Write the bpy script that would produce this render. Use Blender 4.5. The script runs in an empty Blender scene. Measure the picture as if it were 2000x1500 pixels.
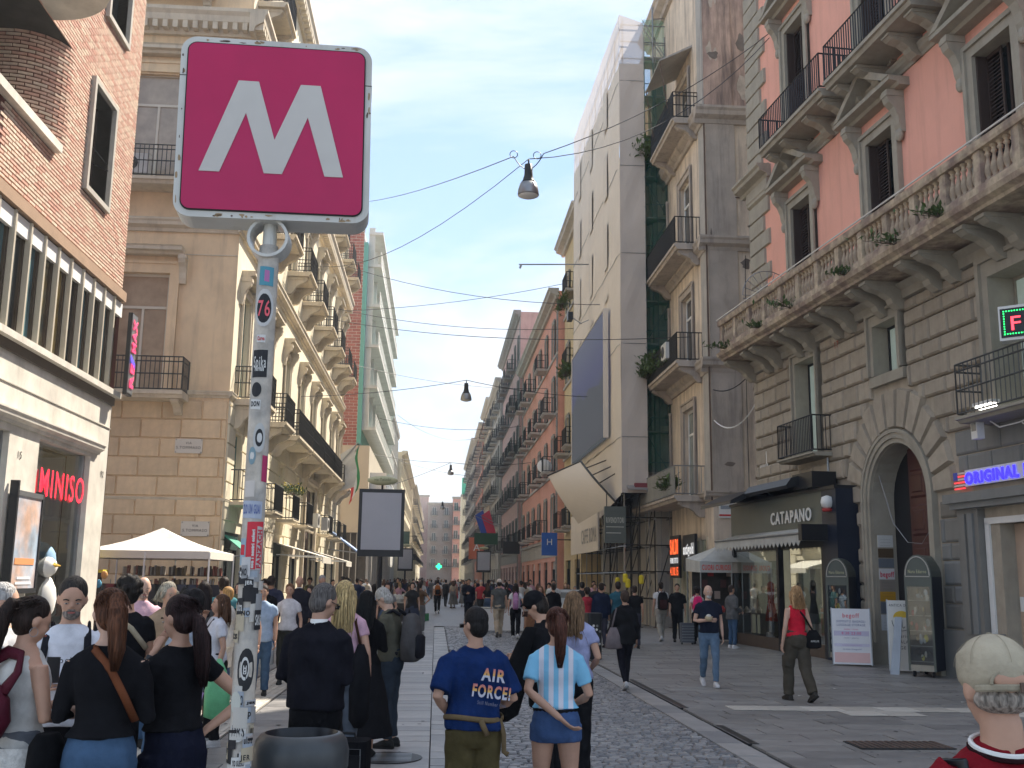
import bpy, math, random
from math import sin, cos, pi, radians, sqrt
from mathutils import Vector, Matrix
random.seed(7)
S = bpy.context.scene
COL = S.collection

# ---------------------------------------------------------------- camera, sky, sun, exposure
CAM_H = 1.82
yaw, pitch, roll = 0.069, 0.184, radians(0.75)
F = Vector((sin(yaw)*cos(pitch), cos(yaw)*cos(pitch), sin(pitch)))
R0 = Vector((cos(yaw), -sin(yaw), 0)); U0 = R0.cross(F)
Rv = R0*cos(roll)+U0*sin(roll); Uv = U0*cos(roll)-R0*sin(roll)
cd = bpy.data.cameras.new('camera'); cam = bpy.data.objects.new('camera', cd); COL.objects.link(cam)
cam.matrix_world = Matrix(((Rv.x, Uv.x, -F.x, 0), (Rv.y, Uv.y, -F.y, 0), (Rv.z, Uv.z, -F.z, CAM_H), (0, 0, 0, 1)))
cd.lens = 36.9; cd.sensor_width = 36; cd.clip_start = 0.1; cd.clip_end = 4000
S.camera = cam
SUN_AZ, SUN_EL = radians(36.5), radians(49)      # azimuth from +Y towards +X
w = bpy.data.worlds.new('World'); S.world = w; w.use_nodes = True
nt = w.node_tree; nt.nodes.clear()
N = nt.nodes.new; LK = nt.links.new
sky = N('ShaderNodeTexSky'); sky.sky_type = 'NISHITA'; sky.sun_disc = False
sky.sun_elevation = SUN_EL; sky.sun_rotation = SUN_AZ; sky.air_density = 1.0; sky.dust_density = 0.15; sky.ozone_density = 1.5
tc = N('ShaderNodeTexCoord'); mp = N('ShaderNodeMapping'); mp.inputs['Scale'].default_value = (1.0, 0.75, 2.6); mp.inputs['Rotation'].default_value = (0.15, 0.2, 0.5)
LK(tc.outputs['Generated'], mp.inputs['Vector'])
n1 = N('ShaderNodeTexNoise'); n1.inputs['Scale'].default_value = 2.3; n1.inputs['Detail'].default_value = 9; n1.inputs['Roughness'].default_value = 0.58; n1.inputs['Distortion'].default_value = 0.35
LK(mp.outputs['Vector'], n1.inputs['Vector'])
cr = N('ShaderNodeValToRGB'); cr.color_ramp.elements[0].position = 0.43; cr.color_ramp.elements[0].color = (0.0, 0.0, 0.0, 1)
cr.color_ramp.elements[1].position = 0.64; cr.color_ramp.elements[1].color = (0.85, 0.85, 0.85, 1)
LK(n1.outputs['Fac'], cr.inputs['Fac'])
veil = N('ShaderNodeMix'); veil.data_type = 'RGBA'; veil.inputs['Factor'].default_value = 0.72      # thin high haze, the same all over the sky
LK(sky.outputs['Color'], veil.inputs['A']); veil.inputs['B'].default_value = (1.03, 1.47, 2.2, 1)
mx = N('ShaderNodeMix'); mx.data_type = 'RGBA'
LK(cr.outputs['Color'], mx.inputs['Factor']); LK(veil.outputs['Result'], mx.inputs['A']); mx.inputs['B'].default_value = (2.95, 3.05, 3.15, 1)
bg = N('ShaderNodeBackground'); bg.inputs['Strength'].default_value = 0.15
LK(mx.outputs['Result'], bg.inputs['Color']); wo = N('ShaderNodeOutputWorld'); LK(bg.outputs['Background'], wo.inputs['Surface'])
sl = bpy.data.lights.new('sun', 'SUN'); sl.energy = 4.3; sl.angle = radians(0.6); sl.color = (1.0, 0.91, 0.78)
so = bpy.data.objects.new('sun', sl); COL.objects.link(so); so.location = (30, 30, 60)
sd = Vector((sin(SUN_AZ)*cos(SUN_EL), cos(SUN_AZ)*cos(SUN_EL), sin(SUN_EL)))
so.rotation_euler = sd.to_track_quat('Z', 'Y').to_euler()
vs = S.view_settings; vs.view_transform = 'Standard'; vs.look = 'None'; vs.exposure = 1.42; vs.gamma = 1; vs.use_curve_mapping = False
S.render.engine = 'CYCLES'; S.cycles.max_bounces = 6; S.cycles.diffuse_bounces = 3; S.cycles.transparent_max_bounces = 12

# ---------------------------------------------------------------- helpers
class MB:
    """collects faces; becomes one mesh"""
    def __init__(s): s.v = []; s.f = []; s.m = []; s.mats = []
    def mi(s, m):
        if m not in s.mats: s.mats.append(m)
        return s.mats.index(m)
    def add(s, vs, fs, m):
        b = len(s.v); i = s.mi(m); s.v += [tuple(p) for p in vs]
        for f in fs: s.f.append([b+k for k in f]); s.m.append(i)
        return s
    def quad(s, a, b, c, d, m): return s.add([a, b, c, d], [(0, 1, 2, 3)], m)
    def box(s, x0, x1, y0, y1, z0, z1, m):
        return s.add([(x0,y0,z0),(x1,y0,z0),(x1,y1,z0),(x0,y1,z0),(x0,y0,z1),(x1,y0,z1),(x1,y1,z1),(x0,y1,z1)],
                     [(3,2,1,0),(4,5,6,7),(0,1,5,4),(1,2,6,5),(2,3,7,6),(3,0,4,7)], m)
    def block(s, x0, x1, z0, z1, y, p, b, m):
        """a bevelled stone on a wall whose face is at y, standing p proud"""
        return s.add([(x0,y,z0),(x1,y,z0),(x1,y,z1),(x0,y,z1),(x0+b,y-p,z0+b),(x1-b,y-p,z0+b),(x1-b,y-p,z1-b),(x0+b,y-p,z1-b)],
                     [(4,5,6,7),(0,1,5,4),(1,2,6,5),(2,3,7,6),(3,0,4,7)], m)
    def slab(s, x0, x1, y0, y1, z0, z1, b, m, dz=(0,0,0,0)):
        return s.add([(x0,y0,z0),(x1,y0,z0),(x1,y1,z0),(x0,y1,z0),(x0+b,y0+b,z1+dz[0]),(x1-b,y0+b,z1+dz[1]),(x1-b,y1-b,z1+dz[2]),(x0+b,y1-b,z1+dz[3])],
                     [(4,5,6,7),(0,1,5,4),(1,2,6,5),(2,3,7,6),(3,0,4,7)], m)
    def px(s, poly, x0, x1, m):
        """extrude a (y,z) outline along x"""
        n = len(poly); v = [(x0, y, z) for y, z in poly]+[(x1, y, z) for y, z in poly]
        return s.add(v, [tuple(range(n)), tuple(range(2*n-1, n-1, -1))]+[(i, i+n, (i+1) % n+n, (i+1) % n) for i in range(n)], m)
    def py(s, poly, y0, y1, m):
        n = len(poly); v = [(x, y0, z) for x, z in poly]+[(x, y1, z) for x, z in poly]
        return s.add(v, [tuple(range(n)), tuple(range(2*n-1, n-1, -1))]+[(i, i+n, (i+1) % n+n, (i+1) % n) for i in range(n)], m)
    def pz(s, poly, z0, z1, m):
        n = len(poly); v = [(x, y, z0) for x, y in poly]+[(x, y, z1) for x, y in poly]
        return s.add(v, [tuple(range(n-1, -1, -1)), tuple(range(n, 2*n))]+[(i, (i+1) % n, (i+1) % n+n, i+n) for i in range(n)], m)
    def loft(s, rings, m, cap=True):
        n = len(rings[0]); v = [p for r in rings for p in r]; fs = []
        for k in range(len(rings)-1):
            for i in range(n): fs.append((k*n+i, k*n+(i+1) % n, (k+1)*n+(i+1) % n, (k+1)*n+i))
        if cap: fs += [tuple(range(n-1, -1, -1)), tuple(range((len(rings)-1)*n, len(rings)*n))]
        return s.add(v, fs, m)
    def tube(s, pts, r, m, n=6, sq=1.0):
        pts = [Vector(p) for p in pts]; rs = r if isinstance(r, (list, tuple)) else [r]*len(pts); rings = []
        for i, p in enumerate(pts):
            d = (pts[min(i+1, len(pts)-1)]-pts[max(i-1, 0)]).normalized()
            ref = Vector((0, 1, 0)) if abs(d.y) < 0.8 else Vector((1, 0, 0))
            a = d.cross(ref).normalized(); b = d.cross(a)
            rings.append([tuple(p+a*(cos(2*pi*k/n)*rs[i])+b*(sin(2*pi*k/n)*rs[i]*sq)) for k in range(n)])
        return s.loft(rings, m)
    def lathe(s, prof, m, c=(0, 0), n=12, cap=True):
        return s.loft([[(c[0]+r*cos(2*pi*k/n), c[1]+r*sin(2*pi*k/n), z) for k in range(n)] for r, z in prof], m, cap)
    def ell(s, c, r, m, n=10, k=6):
        rings = []
        for j in range(k+1):
            t = -pi/2+pi*(j+0.001 if j == 0 else (j-0.001 if j == k else j))/k
            rings.append([(c[0]+r[0]*cos(t)*cos(2*pi*i/n), c[1]+r[1]*cos(t)*sin(2*pi*i/n), c[2]+r[2]*sin(t)) for i in range(n)])
        return s.loft(rings, m)
    def xf(s, M, start=0):
        for i in range(start, len(s.v)): s.v[i] = tuple(M @ Vector(s.v[i]))
        return s
    def mesh(s, name, smooth=False):
        me = bpy.data.meshes.new(name); me.from_pydata(s.v, [], s.f)
        for m in s.mats: me.materials.append(m)
        me.polygons.foreach_set('material_index', s.m)
        if smooth: me.polygons.foreach_set('use_smooth', [True]*len(s.f))
        me.update(); return me
def link(name, me, parent=None, loc=None, rz=0):
    o = bpy.data.objects.new(name, me); COL.objects.link(o)
    if parent: o.parent = parent
    if loc: o.location = loc
    if rz: o.rotation_euler = (0, 0, rz)
    return o
def ob(name, mb, parent=None, loc=None, rz=0, smooth=False, kind=None, label=None):
    o = link(name, mb.mesh(name, smooth), parent, loc, rz)
    if kind: o['kind'] = kind
    if label: o['label'] = label
    return o
def tag(o, label, cat, group=None, kind=None):
    o['label'] = label; o['category'] = cat
    if group: o['group'] = group
    if kind: o['kind'] = kind
    return o
def thing(name, label, cat, loc=(0, 0, 0), rz=0, group=None):
    o = link(name, None, None, loc, rz); o.empty_display_size = 0.2
    return tag(o, label, cat, group)
def T(name, mb, *kids, smooth=False): return (name, mb.mesh(name, smooth), kids)
def inst(t, parent, loc=(0, 0, 0), rz=0):
    o = link(t[0], t[1], parent, loc, rz)
    for k in t[2]: inst(k, o)
    return o
def copy_tree(o, parent=None):
    c = o.copy(); COL.objects.link(c); c.parent = parent
    for ch in list(o.children): copy_tree(ch, c)
    return c

# ---------------------------------------------------------------- materials
def M(name, col, rough=0.8, var=0.12, vs=3.0, bump=0.0, bs=40.0, col2=None, metal=0.0, spec=0.4, emit=0.0, island=0.0, streak=0.0, dirt=(0.05, 0.045, 0.04), dlo=0.5, dhi=0.75, coat=0.0, alpha=1.0, sheen=0.0):
    m = bpy.data.materials.new(name); m['rgb'] = tuple(col); m.use_nodes = True; t = m.node_tree; p = t.nodes['Principled BSDF']
    nn = t.nodes.new; lk = t.links.new
    p.inputs['Roughness'].default_value = rough; p.inputs['Metallic'].default_value = metal
    p.inputs['Specular IOR Level'].default_value = spec; p.inputs['Coat Weight'].default_value = coat; p.inputs['Alpha'].default_value = alpha
    p.inputs['Sheen Weight'].default_value = sheen
    c = tuple(col)+(1,); cc = nn('ShaderNodeTexCoord')
    def noise(sc, det=5, scale3=None, rgh=0.6):
        n = nn('ShaderNodeTexNoise'); n.inputs['Scale'].default_value = sc; n.inputs['Detail'].default_value = det; n.inputs['Roughness'].default_value = rgh
        if scale3:
            q = nn('ShaderNodeMapping'); q.inputs['Scale'].default_value = scale3; lk(cc.outputs['Object'], q.inputs['Vector']); lk(q.outputs['Vector'], n.inputs['Vector'])
        else: lk(cc.outputs['Object'], n.inputs['Vector'])
        return n.outputs['Fac']
    def mixc(fac, a, b, mode='MIX'):
        x = nn('ShaderNodeMix'); x.data_type = 'RGBA'; x.blend_type = mode
        if isinstance(fac, float): x.inputs['Factor'].default_value = fac
        else: lk(fac, x.inputs['Factor'])
        for s_, q in (('A', a), ('B', b)):
            if isinstance(q, tuple): x.inputs[s_].default_value = q
            else: lk(q, x.inputs[s_])
        return x.outputs['Result']
    def ramp(fac, lo, hi, a=(0, 0, 0, 1), b=(1, 1, 1, 1)):
        r = nn('ShaderNodeValToRGB'); r.color_ramp.elements[0].position = lo; r.color_ramp.elements[1].position = hi
        r.color_ramp.elements[0].color = a; r.color_ramp.elements[1].color = b; lk(fac, r.inputs['Fac']); return r.outputs['Color']
    cur = c
    if island > 0:
        g = nn('ShaderNodeNewGeometry'); oi = nn('ShaderNodeObjectInfo'); ad = nn('ShaderNodeMath'); ad.operation = 'ADD'
        lk(g.outputs['Random Per Island'], ad.inputs[0]); lk(oi.outputs['Random'], ad.inputs[1])
        fr = nn('ShaderNodeMath'); fr.operation = 'FRACT'; lk(ad.outputs[0], fr.inputs[0])
        c2 = tuple(col2)+(1,) if col2 else tuple(max(0, x*(1-island)) for x in col)+(1,)
        cur = mixc(fr.outputs[0], c, c2)
    elif col2:
        cur = mixc(ramp(noise(vs*0.4, 4), 0.4, 0.62), c, tuple(col2)+(1,))
    if var > 0:
        cur = mixc(1.0, cur, ramp(noise(vs), 0.3, 0.7, (1-var,)*3+(1,), (1+var*0.5,)*3+(1,)), 'MULTIPLY')
    if streak > 0:
        f = ramp(noise(1.0, 7, (3.2, 3.2, 0.35), 0.65), dlo, dhi, (0, 0, 0, 1), (streak,)*3+(1,))
        cur = mixc(f, cur, tuple(dirt)+(1,))
    if isinstance(cur, tuple): p.inputs['Base Color'].default_value = cur
    else: lk(cur, p.inputs['Base Color'])
    if emit > 0:
        p.inputs['Emission Strength'].default_value = emit
        p.inputs['Emission Color'].default_value = c
    if bump > 0:
        b = nn('ShaderNodeBump'); b.inputs['Strength'].default_value = bump; b.inputs['Distance'].default_value = 0.02
        lk(noise(bs, 4), b.inputs['Height']); lk(b.outputs['Normal'], p.inputs['Normal'])
    return m
def glass(name, tint=(0.9, 0.95, 0.95), op=0.35):
    m = bpy.data.materials.new(name); m.use_nodes = True; t = m.node_tree; t.nodes.clear()
    o = t.nodes.new('ShaderNodeOutputMaterial'); mx = t.nodes.new('ShaderNodeMixShader'); tr = t.nodes.new('ShaderNodeBsdfTransparent'); gl = t.nodes.new('ShaderNodeBsdfGlossy')
    fr = t.nodes.new('ShaderNodeFresnel'); fr.inputs['IOR'].default_value = 1.6; ad = t.nodes.new('ShaderNodeMath'); ad.inputs[1].default_value = op; ad.use_clamp = True
    t.links.new(fr.outputs[0], ad.inputs[0]); t.links.new(ad.outputs[0], mx.inputs[0]); tr.inputs[0].default_value = tint+(1,); gl.inputs['Roughness'].default_value = 0.02
    gl.inputs['Color'].default_value = (0.8, 0.85, 0.85, 1)
    t.links.new(tr.outputs[0], mx.inputs[1]); t.links.new(gl.outputs[0], mx.inputs[2]); t.links.new(mx.outputs[0], o.inputs[0]); return m
def netting(name, col, alpha):
    m = bpy.data.materials.new(name); m.use_nodes = True; t = m.node_tree; t.nodes.clear()
    o = t.nodes.new('ShaderNodeOutputMaterial'); mx = t.nodes.new('ShaderNodeMixShader'); tr = t.nodes.new('ShaderNodeBsdfTransparent')
    df = t.nodes.new('ShaderNodeBsdfDiffuse'); tl = t.nodes.new('ShaderNodeBsdfTranslucent'); m2 = t.nodes.new('ShaderNodeMixShader'); m2.inputs[0].default_value = 0.35
    df.inputs[0].default_value = col+(1,); tl.inputs[0].default_value = col+(1,)
    nz = t.nodes.new('ShaderNodeTexNoise'); nz.inputs['Scale'].default_value = 1.3; nz.inputs['Detail'].default_value = 5
    mr = t.nodes.new('ShaderNodeMapRange'); mr.inputs['To Min'].default_value = alpha-0.12; mr.inputs['To Max'].default_value = min(1, alpha+0.12)
    tcn = t.nodes.new('ShaderNodeTexCoord'); t.links.new(tcn.outputs['Object'], nz.inputs['Vector']); t.links.new(nz.outputs['Fac'], mr.inputs['Value']); t.links.new(mr.outputs[0], mx.inputs[0])
    t.links.new(df.outputs[0], m2.inputs[1]); t.links.new(tl.outputs[0], m2.inputs[2]); t.links.new(tr.outputs[0], mx.inputs[1]); t.links.new(m2.outputs[0], mx.inputs[2]); t.links.new(mx.outputs[0], o.inputs[0]); return m

m_joint = M('dark_joint', (0.03, 0.03, 0.03), 0.95, 0)
m_cob = M('basalt_cobble', (0.31, 0.298, 0.29), 0.42, 0.15, 6, bump=0.25, bs=30, island=0.5, col2=(0.14, 0.139, 0.145), spec=0.5)
m_slab = M('grey_paving', (0.275, 0.262, 0.248), 0.45, 0.25, 2.5, bump=0.12, bs=25, island=0.4, col2=(0.19, 0.182, 0.175), spec=0.45)
m_slab2 = M('light_paving', (0.36, 0.345, 0.33), 0.48, 0.2, 2.5, bump=0.12, bs=25, island=0.3, col2=(0.225, 0.223, 0.225), spec=0.45)
m_tact = M('white_stone', (0.55, 0.52, 0.46), 0.7, 0.12, 3, island=0.2, col2=(0.42, 0.39, 0.34))
m_dark = M('interior_dark', (0.012, 0.012, 0.014), 0.9, 0)
m_dim = M('interior_dim', (0.06, 0.055, 0.05), 0.9, 0.3)
m_pane = M('window_glass', (0.025, 0.035, 0.04), 0.06, 0, spec=0.9)
m_paneb = M('curtained_glass', (0.22, 0.26, 0.25), 0.12, 0.25, 1.5, spec=0.9)
m_shopglass = glass('shop_glass'); m_caseglass = glass('case_glass', op=.05)
m_iron = M('black_iron', (0.028, 0.03, 0.033), 0.5, 0.1, metal=0.3)
m_steel = M('grey_steel', (0.3, 0.31, 0.32), 0.4, 0.15, metal=0.7)
m_rust = M('rusty_iron', (0.12, 0.08, 0.06), 0.8, 0.3)
m_white = M('white_paint', (0.78, 0.77, 0.74), 0.5, 0.05)
m_green = M('dark_green_shutter', (0.02, 0.055, 0.045), 0.6, 0.1)
m_brownsh = M('brown_shutter', (0.055, 0.035, 0.028), 0.6, 0.1)
m_black = M('black_paint', (0.014, 0.015, 0.018), 0.35, 0)
m_leaf = M('leaf_green', (0.06, 0.11, 0.03), 0.7, 0.3, 8, island=0.6, col2=(0.10, 0.15, 0.045))
_solid = {}
def solid(col, rough=0.6, **k):
    key = (tuple(round(c, 3) for c in col), rough, tuple(sorted(k.items())))
    if key not in _solid: _solid[key] = M('paint_%d' % (len(_solid)+1), col, rough, k.pop('var', 0.05), **k)
    return _solid[key]
def cname(q):
    r, g, b = q.mats[0].get('rgb', (.3, .3, .3)); mxc, mn = max(r, g, b), min(r, g, b)
    if mxc < .06: return 'black'
    if mxc-mn < .12 and mxc < .35: return 'dark grey'
    if mxc-mn < .12: return 'pale grey' if mxc < .55 else 'white'
    if r == mxc: return ('yellow' if g > .8*r else ('orange' if g > .4*r and r > .5 else ('tan' if g > .6*r else ('red' if r > .4 else 'dark red'))))
    return 'green' if g == mxc else 'blue'
TMP = bpy.data.scenes.new('workbench'); TVL = TMP.view_layers[0]
def evaluated(o):
    TMP.collection.objects.link(o); TVL.update(); dg = TVL.depsgraph; me = bpy.data.meshes.new_from_object(o.evaluated_get(dg)); TMP.collection.objects.unlink(o); return me
def text(s, size, mat, parent, loc, rot=(pi/2, 0, 0), sx=1.0, depth=0.01, align='LEFT', name='lettering', fitw=None, bold=0.0):
    cu = bpy.data.curves.new('t', 'FONT'); cu.body = s; cu.size = size; cu.extrude = depth; cu.offset = bold; cu.align_x = align; cu.resolution_u = 3
    cu.extrude = depth*.35; cu.space_character = 1.2
    o = bpy.data.objects.new('t', cu); me = evaluated(o); bpy.data.objects.remove(o); bpy.data.curves.remove(cu)
    me.name = name; me.materials.clear(); me.materials.append(mat)
    if fitw:
        xs = [v.co.x for v in me.vertices]; sx = fitw/max(1e-6, max(xs)-min(xs))
    q = bpy.data.objects.new(name, me); COL.objects.link(q); q.parent = parent; q.location = loc; q.rotation_euler = rot; q.scale = (sx, 1, 1)
    return q

# ---------------------------------------------------------------- facade kit (local frame: x along the wall, y into the building, z up)
def wall(mb, w0, w1, z0, z1, ops, m, y=0.0, t=0.3, mr=None):
    xs = sorted(set([w0, w1]+[o[0] for o in ops]+[o[1] for o in ops])); zs = sorted(set([z0, z1]+[o[2] for o in ops]+[o[3] for o in ops]))
    xs = [x for x in xs if w0 <= x <= w1]; zs = [z for z in zs if z0 <= z <= z1]
    for j in range(len(zs)-1):
        run = None
        for i in range(len(xs)-1):
            cx, cz = (xs[i]+xs[i+1])/2, (zs[j]+zs[j+1])/2
            solid_ = not any(o[0] < cx < o[1] and o[2] < cz < o[3] for o in ops)
            if solid_ and run is None: run = xs[i]
            if run is not None and (not solid_):
                mb.quad((run, y, zs[j]), (xs[i], y, zs[j]), (xs[i], y, zs[j+1]), (run, y, zs[j+1]), m); run = None
        if run is not None: mb.quad((run, y, zs[j]), (xs[-1], y, zs[j]), (xs[-1], y, zs[j+1]), (run, y, zs[j+1]), m)
    mr = mr or m
    for a, b, c, d in ops:
        mb.quad((a, y, c), (a, y+t, c), (a, y+t, d), (a, y, d), mr); mb.quad((b, y+t, c), (b, y, c), (b, y, d), (b, y+t, d), mr)
        mb.quad((a, y, d), (a, y+t, d), (b, y+t, d), (b, y, d), mr); mb.quad((a, y+t, c), (a, y, c), (b, y, c), (b, y+t, c), mr)
def shell(mb, w0, w1, h, depth, m, t=0.3, roof=True):
    """the body of a building behind its front: dark rooms, side walls, back, roof"""
    mb.quad((w0, 0, 0), (w0, 0, h), (w0, depth, h), (w0, depth, 0), m); mb.quad((w1, 0, 0), (w1, depth, 0), (w1, depth, h), (w1, 0, h), m)
    mb.quad((w0, depth, 0), (w0, depth, h), (w1, depth, h), (w1, depth, 0), m)
    mb.quad((w0, 0, h), (w1, 0, h), (w1, depth, h), (w0, depth, h), m)
    mb.quad((w0+.01, t+.02, 0.01), (w1-.01, t+.02, 0.01), (w1-.01, t+.02, h-.01), (w0+.01, t+.02, h-.01), m_dark)
def railing(w, d, h, m, sp=0.11, r=0.010, mid=False):
    mb = MB()
    def bar(a, b, rr=r): mb.tube([a, b], rr*1.25, m, 4)
    for y0, y1, x0, x1 in ((-d, -d, -w/2, w/2), (-d, 0, -w/2, -w/2), (-d, 0, w/2, w/2)):
        for z in (0.06, h)+((h*0.5, h*0.86) if mid else ()): bar((x0, y0, z), (x1, y1, z), r*1.5)
        L = max(abs(x1-x0), abs(y1-y0)); n = max(1, int(L/sp))
        for i in range(n+1):
            t = i/n; x = x0+(x1-x0)*t; y = y0+(y1-y0)*t; bar((x, y, 0.06), (x, y, h), r*(1.5 if i in (0, n) else 1))
    return mb
def console(w, d, h, m):
    """an S shaped stone bracket, top at z=0, back at y=0"""
    p = [(0, 0), (-d, 0), (-d, -h*.18), (-d*.9, -h*.3), (-d*.62, -h*.42), (-d*.42, -h*.62), (-d*.36, -h*.8), (-d*.2, -h), (0, -h)]
    mb = MB(); mb.px(p, -w/2, w/2, m); mb.px([(-d*.05, -h*.05), (-d*1.04, -h*.05), (-d*1.04, -h*.16), (-d*.05, -h*.16)], -w/2-.02, w/2+.02, m); return mb
def balcony(w, d, rh, ms, mr, th=0.14, cons=True, ch=0.45, mid=False, sp=0.11, r=0.010):
    b = MB(); b.px([(0, 0), (-d, 0), (-d, -th*.45), (-d+.06, -th*.5), (-d+.1, -th), (0, -th)], -w/2, w/2, ms)
    kids = [T('railing', railing(w-.08, d-.05, rh, mr, sp, r, mid))]
    t = ('balcony', b.mesh('balcony'), kids)
    if cons:
        k = console(.22, d*.8, ch, ms); st = len(k.v)
        for x in (-w/2+.25, w/2-.25):
            c = console(.22, d*.8, ch, ms); c.xf(Matrix.Translation((x, 0, -th))); kids.append(('bracket', c.mesh('bracket'), ()))
    return t
def window(w, h, mf, mg, t=0.14, fw=0.06, trans=None, mull=1, y=0.16, surr=None, sw=0.16, sp=0.07, hood=None, hm=None, shut=None, shm=None, sill=False, hw=0.28):
    """a framed window standing in an opening of w x h, sill at z=0"""
    f = MB()
    for a in (-w/2, w/2-fw): f.box(a, a+fw, y-.03, y+.03, 0, h, mf)
    f.box(-w/2+fw, w/2-fw, y-.03, y+.03, 0, fw, mf); f.box(-w/2+fw, w/2-fw, y-.03, y+.03, h-fw, h, mf)
    tz = trans*h if trans else h-fw
    if trans: f.box(-w/2+fw, w/2-fw, y-.035, y+.025, tz-.04, tz+.04, mf)
    for k in range(mull):
        x = -w/2+w*(k+1)/(mull+1); f.box(x-.035, x+.035, y-.037, y+.023, fw, tz-.04, mf)
    kids = []
    g = MB(); g.quad((-w/2+.02, y, .02), (w/2-.02, y, .02), (w/2-.02, y, h-.02), (-w/2+.02, y, h-.02), mg); kids.append(('pane', g.mesh('pane'), ()))
    if surr:
        s = MB()
        for q, (pr, ww) in enumerate(((sp, sw), (sp*1.5, sw*.35))):
            a = w/2+(0 if q == 0 else sw*.65)
            s.box(-a-ww, -a, -pr, 0, 0, h+sw-(0 if q else .001), surr); s.box(a, a+ww, -pr, 0, 0, h+sw-(0 if q else .001), surr)
        s.box(-w/2-.0, w/2+.0, -sp, 0, h, h+sw, surr); s.box(-w/2-sw, w/2+sw, -sp*1.55, 0, h+sw, h+sw*1.3, surr)
        kids.append(('surround', s.mesh('surround'), ()))
    if hood:
        H = MB(); zz = h+sw+.25; W = w/2+sw+hw; d = .42; hm = hm or surr
        H.px([(0, zz), (-d*.6, zz), (-d*.7, zz+.07), (-d, zz+.1), (-d, zz+.2), (-d*1.08, zz+.24), (0, zz+.24)], -W, W, hm)
        if hood == 'tri':
            H.py([(-W, zz+.242), (W, zz+.242), (0, zz+.95)], -.06, 0, hm)
            for sgn in (-1, 1):
                H.py([(sgn*W, zz+.242), (sgn*(W-.2), zz+.242), (0, zz+.78), (0, zz+.95)], -d, -.06, hm) if sgn < 0 else H.py([(W, zz+.242), (0, zz+.95), (0, zz+.78), (W-.2, zz+.242)], -d, -.06, hm)
        kids.append(('hood', H.mesh('hood'), ()))
        for sgn in (-1, 1):
            c = console(.2, d*.8, .85, hm); c.xf(Matrix.Translation((sgn*(w/2+sw+.1), 0, zz))); kids.append(('hood_bracket', c.mesh('hood_bracket'), ()))
    if shut:
        sh_w = w/2-.03
        for sgn in (-1, 1):
            q = MB(); n = max(4, int(h/.09)) if shut != 'plain' else 0
            if shut == 'in':       # folded into the reveal, seen edge on
                X0, X1 = (-w/2+.01, -w/2+.06) if sgn < 0 else (w/2-.06, w/2-.01)
                q.box(X0, X1, -.0, y-.04, .02, h-.02, shm)
                for i in range(n): q.box(X0-.012 if sgn > 0 else X1, X0 if sgn > 0 else X1+.012, .02, y-.06, .05+i*h/n*.97, .05+i*h/n*.97+.05, shm)
            else:
                a, b = (-w/2-sh_w, -w/2-.01) if sgn < 0 else (w/2+.01, w/2+sh_w)
                if shut == 'closed': a, b = (-w/2+.01, -.01) if sgn < 0 else (.01, w/2-.01)
                yy = -.05 if shut == 'open' else .02
                q.box(a, a+.06, yy-.03, yy+.01, 0, h, shm); q.box(b-.06, b, yy-.03, yy+.01, 0, h, shm)
                for z in (0, h*.45, h-.08): q.box(a+.06, b-.06, yy-.03, yy+.01, z, z+.08, shm)
                for i in range(n):
                    z = .1+i*(h-.2)/n; q.px([(yy-.03, z), (yy+.0, z+.05), (yy+.005, z+.045), (yy-.025, z-.005)], a+.06, b-.06, shm)
            kids.append(('shutter', q.mesh('shutter'), ()))
    if sill: q = MB(); q.box(-w/2-.12, w/2+.12, -.12, .02, -.1, 0, surr or hm); kids.append(('sill', q.mesh('sill'), ()))
    return ('window', f.mesh('window'), kids)
def cornice(mb, x0, x1, z, h, d, m, dent=0):
    mb.px([(0, z), (-d*.25, z), (-d*.35, z+h*.25), (-d*.8, z+h*.45), (-d*.85, z+h*.7), (-d, z+h*.85), (-d, z+h), (0, z+h)], x0, x1, m)
    if dent:
        n = int((x1-x0)/dent)
        for i in range(n): xx = x0+(i+.25)*(x1-x0)/n; mb.box(xx, xx+dent*.5, -d*.78, -d*.2, z+h*.12, z+h*.45, m)
def root(name, label, cat, ox, oy, deg): return thing(name, label, cat, (ox, oy, 0), radians(deg))
# ================================================================ the ground
def sheet(name, x0, x1, y0, y1, z, m, kind='structure'):
    mb = MB(); mb.quad((x0, y0, z), (x1, y0, z), (x1, y1, z), (x0, y1, z), m); o = ob(name, mb); o['kind'] = kind; return o
m_farroad = M('distant_cobbles', (0.23, 0.228, 0.235), 0.5, 0.35, 7, bump=0.5, bs=12)
m_farpave = M('distant_paving', (0.24, 0.238, 0.24), 0.55, 0.3, 2.0, bump=0.2, bs=6)
sheet('ground', -600, 600, -200, 1500, -0.06, m_farpave)
bed = sheet('road', -0.02, 3.62, 8.6, 42, -0.022, m_joint)
sheet('far_road', -0.02, 3.62, 42, 420, -0.004, m_farroad)
lp = sheet('left_pavement', -12.0, -0.02, 8.6, 30.2, -0.022, m_joint)
rp = sheet('right_pavement', 3.62, 12.2, 8.6, 31.6, -0.022, m_joint)
sheet('far_left_pavement', -16, -0.02, 30.2, 420, -0.004, m_farpave)
sheet('far_right_pavement', 3.62, 16, 31.6, 420, -0.004, m_farpave)
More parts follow.
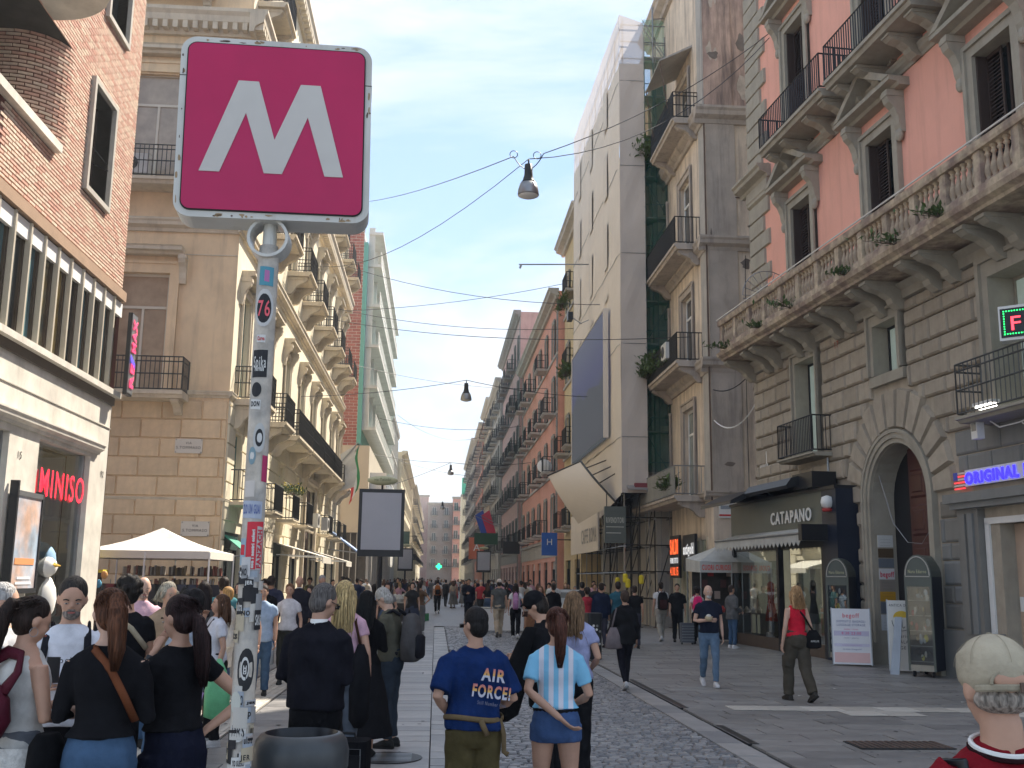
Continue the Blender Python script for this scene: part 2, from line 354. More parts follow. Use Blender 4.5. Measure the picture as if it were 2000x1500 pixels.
# cobbles: the nearest three hundred one by one, the rest as one sheet of real stones
rng = random.Random(3)
cob = []
y = 9.2
while y < 42:
    x = 0.42+rng.uniform(-.05, .03); d = rng.uniform(.085, .115)
    while x < 3.2:
        wd = rng.uniform(.085, .15); yy = y+0.05*sin(x*2.3+y*.35)+rng.uniform(-.008, .008)
        cob.append((x, min(x+wd, 3.24), yy, yy+d-.012, rng)); x += wd+.012
    y += d
shapes = []
for k in range(6):
    mb = MB(); r = random.Random(k); mb.slab(-.055, .055, -.047, .047, -.02, .006, .012, m_cob, tuple(r.uniform(-.006, .006) for _ in range(4))); shapes.append(mb.mesh('cobblestone'))
rest = MB(); n = 0
for x0, x1, y0, y1, _ in cob:
    if y0 > 9.75 and n < 300:
        o = link('cobblestone', shapes[n % 6], bed, ((x0+x1)/2, (y0+y1)/2, rng.uniform(-.004, .003))); o.scale = ((x1-x0)/.11, (y1-y0)/.094, 1); n += 1
    else:
        rest.slab(x0, x1, y0, y1, -.02, .004+rng.uniform(-.006, .004), .012, m_cob, tuple(rng.uniform(-.005, .005) for _ in range(4)))
ob('cobblestones', rest, bed, kind='stuff')
def slabs(parent, x0, x1, y0, y1, dy, lx, mat, lim, skip=(), seed=1, name='paving_slab'):
    r = random.Random(seed); lst = []
    yv = y0
    while yv < y1-.05:
        d = dy*r.uniform(.92, 1.08); x = x0
        first = True
        while x < x1-.02:
            L = lx*r.uniform(.7, 1.3)*(r.uniform(.3, 1) if first else 1); first = False
            xe = min(x+L, x1); xe = x1 if x1-xe < .18 else xe
            cx, cy = (x+xe)/2, yv+d/2
            if not any(a < cx < b and c < cy < e for a, b, c, e in skip): lst.append((x, xe-.009, yv, min(yv+d, y1)-.009))
            x = xe
        yv += d
    sh = {}; rest = MB()
    for i, (a, b, c, d) in enumerate(lst):
        dz = [r.uniform(-.0035, .0035) for _ in range(4)]
        if i < lim:
            mb = MB(); mb.slab(a-(a+b)/2, b-(a+b)/2, c-(c+d)/2, d-(c+d)/2, -.03, 0, .005, mat, dz); ob(name, mb, parent, ((a+b)/2, (c+d)/2, 0))
        else: rest.slab(a, b, c, d, -.03, 0, .005, mat, dz)
    if rest.v: ob(name+'s', rest, parent, kind='stuff')
slabs(bed, 3.26, 3.6, 8.8, 41, .9, 3, m_slab2, 24, seed=2, name='border_slab')
slabs(bed, -0.012, 0.38, 8.8, 41, .42, 3, m_slab2, 30, seed=5, name='border_slab')
slabs(lp, -0.98, -0.008, 9.0, 30.2, .40, 3, m_slab2, 52, seed=3)
slabs(lp, -2.38, -0.99, 9.0, 30.2, .52, 1.0, m_slab, 110, seed=4)
slabs(lp, -6.4, -3.2, 9.0, 30.2, .6, 1.1, m_slab, 120, seed=6)
slabs(rp, 3.66, 10.9, 9.2, 31.6, .46, 1.0, m_slab, 290, seed=9)
mt = MB()   # ribbed tactile strip on the left pavement
for i in range(36):
    yy = 9.0+i*.6
    tl = MB(); tl.box(-.37, .37, .005, .59, -.03, .0, m_tact)
    for k in range(6): tl.box(-.35+k*.125, -.30+k*.125, .01, .585, 0, .006, m_tact)
    ob('tactile_tile', tl, lp, (-2.79, yy, 0))
tr_ = random.Random(4)
for row, (ya, yb, xa) in enumerate(((15.52, 16.02, 4.35), (15.02, 15.50, 4.75))):
    x = xa
    while x < 10.4:
        L = .55; mb = MB(); mb.slab(-L/2+.003, L/2-.003, ya-(ya+yb)/2, yb-(ya+yb)/2, 0, .007, .004, m_tact)
        if row == 0 or int(x*1.3) % 3: ob('tactile_tile', mb, rp, (x+L/2, (ya+yb)/2-(x-4)*.05, .004))
        x += L
def drain(y0, y1, w_):
    t = thing('drain_slot', w_+' narrow gutter slot along the right paving border', 'drain', (3.62, y0, 0), group='gutter slots along the right border')
    mb = MB(); mb.box(0.0, .13, 0, y1-y0, -.02, .0045, m_black); ob('channel', mb, t)
    r_ = MB(); 
    for q in (0, .118): r_.box(q, q+.012, 0, y1-y0, .0045, .009, m_steel)
    ob('rim', r_, t)
for a, b, c in ((12.35, 13.9, 'nearest'), (15.75, 20.2, 'long middle'), (24.2, 26.4, 'farthest')): drain(a, b, c)
mb = MB(); mb.lathe([(.36, 0), (.36, .01), (.30, .012)], m_iron, n=24)
for k in range(6): mb.box(-.25, .25, -.22+k*.08, -.19+k*.08, .012, .016, m_steel)
tag(ob('manhole_cover', mb, None, (-0.45, 11.35, 0)), 'round iron manhole cover in the pale paving beside the cobbles', 'manhole')
mb = MB(); mb.box(-.55, .55, -.28, .28, 0, .008, m_iron)
for k in range(14): mb.box(-.52+k*.077, -.48+k*.077, -.26, .26, .008, .014, m_rust)
tag(ob('drain_grate', mb, None, (5.35, 12.25, 0.004)), 'rectangular iron grate set flush in the right pavement', 'grate')
for i, (x, y) in enumerate(((7.0, 18.6), (5.95, 17.4), (8.3, 16.6))):
    mb = MB(); mb.add([(0, 0, 0.008), (.09, .01, .02), (.1, .07, .008), (.02, .06, .015)], [(0, 1, 2, 3)], m_white)
    tag(ob('paper_scrap', mb, None, (x, y, 0)), ['white paper scrap on the pavement near the luggage board', 'white paper scrap lying between the walkers on the right pavement', 'white paper scrap beside the pale tile strip'][i], 'litter')

gr_ = random.Random(19); q = MB()
for i in range(420):
    x = gr_.uniform(3.7, 10.2) if i % 3 else gr_.uniform(-6, -.1); y = 10+20*gr_.random()**1.3; r_ = gr_.uniform(.012, .035); q.add([(x+r_*cos(a)*gr_.uniform(.7, 1.2), y+r_*sin(a)*gr_.uniform(.7, 1.2), .0075) for a in [2*pi*k/7 for k in range(7)]], [tuple(range(7))], solid((.06, .058, .055), .7) if i % 4 else solid((.38, .36, .33), .7))
ob('gum_spots', q, None, kind='stuff'); tag(bpy.data.objects['gum_spots'], 'dark and pale chewing gum spots scattered over the paving', 'gum spots')

# ================================================================ left: brick corner building
m_brick = M('pink_brick', (0.60, 0.33, 0.25), 0.85, 0.2, 9, island=1, col2=(0.72, 0.58, 0.45), bump=0.3, bs=60)
m_mortar = M('mortar', (0.13, 0.045, 0.035), 0.95, 0.2)
m_trav = M('travertine', (0.68, 0.64, 0.56), 0.6, 0.25, 1.8, streak=0.4, dirt=(0.30, 0.27, 0.22), bump=0.05, bs=15)
m_stonegrey = M('grey_stone_frame', (0.42, 0.39, 0.34), 0.75, 0.15, 4)
m_bronze = M('bronze_and_recess_shade', (0.10, 0.075, 0.055), 0.45, 0.2, 3, metal=0.5)
m_fin = M('beige_fin', (0.48, 0.43, 0.34), 0.5, 0.1)
B = root('brick_corner_building', 'pink brick corner building with stone shop floor and MINISO window', 'building', -6.7, 16, 90)
W = MB(); D_ = 0.35
wop = (3.0, 4.22, 8.92, 10.95)
wall(W, -6, 5.75, 7.6, 9.0, [wop], m_mortar, t=D_, mr=m_stonegrey); wall(W, 1.95, 5.75, 9.0, 11.0, [wop], m_mortar, t=D_, mr=m_stonegrey); wall(W, -6, 5.75, 11.0, 17.0, [(3.4, 4.6, 12.6, 14.6)], m_mortar, t=D_)
W.quad((-6, 0, 7.6), (5.75, 0, 7.6), (5.75, .5, 7.6), (-6, .5, 7.6), m_mortar)
arc = [(1.95-.8*sin(a), .8-.8*cos(a)) for a in [pi/2*k/10 for k in range(11)]]+[(1.15, 2.4)]
for (a, b), (c, d) in zip(arc, arc[1:]): W.quad((a, b+.0, 9.0), (c, d, 9.0), (c, d, 11.0), (a, b, 11.0), m_mortar)
W.quad((-6, 2.4, 9.0), (1.2, 2.4, 9.0), (1.2, 2.4, 11.0), (-6, 2.4, 11.0), m_mortar); W.quad((-6, 0, 9.0), (1.95, 0, 9.0), (1.95, 2.4, 9.0), (-6, 2.4, 9.0), m_dim); W.quad((-6, 0, 11.0), (-6, 2.4, 11.0), (1.95, 2.4, 11.0), (1.95, 0, 11.0), m_dim)
W.quad((5.75, 0, 0), (5.75, 9, 0), (5.75, 9, 17), (5.75, 0, 17), m_mortar); W.quad((-6, 0, 17), (5.75, 0, 17), (5.75, 9, 17), (-6, 9, 17), m_mortar); W.quad((-6, 9, 0), (-6, 9, 17), (5.75, 9, 17), (5.75, 9, 0), m_mortar); W.quad((-6, 0, 0), (-6, 0, 17), (-6, 9, 17), (-6, 9, 0), m_mortar)
ob('wall', W, B)
br = random.Random(11); bricks = []
z = 7.63; row = 0
while z < 15.6:
    s = 5.74-(0.13 if row % 2 else 0)
    if row % 2: bricks.append((5.745, 5.62, z))
    lim = -.6 if z < 8.85 or z > 11.2 else -.4
    while s > lim:
        e = s-.25; xm = (s+e)/2
        if not (wop[0]-.1 < xm < wop[1]+.1 and wop[2]-.1 < z+.03 < wop[3]+.1) and not (3.3 < xm < 4.7 and 12.5 < z < 14.7) and not (8.86 < z < 9.0 and xm < 1.35): bricks.append((s, e+.012, z))
        s -= .25
    z += .069; row += 1
def bp(s, z):
    if s >= 1.95 or not 8.98 < z < 11.0: return (s, 0, 0)
    t = (1.95-s)/.8
    if t < pi/2: return (1.95-.8*sin(t), .8-.8*cos(t), t)
    return (1.15, .8+(1.95-s)-.8*pi/2, pi/2)
bricks.sort(key=lambda b: (b[0]-3)**2*.4+(b[2]-8)**2*.3+(0 if b[0] > 1 else 5))
rest = MB(); bm_ = MB(); bm_.block(-.121, .121, 0, .049, 0, .016, .004, m_brick); bshape = bm_.mesh('brick')
nb = 0
for s, e, z in bricks:
    x, yy, t = bp((s+e)/2, z)
    if nb < 290 and abs(s-e) > .2:
        o = link('brick', bshape, B, (x, yy, z)); o.rotation_euler = (0, 0, -t); nb += 1
    else:
        st = len(rest.v); L = (s-e)/2; rest.block(-L, L, 0, .049, 0, .016+br.uniform(-.003, .004), .004, m_brick)
        rest.xf(Matrix.Translation((x, yy, z)) @ Matrix.Rotation(-t, 4, 'Z'), st)
ob('bricks', rest, B, kind='stuff')
q = MB(); q.box(-6, 1.45, -.14, .3, 8.88, 9.03, m_trav); ob('loggia_sill', q, B)
q = MB(); outl = [(-6, .1), (-6, -1.25)]+[(-.35+1.2*sin(a), -.05-1.2*cos(a)) for a in [pi/2*k/8 for k in range(9)]]+[(.85, .1)]
q.pz(outl, 11.02, 11.22, m_trav); q.pz([(x, yy*.96) for x, yy in outl], 11.22, 12.1, m_mortar); ob('balcony', q, B)
f = MB()
a, b, c, d = wop; g_ = .1
for x0, x1, z0, z1 in ((a-g_, a, c-g_, d+g_), (b, b+g_, c-g_, d+g_), (a, b, c-g_, c), (a, b, d, d+g_)): f.box(x0, x1, -.09, D_, z0, z1, m_stonegrey)
wn = ob('window', f, B)
f = MB(); 
for x0, x1 in ((a, a+.07), ((a+b)/2-.03, (a+b)/2+.03), (b-.07, b)): f.box(x0, x1, .28, .34, c, d, m_brownsh)
ob('frame', f, wn); f = MB(); f.quad((a, .32, c), (b, .32, c), (b, .32, d), (a, .32, d), m_paneb); ob('pane', f, wn)
f = MB(); f.box(a+.07, (a+b)/2-.05, .25, .26, c+.05, d-.05, m_white); ob('curtain', f, wn)
f = MB(); f.tube([(3.9, -.12, 9.55), (3.9, .3, 9.75)], .012, m_iron, 5); f.tube([(3.1, .02, 9.8), (4.2, .02, 9.8)], .012, m_iron, 5); ob('railing', f, wn)
w2 = MB(); w2.box(3.3, 3.4, -.09, .2, 12.5, 14.7, m_stonegrey); w2.box(3.4, 4.6, -.09, .2, 12.5, 12.6, m_stonegrey); w2.box(4.6, 4.7, -.09, .2, 12.5, 14.7, m_stonegrey); w2 = ob('window', w2, B)
g = MB(); g.quad((3.4, .2, 12.6), (4.6, .2, 12.6), (4.6, .2, 14.6), (3.4, .2, 14.6), m_pane); ob('pane', g, w2)
# window band with vertical fins
q = MB(); q.box(-6, 5.78, -.10, .0, 7.40, 7.6, M('tan_frieze', (0.34, 0.22, 0.14), 0.8, 0.15)); ob('frieze', q, B)
q = MB(); q.box(-6, 5.78, -.16, .4, 5.36, 5.47, m_trav); q.box(-6, 5.74, -.05, .4, 5.2, 5.36, m_bronze); ob('sill', q, B)  # dark strip under the sill stands in for a shadowed recess
q = MB(); q.quad((-6, .45, 5.4), (5.7, .45, 5.4), (5.7, .45, 7.6), (-6, .45, 7.6), m_dim); q.quad((-6, .4, 7.4), (-6, 0, 7.4), (5.7, 0, 7.4), (5.7, .4, 7.4), m_dim); ob('window_back', q, B)
glc = [m_pane, M('blue_reflection_glass', (0.10, 0.20, 0.22), 0.15, 0.5, 1.5, spec=.8), M('yellow_reflection_glass', (0.42, 0.30, 0.10), 0.2, 0.6, 1.8, col2=(0.08, 0.14, 0.16), spec=.8)]  # blue and yellow panes carry street reflections as flat colour
for i in range(-9, 9):
    x = .1+.64*(i)
    q = MB(); q.box(x-.03, x+.03, -.06, .03, 5.47, 7.38, m_fin); ob('fin', q, B)
    q = MB(); q.box(x+.05, x+.16, .03, .1, 5.47, 7.1, m_bronze); q.box(x+.54, x+.59, .03, .1, 5.47, 7.1, m_bronze); ob('jamb', q, B)
    q = MB(); q.quad((x+.16, .08, 5.47), (x+.54, .08, 5.47), (x+.54, .08, 7.1), (x+.16, .08, 7.1), glc[(0, 1, 2, 2, 0, 1)[i % 6]]); ob('pane', q, B)
    q = MB(); q.box(x+.035, x+.605, -.02, .05, 7.08, 7.37, m_white); ob('blind_box', q, B)
# stone shop floor
gops = [(2.05, 4.7, .35, 4.05), (-3.0, .8, .1, 4.0)]
q = MB(); wall(q, -6, 5.72, 0, 5.2, gops, m_trav, t=.45); ob('shop_wall', q, B)
q = MB(); cornice(q, -6, 5.1, 4.12, .2, .16, m_trav); q.box(-6, 5.72, -.02, 0, 4.72, 4.735, m_stonegrey); ob('cornice', q, B)
q = MB(); 
for x0, x1 in ((2.05, 2.1), (4.64, 4.7), (.75, .8)): q.box(x0, x1, .1, .2, .35, 4.05, m_steel)
q.box(2.1, 4.64, .1, .2, .35, .42, m_steel); sw = ob('shop_window', q, B)
q = MB(); q.quad((2.1, .14, .42), (4.64, .14, .42), (4.64, .14, 4.05), (2.1, .14, 4.05), m_caseglass); ob('pane', q, sw)
m_grayin = M('shop_interior_grey', (0.42, 0.42, 0.43), 0.8, 0.15, 1)
q = MB(); q.box(2.06, 4.69, 1.6, 1.7, .1, 4.04, m_grayin); q.box(2.06, 4.69, .46, 1.6, .2, .3, m_grayin); q.box(4.6, 4.69, .46, 1.6, .3, 4.0, m_grayin); q.box(2.06, 4.69, .46, 1.6, 4.0, 4.05, m_dim); ob('shop_interior', q, B)
q = MB(); q.quad((-3, .2, .1), (.8, .2, .1), (.8, .2, 4.0), (-3, .2, 4.0), m_pane); ob('pane', q, sw)
for i, (x, zz) in enumerate(((2.6, 3.85), (3.2, 3.85), (3.8, 3.85))):
    q = MB(); q.box(x-.12, x+.12, .8, .9, zz, zz+.03, M('ceiling_spot_%d' % i, (1, .95, .9), emit=4)); ob('spotlight', q, B)
m_red = M('red_lit_letters', (0.85, 0.02, 0.04), 0.4, 0, emit=0.9)
text('MINISO', .68, m_red, B, (2.33, .05, 3.13), fitw=2.25, depth=.006, bold=.002)
q = MB(); q.box(5.48, 5.86, -.34, -.26, 5.42, 7.12, m_black); q.box(5.5, 5.86, -.35, -.34, 5.46, 7.1, m_steel); ns = thing('neon_sign', 'narrow vertical sign with pink and blue lettering on the brick building corner', 'sign', (-6.7, 16, 0), radians(90)); ob('panel', q, ns)
m_pink = M('pink_letters', (0.85, 0.06, 0.16), 0.4, 0, emit=0.35); m_blue = M('blue_stroke', (0.12, 0.08, 0.7), 0.4, 0, emit=0.35)
text('RE', .34, m_pink, ns, (5.8, -.37, 5.55), rot=(pi/2, -pi/2, 0), depth=.012, bold=.01, fitw=.5); text('/', .4, m_blue, ns, (5.8, -.37, 6.02), rot=(pi/2, -pi/2, 0), depth=.012, bold=.02, sx=1.6)
text('MAX', .36, m_pink, ns, (5.8, -.37, 6.3), rot=(pi/2, -pi/2, 0), depth=.012, bold=.012, fitw=.68)
for s_, x, zz in (('15', 1.15, 3.62), ('92', 5.35, 3.72)):
    text(s_, .17, m_iron, B, (x, -.01, zz), depth=.004)
# poster case
pc = thing('poster_case', 'framed film poster case with warm orange artwork by the MINISO window', 'poster', (-6.7, 16, 0), radians(90))
q = MB(); q.box(.94, 1.0, -.16, -.03, 1.5, 3.25, m_iron); q.box(2.02, 2.08, -.16, -.03, 1.5, 3.15, m_iron); q.box(1.0, 2.02, -.16, -.03, 1.5, 1.58, m_iron); q.box(1.0, 2.02, -.16, -.03, 3.02, 3.1, m_steel); ob('frame', q, pc)
q = MB(); q.quad((1.0, -.14, 1.58), (2.02, -.14, 1.58), (2.02, -.14, 3.02), (1.0, -.14, 3.02), M('poster_print', (0.72, 0.48, 0.36), 0.3, 0.4, 3, col2=(0.45, 0.55, 0.66), spec=.6)); ob('poster', q, pc)
q = MB(); q.box(1.1, 1.9, -.148, -.143, 1.95, 2.05, solid((.75, .3, .12))); q.box(1.25, 1.8, -.148, -.143, 1.72, 1.76, solid((.8, .8, .8))); q.box(1.2, 1.85, -.148, -.143, 1.64, 1.68, solid((.8, .8, .8))); ob('print', q, pc)
# plush bird and small toys in the window
pg = thing('plush_bird', 'large white plush bird with pale blue head behind the shop glass', 'plush toy', (-7.05, 19.45, 0.95))
q = MB(); q.ell((0, 0, .42), (.36, .36, .5), solid((.75, .74, .7), .95), 14, 8); ob('body', q, pg, smooth=True)
q = MB(); q.ell((0, 0, 1.1), (.3, .3, .33), solid((.28, .45, .62), .95), 14, 8); ob('head', q, pg, smooth=True)
q = MB(); q.ell((.14, -.1, .98), (.24, .24, .2), solid((.75, .74, .7), .95), 12, 6); ob('face', q, pg, smooth=True)
q = MB(); q.loft([[(.32, -.16+.06*cos(a), 1.02+.05*sin(a)) for a in (0, 1.6, 3.1, 4.7)], [(.46, -.18+.01*cos(a), 1.0+.01*sin(a)) for a in (0, 1.6, 3.1, 4.7)]], solid((.75, .45, .05))); ob('beak', q, pg)
tc_ = [(.75, .65, .1), (.7, .08, .06), (.75, .72, .66), (.6, .7, .12), (.72, .4, .3), (.3, .5, .7)]
for i in range(12):
    q = MB(); q.ell((0, 0, .1), (.1, .1, .12), solid(tc_[i % 6], .9), 8, 5); q.ell((0, .0, .25), (.07, .07, .07), solid(tc_[i % 6], .9), 8, 5)
    tag(ob('small_plush', q, None, (-6.98-.14*(i % 2), 18.75+.17*i, 1.05+.12*(i % 2)), smooth=True), cname(q)+' small plush toy %s of the row by the plush bird' % ('at the left' if i < 4 else ('in the middle' if i < 8 else 'at the right')), 'plush toy', 'small plush toys in the shop window')

# ================================================================ left: tan palazzo
m_tan = M('tan_plaster', (0.80, 0.60, 0.37), 0.85, 0.15, 1.2, streak=0.45, dirt=(0.30, 0.22, 0.15), bump=0.05, bs=12)
m_tanb = M('tan_stone_blocks', (0.77, 0.58, 0.36), 0.85, 0.2, 2, island=0.16, bump=0.08, bs=14, streak=.3, dirt=(0.34, 0.25, 0.17))
m_cream = M('cream_stucco', (0.77, 0.69, 0.51), 0.8, 0.12, 1.0, streak=0.4, dirt=(0.36, 0.31, 0.24), bump=0.05, bs=12)
m_creamb = M('cream_blocks', (0.76, 0.68, 0.50), 0.8, 0.15, 2, island=0.15, streak=.3, dirt=(0.36, 0.31, 0.24))
m_stucco_trim = M('beige_trim', (0.64, 0.55, 0.41), 0.8, 0.15, 2, streak=0.5, dirt=(0.28, 0.23, 0.17))
m_wframe = M('ivory_window_frame', (0.62, 0.56, 0.45), 0.5, 0.05)
m_brickrefl = M('brick_reflection_glass', (0.40, 0.31, 0.21), 0.2, 0.3, 2, spec=.9)  # reflection of the sunlit brick wall put into the pane colour
Tb = root('tan_palazzo', 'tall tan and cream palazzo on the cross street corner with iron balconies', 'building', -6.2, 31, 0)
H_ = 24.9; zrows = [(7.0, 10.7), (13.45, 17.1), (19.9, 23.2)]
ops = [(cx-.76, cx+.76, a, b) for cx in (-2.72, -7.3, -11.9) for a, b in zrows]
W = MB(); wall(W, -14, 0, 0, H_, ops, m_tan, t=.3); W.quad((-14, 0, 0), (-14, 14, 0), (-14, 14, H_), (-14, 0, H_), m_tan); W.quad((-14, 0, H_), (0, 0, H_), (0, 35, H_), (-14, 35, H_), m_tan); W.quad((-14, 38, 0), (0, 38, 0), (0, 35, H_), (-14, 35, H_), m_tan)
W.quad((-13.9, .33, 0), (-.4, .33, 0), (-.4, .33, H_), (-13.9, .33, H_), m_dark); ob('front_wall', W, Tb)
tw = window(1.52, 3.7, m_wframe, m_brickrefl, trans=.72, surr=m_tan, sw=.28, hood='flat', hm=m_stucco_trim, fw=.08, hw=.1)
tb_ = balcony(3.1, .85, 1.0, m_stucco_trim, m_iron, th=.2, cons=True, ch=.4, mid=True, sp=.13)
for cx in (-2.72, -7.3):
    for (a, b) in zrows: inst(tw, Tb, (cx, 0, a)); inst(tb_, Tb, (cx, 0, a))
def wrap(mb, z, h, d, dent=0, x0=-14, ylen=35.2, m=None):
    m = m or m_stucco_trim
    cornice(mb, x0, 0, z, h, d, m, dent); st = len(mb.v); cornice(mb, -d, ylen, z, h, d, m, dent); mb.xf(Matrix.Rotation(pi/2, 4, 'Z'), st)
for z, h, d, dn in ((6.95, .2, .12, 0), (12.0, .38, .28, 0), (18.4, .75, .55, .3), (24.2, .7, .5, .45), (3.9, .12, .07, 0)):
    q = MB(); wrap(q, z, h, d, dn); ob('cornice', q, Tb)
for z in (11.3, 17.75, 23.6):
    q = MB(); q.box(-14, 0, -.02, 0, z, z+.03, m_stucco_trim); ob('moulding', q, Tb)
def courses(parent, x0, x1, z0, z1, ch, L, m, ops, p=.045, rz=0.0, lim=999, seed=0, b=.022):
    r = random.Random(seed); rest = MB(); n = 0; z = z0; row = 0
    while z < z1-.1:
        h = min(ch, z1-z); x = x0-(L/2 if row % 2 else 0)
        while x < x1:
            a, e = max(x, x0), min(x+L, x1); x += L
            segs = [(a, e)]
            for oo in ops:
                if oo[2] < z+h-.05 and oo[3] > z+.05:
                    ns_ = []
                    for s0, s1 in segs:
                        if oo[1] <= s0 or oo[0] >= s1: ns_.append((s0, s1))
                        else:
                            if oo[0] > s0: ns_.append((s0, oo[0]))
                            if oo[1] < s1: ns_.append((oo[1], s1))
                    segs = ns_
            for s0, s1 in segs:
                if s1-s0 < .12: continue
                if n < lim:
                    mb = MB(); mb.block(-(s1-s0)/2+.006, (s1-s0)/2-.006, .006, h-.006, 0, p+r.uniform(-.006, .008), b, m)
                    c = Matrix.Rotation(rz, 3, 'Z') @ Vector(((s0+s1)/2, 0, z)); ob('stone_block', mb, parent, tuple(c), rz); n += 1
                else:
                    st = len(rest.v); rest.block(s0+.006, s1-.006, z+.006, z+h-.006, 0, p, b, m); rest.xf(Matrix.Rotation(rz, 4, 'Z'), st)
        z += ch; row += 1
    if rest.v: ob('stone_blocks', rest, parent, kind='stuff')
courses(Tb, -6.5, -.02, .7, 6.9, .56, 1.15, m_tanb, [], lim=90, seed=1)
cxs = [1.7+4.65*i for i in range(7)]+[33.4]
srows = [(7.15, 10.4), (13.9, 17.0), (20.2, 22.9)]
sops = [(c-.65, c+.65, a, b) for c in cxs for a, b in srows]+[(c-.55, c+.55, 4.0, 6.1) for c in cxs if not 17 < c < 23]+[(c-1.35, c+1.35, 0, 3.1) for c in cxs if not 17 < c < 23]+[(18.3, 22.6, 0, 6.0)]
W = MB(); wall(W, 0, 35, 0, H_, sops, m_cream, t=.3); W.quad((.4, .33, 0), (34.9, .33, 0), (34.9, .33, H_), (.4, .33, H_), m_dark); ob('street_wall', W, Tb, rz=pi/2)
courses(Tb, .02, 17, .6, 6.9, .56, 1.3, m_creamb, sops, rz=pi/2, lim=150, seed=2); courses(Tb, 23.5, 35, .6, 6.9, .56, 1.3, m_creamb, sops, rz=pi/2, lim=0, seed=3)
m_teal = M('green_window_frame', (0.07, 0.16, 0.14), 0.5, 0.1)
sw1 = window(1.3, 3.25, m_teal, m_pane, trans=.7, surr=m_stucco_trim, sw=.2, hood='flat', hw=.12, fw=.09)
sw2 = window(1.3, 2.7, m_teal, m_pane, trans=.7, surr=m_stucco_trim, sw=.2, fw=.09, shut='in', shm=m_green)
sw3 = window(1.1, 2.1, m_teal, m_pane, fw=.08)
sb = balcony(2.2, .95, 1.0, m_stucco_trim, m_iron, th=.18, ch=.7, mid=True); sbl = balcony(4.4, .95, 1.0, m_stucco_trim, m_iron, th=.18, ch=.6, mid=True); sbs = balcony(2.0, .7, .95, m_stucco_trim, m_iron, th=.1, cons=False)
for i, c in enumerate(cxs):
    inst(sw1, Tb, (0, c, 7.15), pi/2); inst(sw1, Tb, (0, c, 13.9), pi/2); inst(sw2, Tb, (0, c, 20.2), pi/2)
    inst(sbl if 2 <= i <= 5 else sb, Tb, (0, c, 7.05), pi/2); inst(sb, Tb, (0, c, 13.8), pi/2)
    if i % 2 == 0 or i > 4: inst(sb, Tb, (0, c, 20.1), pi/2)
    if not 17 < c < 23:
        inst(sw3, Tb, (0, c, 4.0), pi/2); inst(sbs, Tb, (0, c, 3.98), pi/2)
        f = MB(); f.box(-1.35, -1.27, .1, .2, 0, 3.1, m_iron); f.box(1.27, 1.35, .1, .2, 0, 3.1, m_iron); f.box(-.04, .04, .1, .2, 0, 3.1, m_iron); f.box(-1.27, 1.27, .05, .2, 2.6, 3.1, m_green if i % 2 == 0 else m_stucco_trim)
        sf = ob('shop_window', f, Tb, (0, c, 0), pi/2); g = MB(); g.quad((-1.27, .15, 0), (1.27, .15, 0), (1.27, .15, 2.6), (-1.27, .15, 2.6), m_pane); ob('pane', g, sf)
q = MB(); q.box(18.1, 18.3, -.15, .1, 0, 6.2, m_stucco_trim); q.box(22.6, 22.8, -.15, .1, 0, 6.2, m_stucco_trim); q.box(18.1, 22.8, -.2, .1, 6.2, 6.45, m_stucco_trim); q.box(18.3, 22.6, .2, .3, 0, 6.0, m_brownsh); ob('portal', q, Tb, rz=pi/2)
# street name plaques, awnings, flags, air conditioners, planters
def plaque(x, z, w_, h_, lab, l1, l2, parent_xy=(-6.2, 31), rot=0.0):
    t = thing('street_sign', lab, 'street sign', (parent_xy[0], parent_xy[1], 0), rot); q = MB(); q.box(x, x+w_, -.09, -.055, z, z+h_, solid((.62, .58, .5), .5)); ob('plate', q, t)
    for (px_, pz_) in ((.03, .03), (w_-.03, .03), (.03, h_-.03), (w_-.03, h_-.03)):
        q = MB(); q.lathe([(.015, -.0), (.008, .01)], m_rust, n=6); q.xf(Matrix.Translation((x+px_, -.09, z+pz_)) @ Matrix.Rotation(pi/2, 4, 'X')); ob('screw', q, t)
    text(l1, .1, m_black, t, (x+w_/2, -.095, z+h_*.62), align='CENTER', depth=.002); text(l2, .11, m_black, t, (x+w_/2, -.095, z+h_*.3), align='CENTER', depth=.002); return t
plaque(-1.45, 5.3, .78, .42, 'pale marble street name plaque high on the tan corner, above the lower plaque', 'VIA', 'S.TOMMASO')
plaque(-1.12, 2.92, .8, .42, 'pale marble street name plaque just above the market tent edge', 'VIA', 'S.TOMMASO')
aw = thing('green_awning', 'small green fabric awning over the first shop door of the tan palazzo', 'awning', (-6.2, 32.2, 2.1))
q = MB(); q.px([(0, .9), (-.7, .35), (-.7, .0), (-.68, .0), (-.68, .33), (0, .86)], -.75, .75, solid((.06, .30, .2), .8)); ob('canopy', q, aw, rz=pi/2)
q = MB(); q.tube([(-.75, 0, .3), (-.75, -.7, .3)], .015, m_steel); q.tube([(.75, 0, .3), (.75, -.7, .3)], .015, m_steel); ob('frame', q, aw, rz=pi/2)
for i, (yy, ln) in enumerate(((43.5, 3.4), (54.5, 3.2))):
    aw = thing('shop_awning', ['long cream awning over the shop right of the sticker pole', 'cream awning over the farther shop on the left side'][i], 'awning', (-6.2, yy, 2.75))
    q = MB(); q.px([(0, .35), (-1.8, -.15), (-1.8, -.4), (-1.77, -.4), (-1.77, -.17), (0, .3)], -ln/2, ln/2, solid((.62, .58, .5), .8)); ob('canopy', q, aw, rz=pi/2)
    q = MB(); q.tube([(-ln/2, 0, -.1), (-ln/2, -1.75, -.15)], .02, m_white); q.tube([(ln/2, 0, -.1), (ln/2, -1.75, -.15)], .02, m_white); ob('arms', q, aw, rz=pi/2)
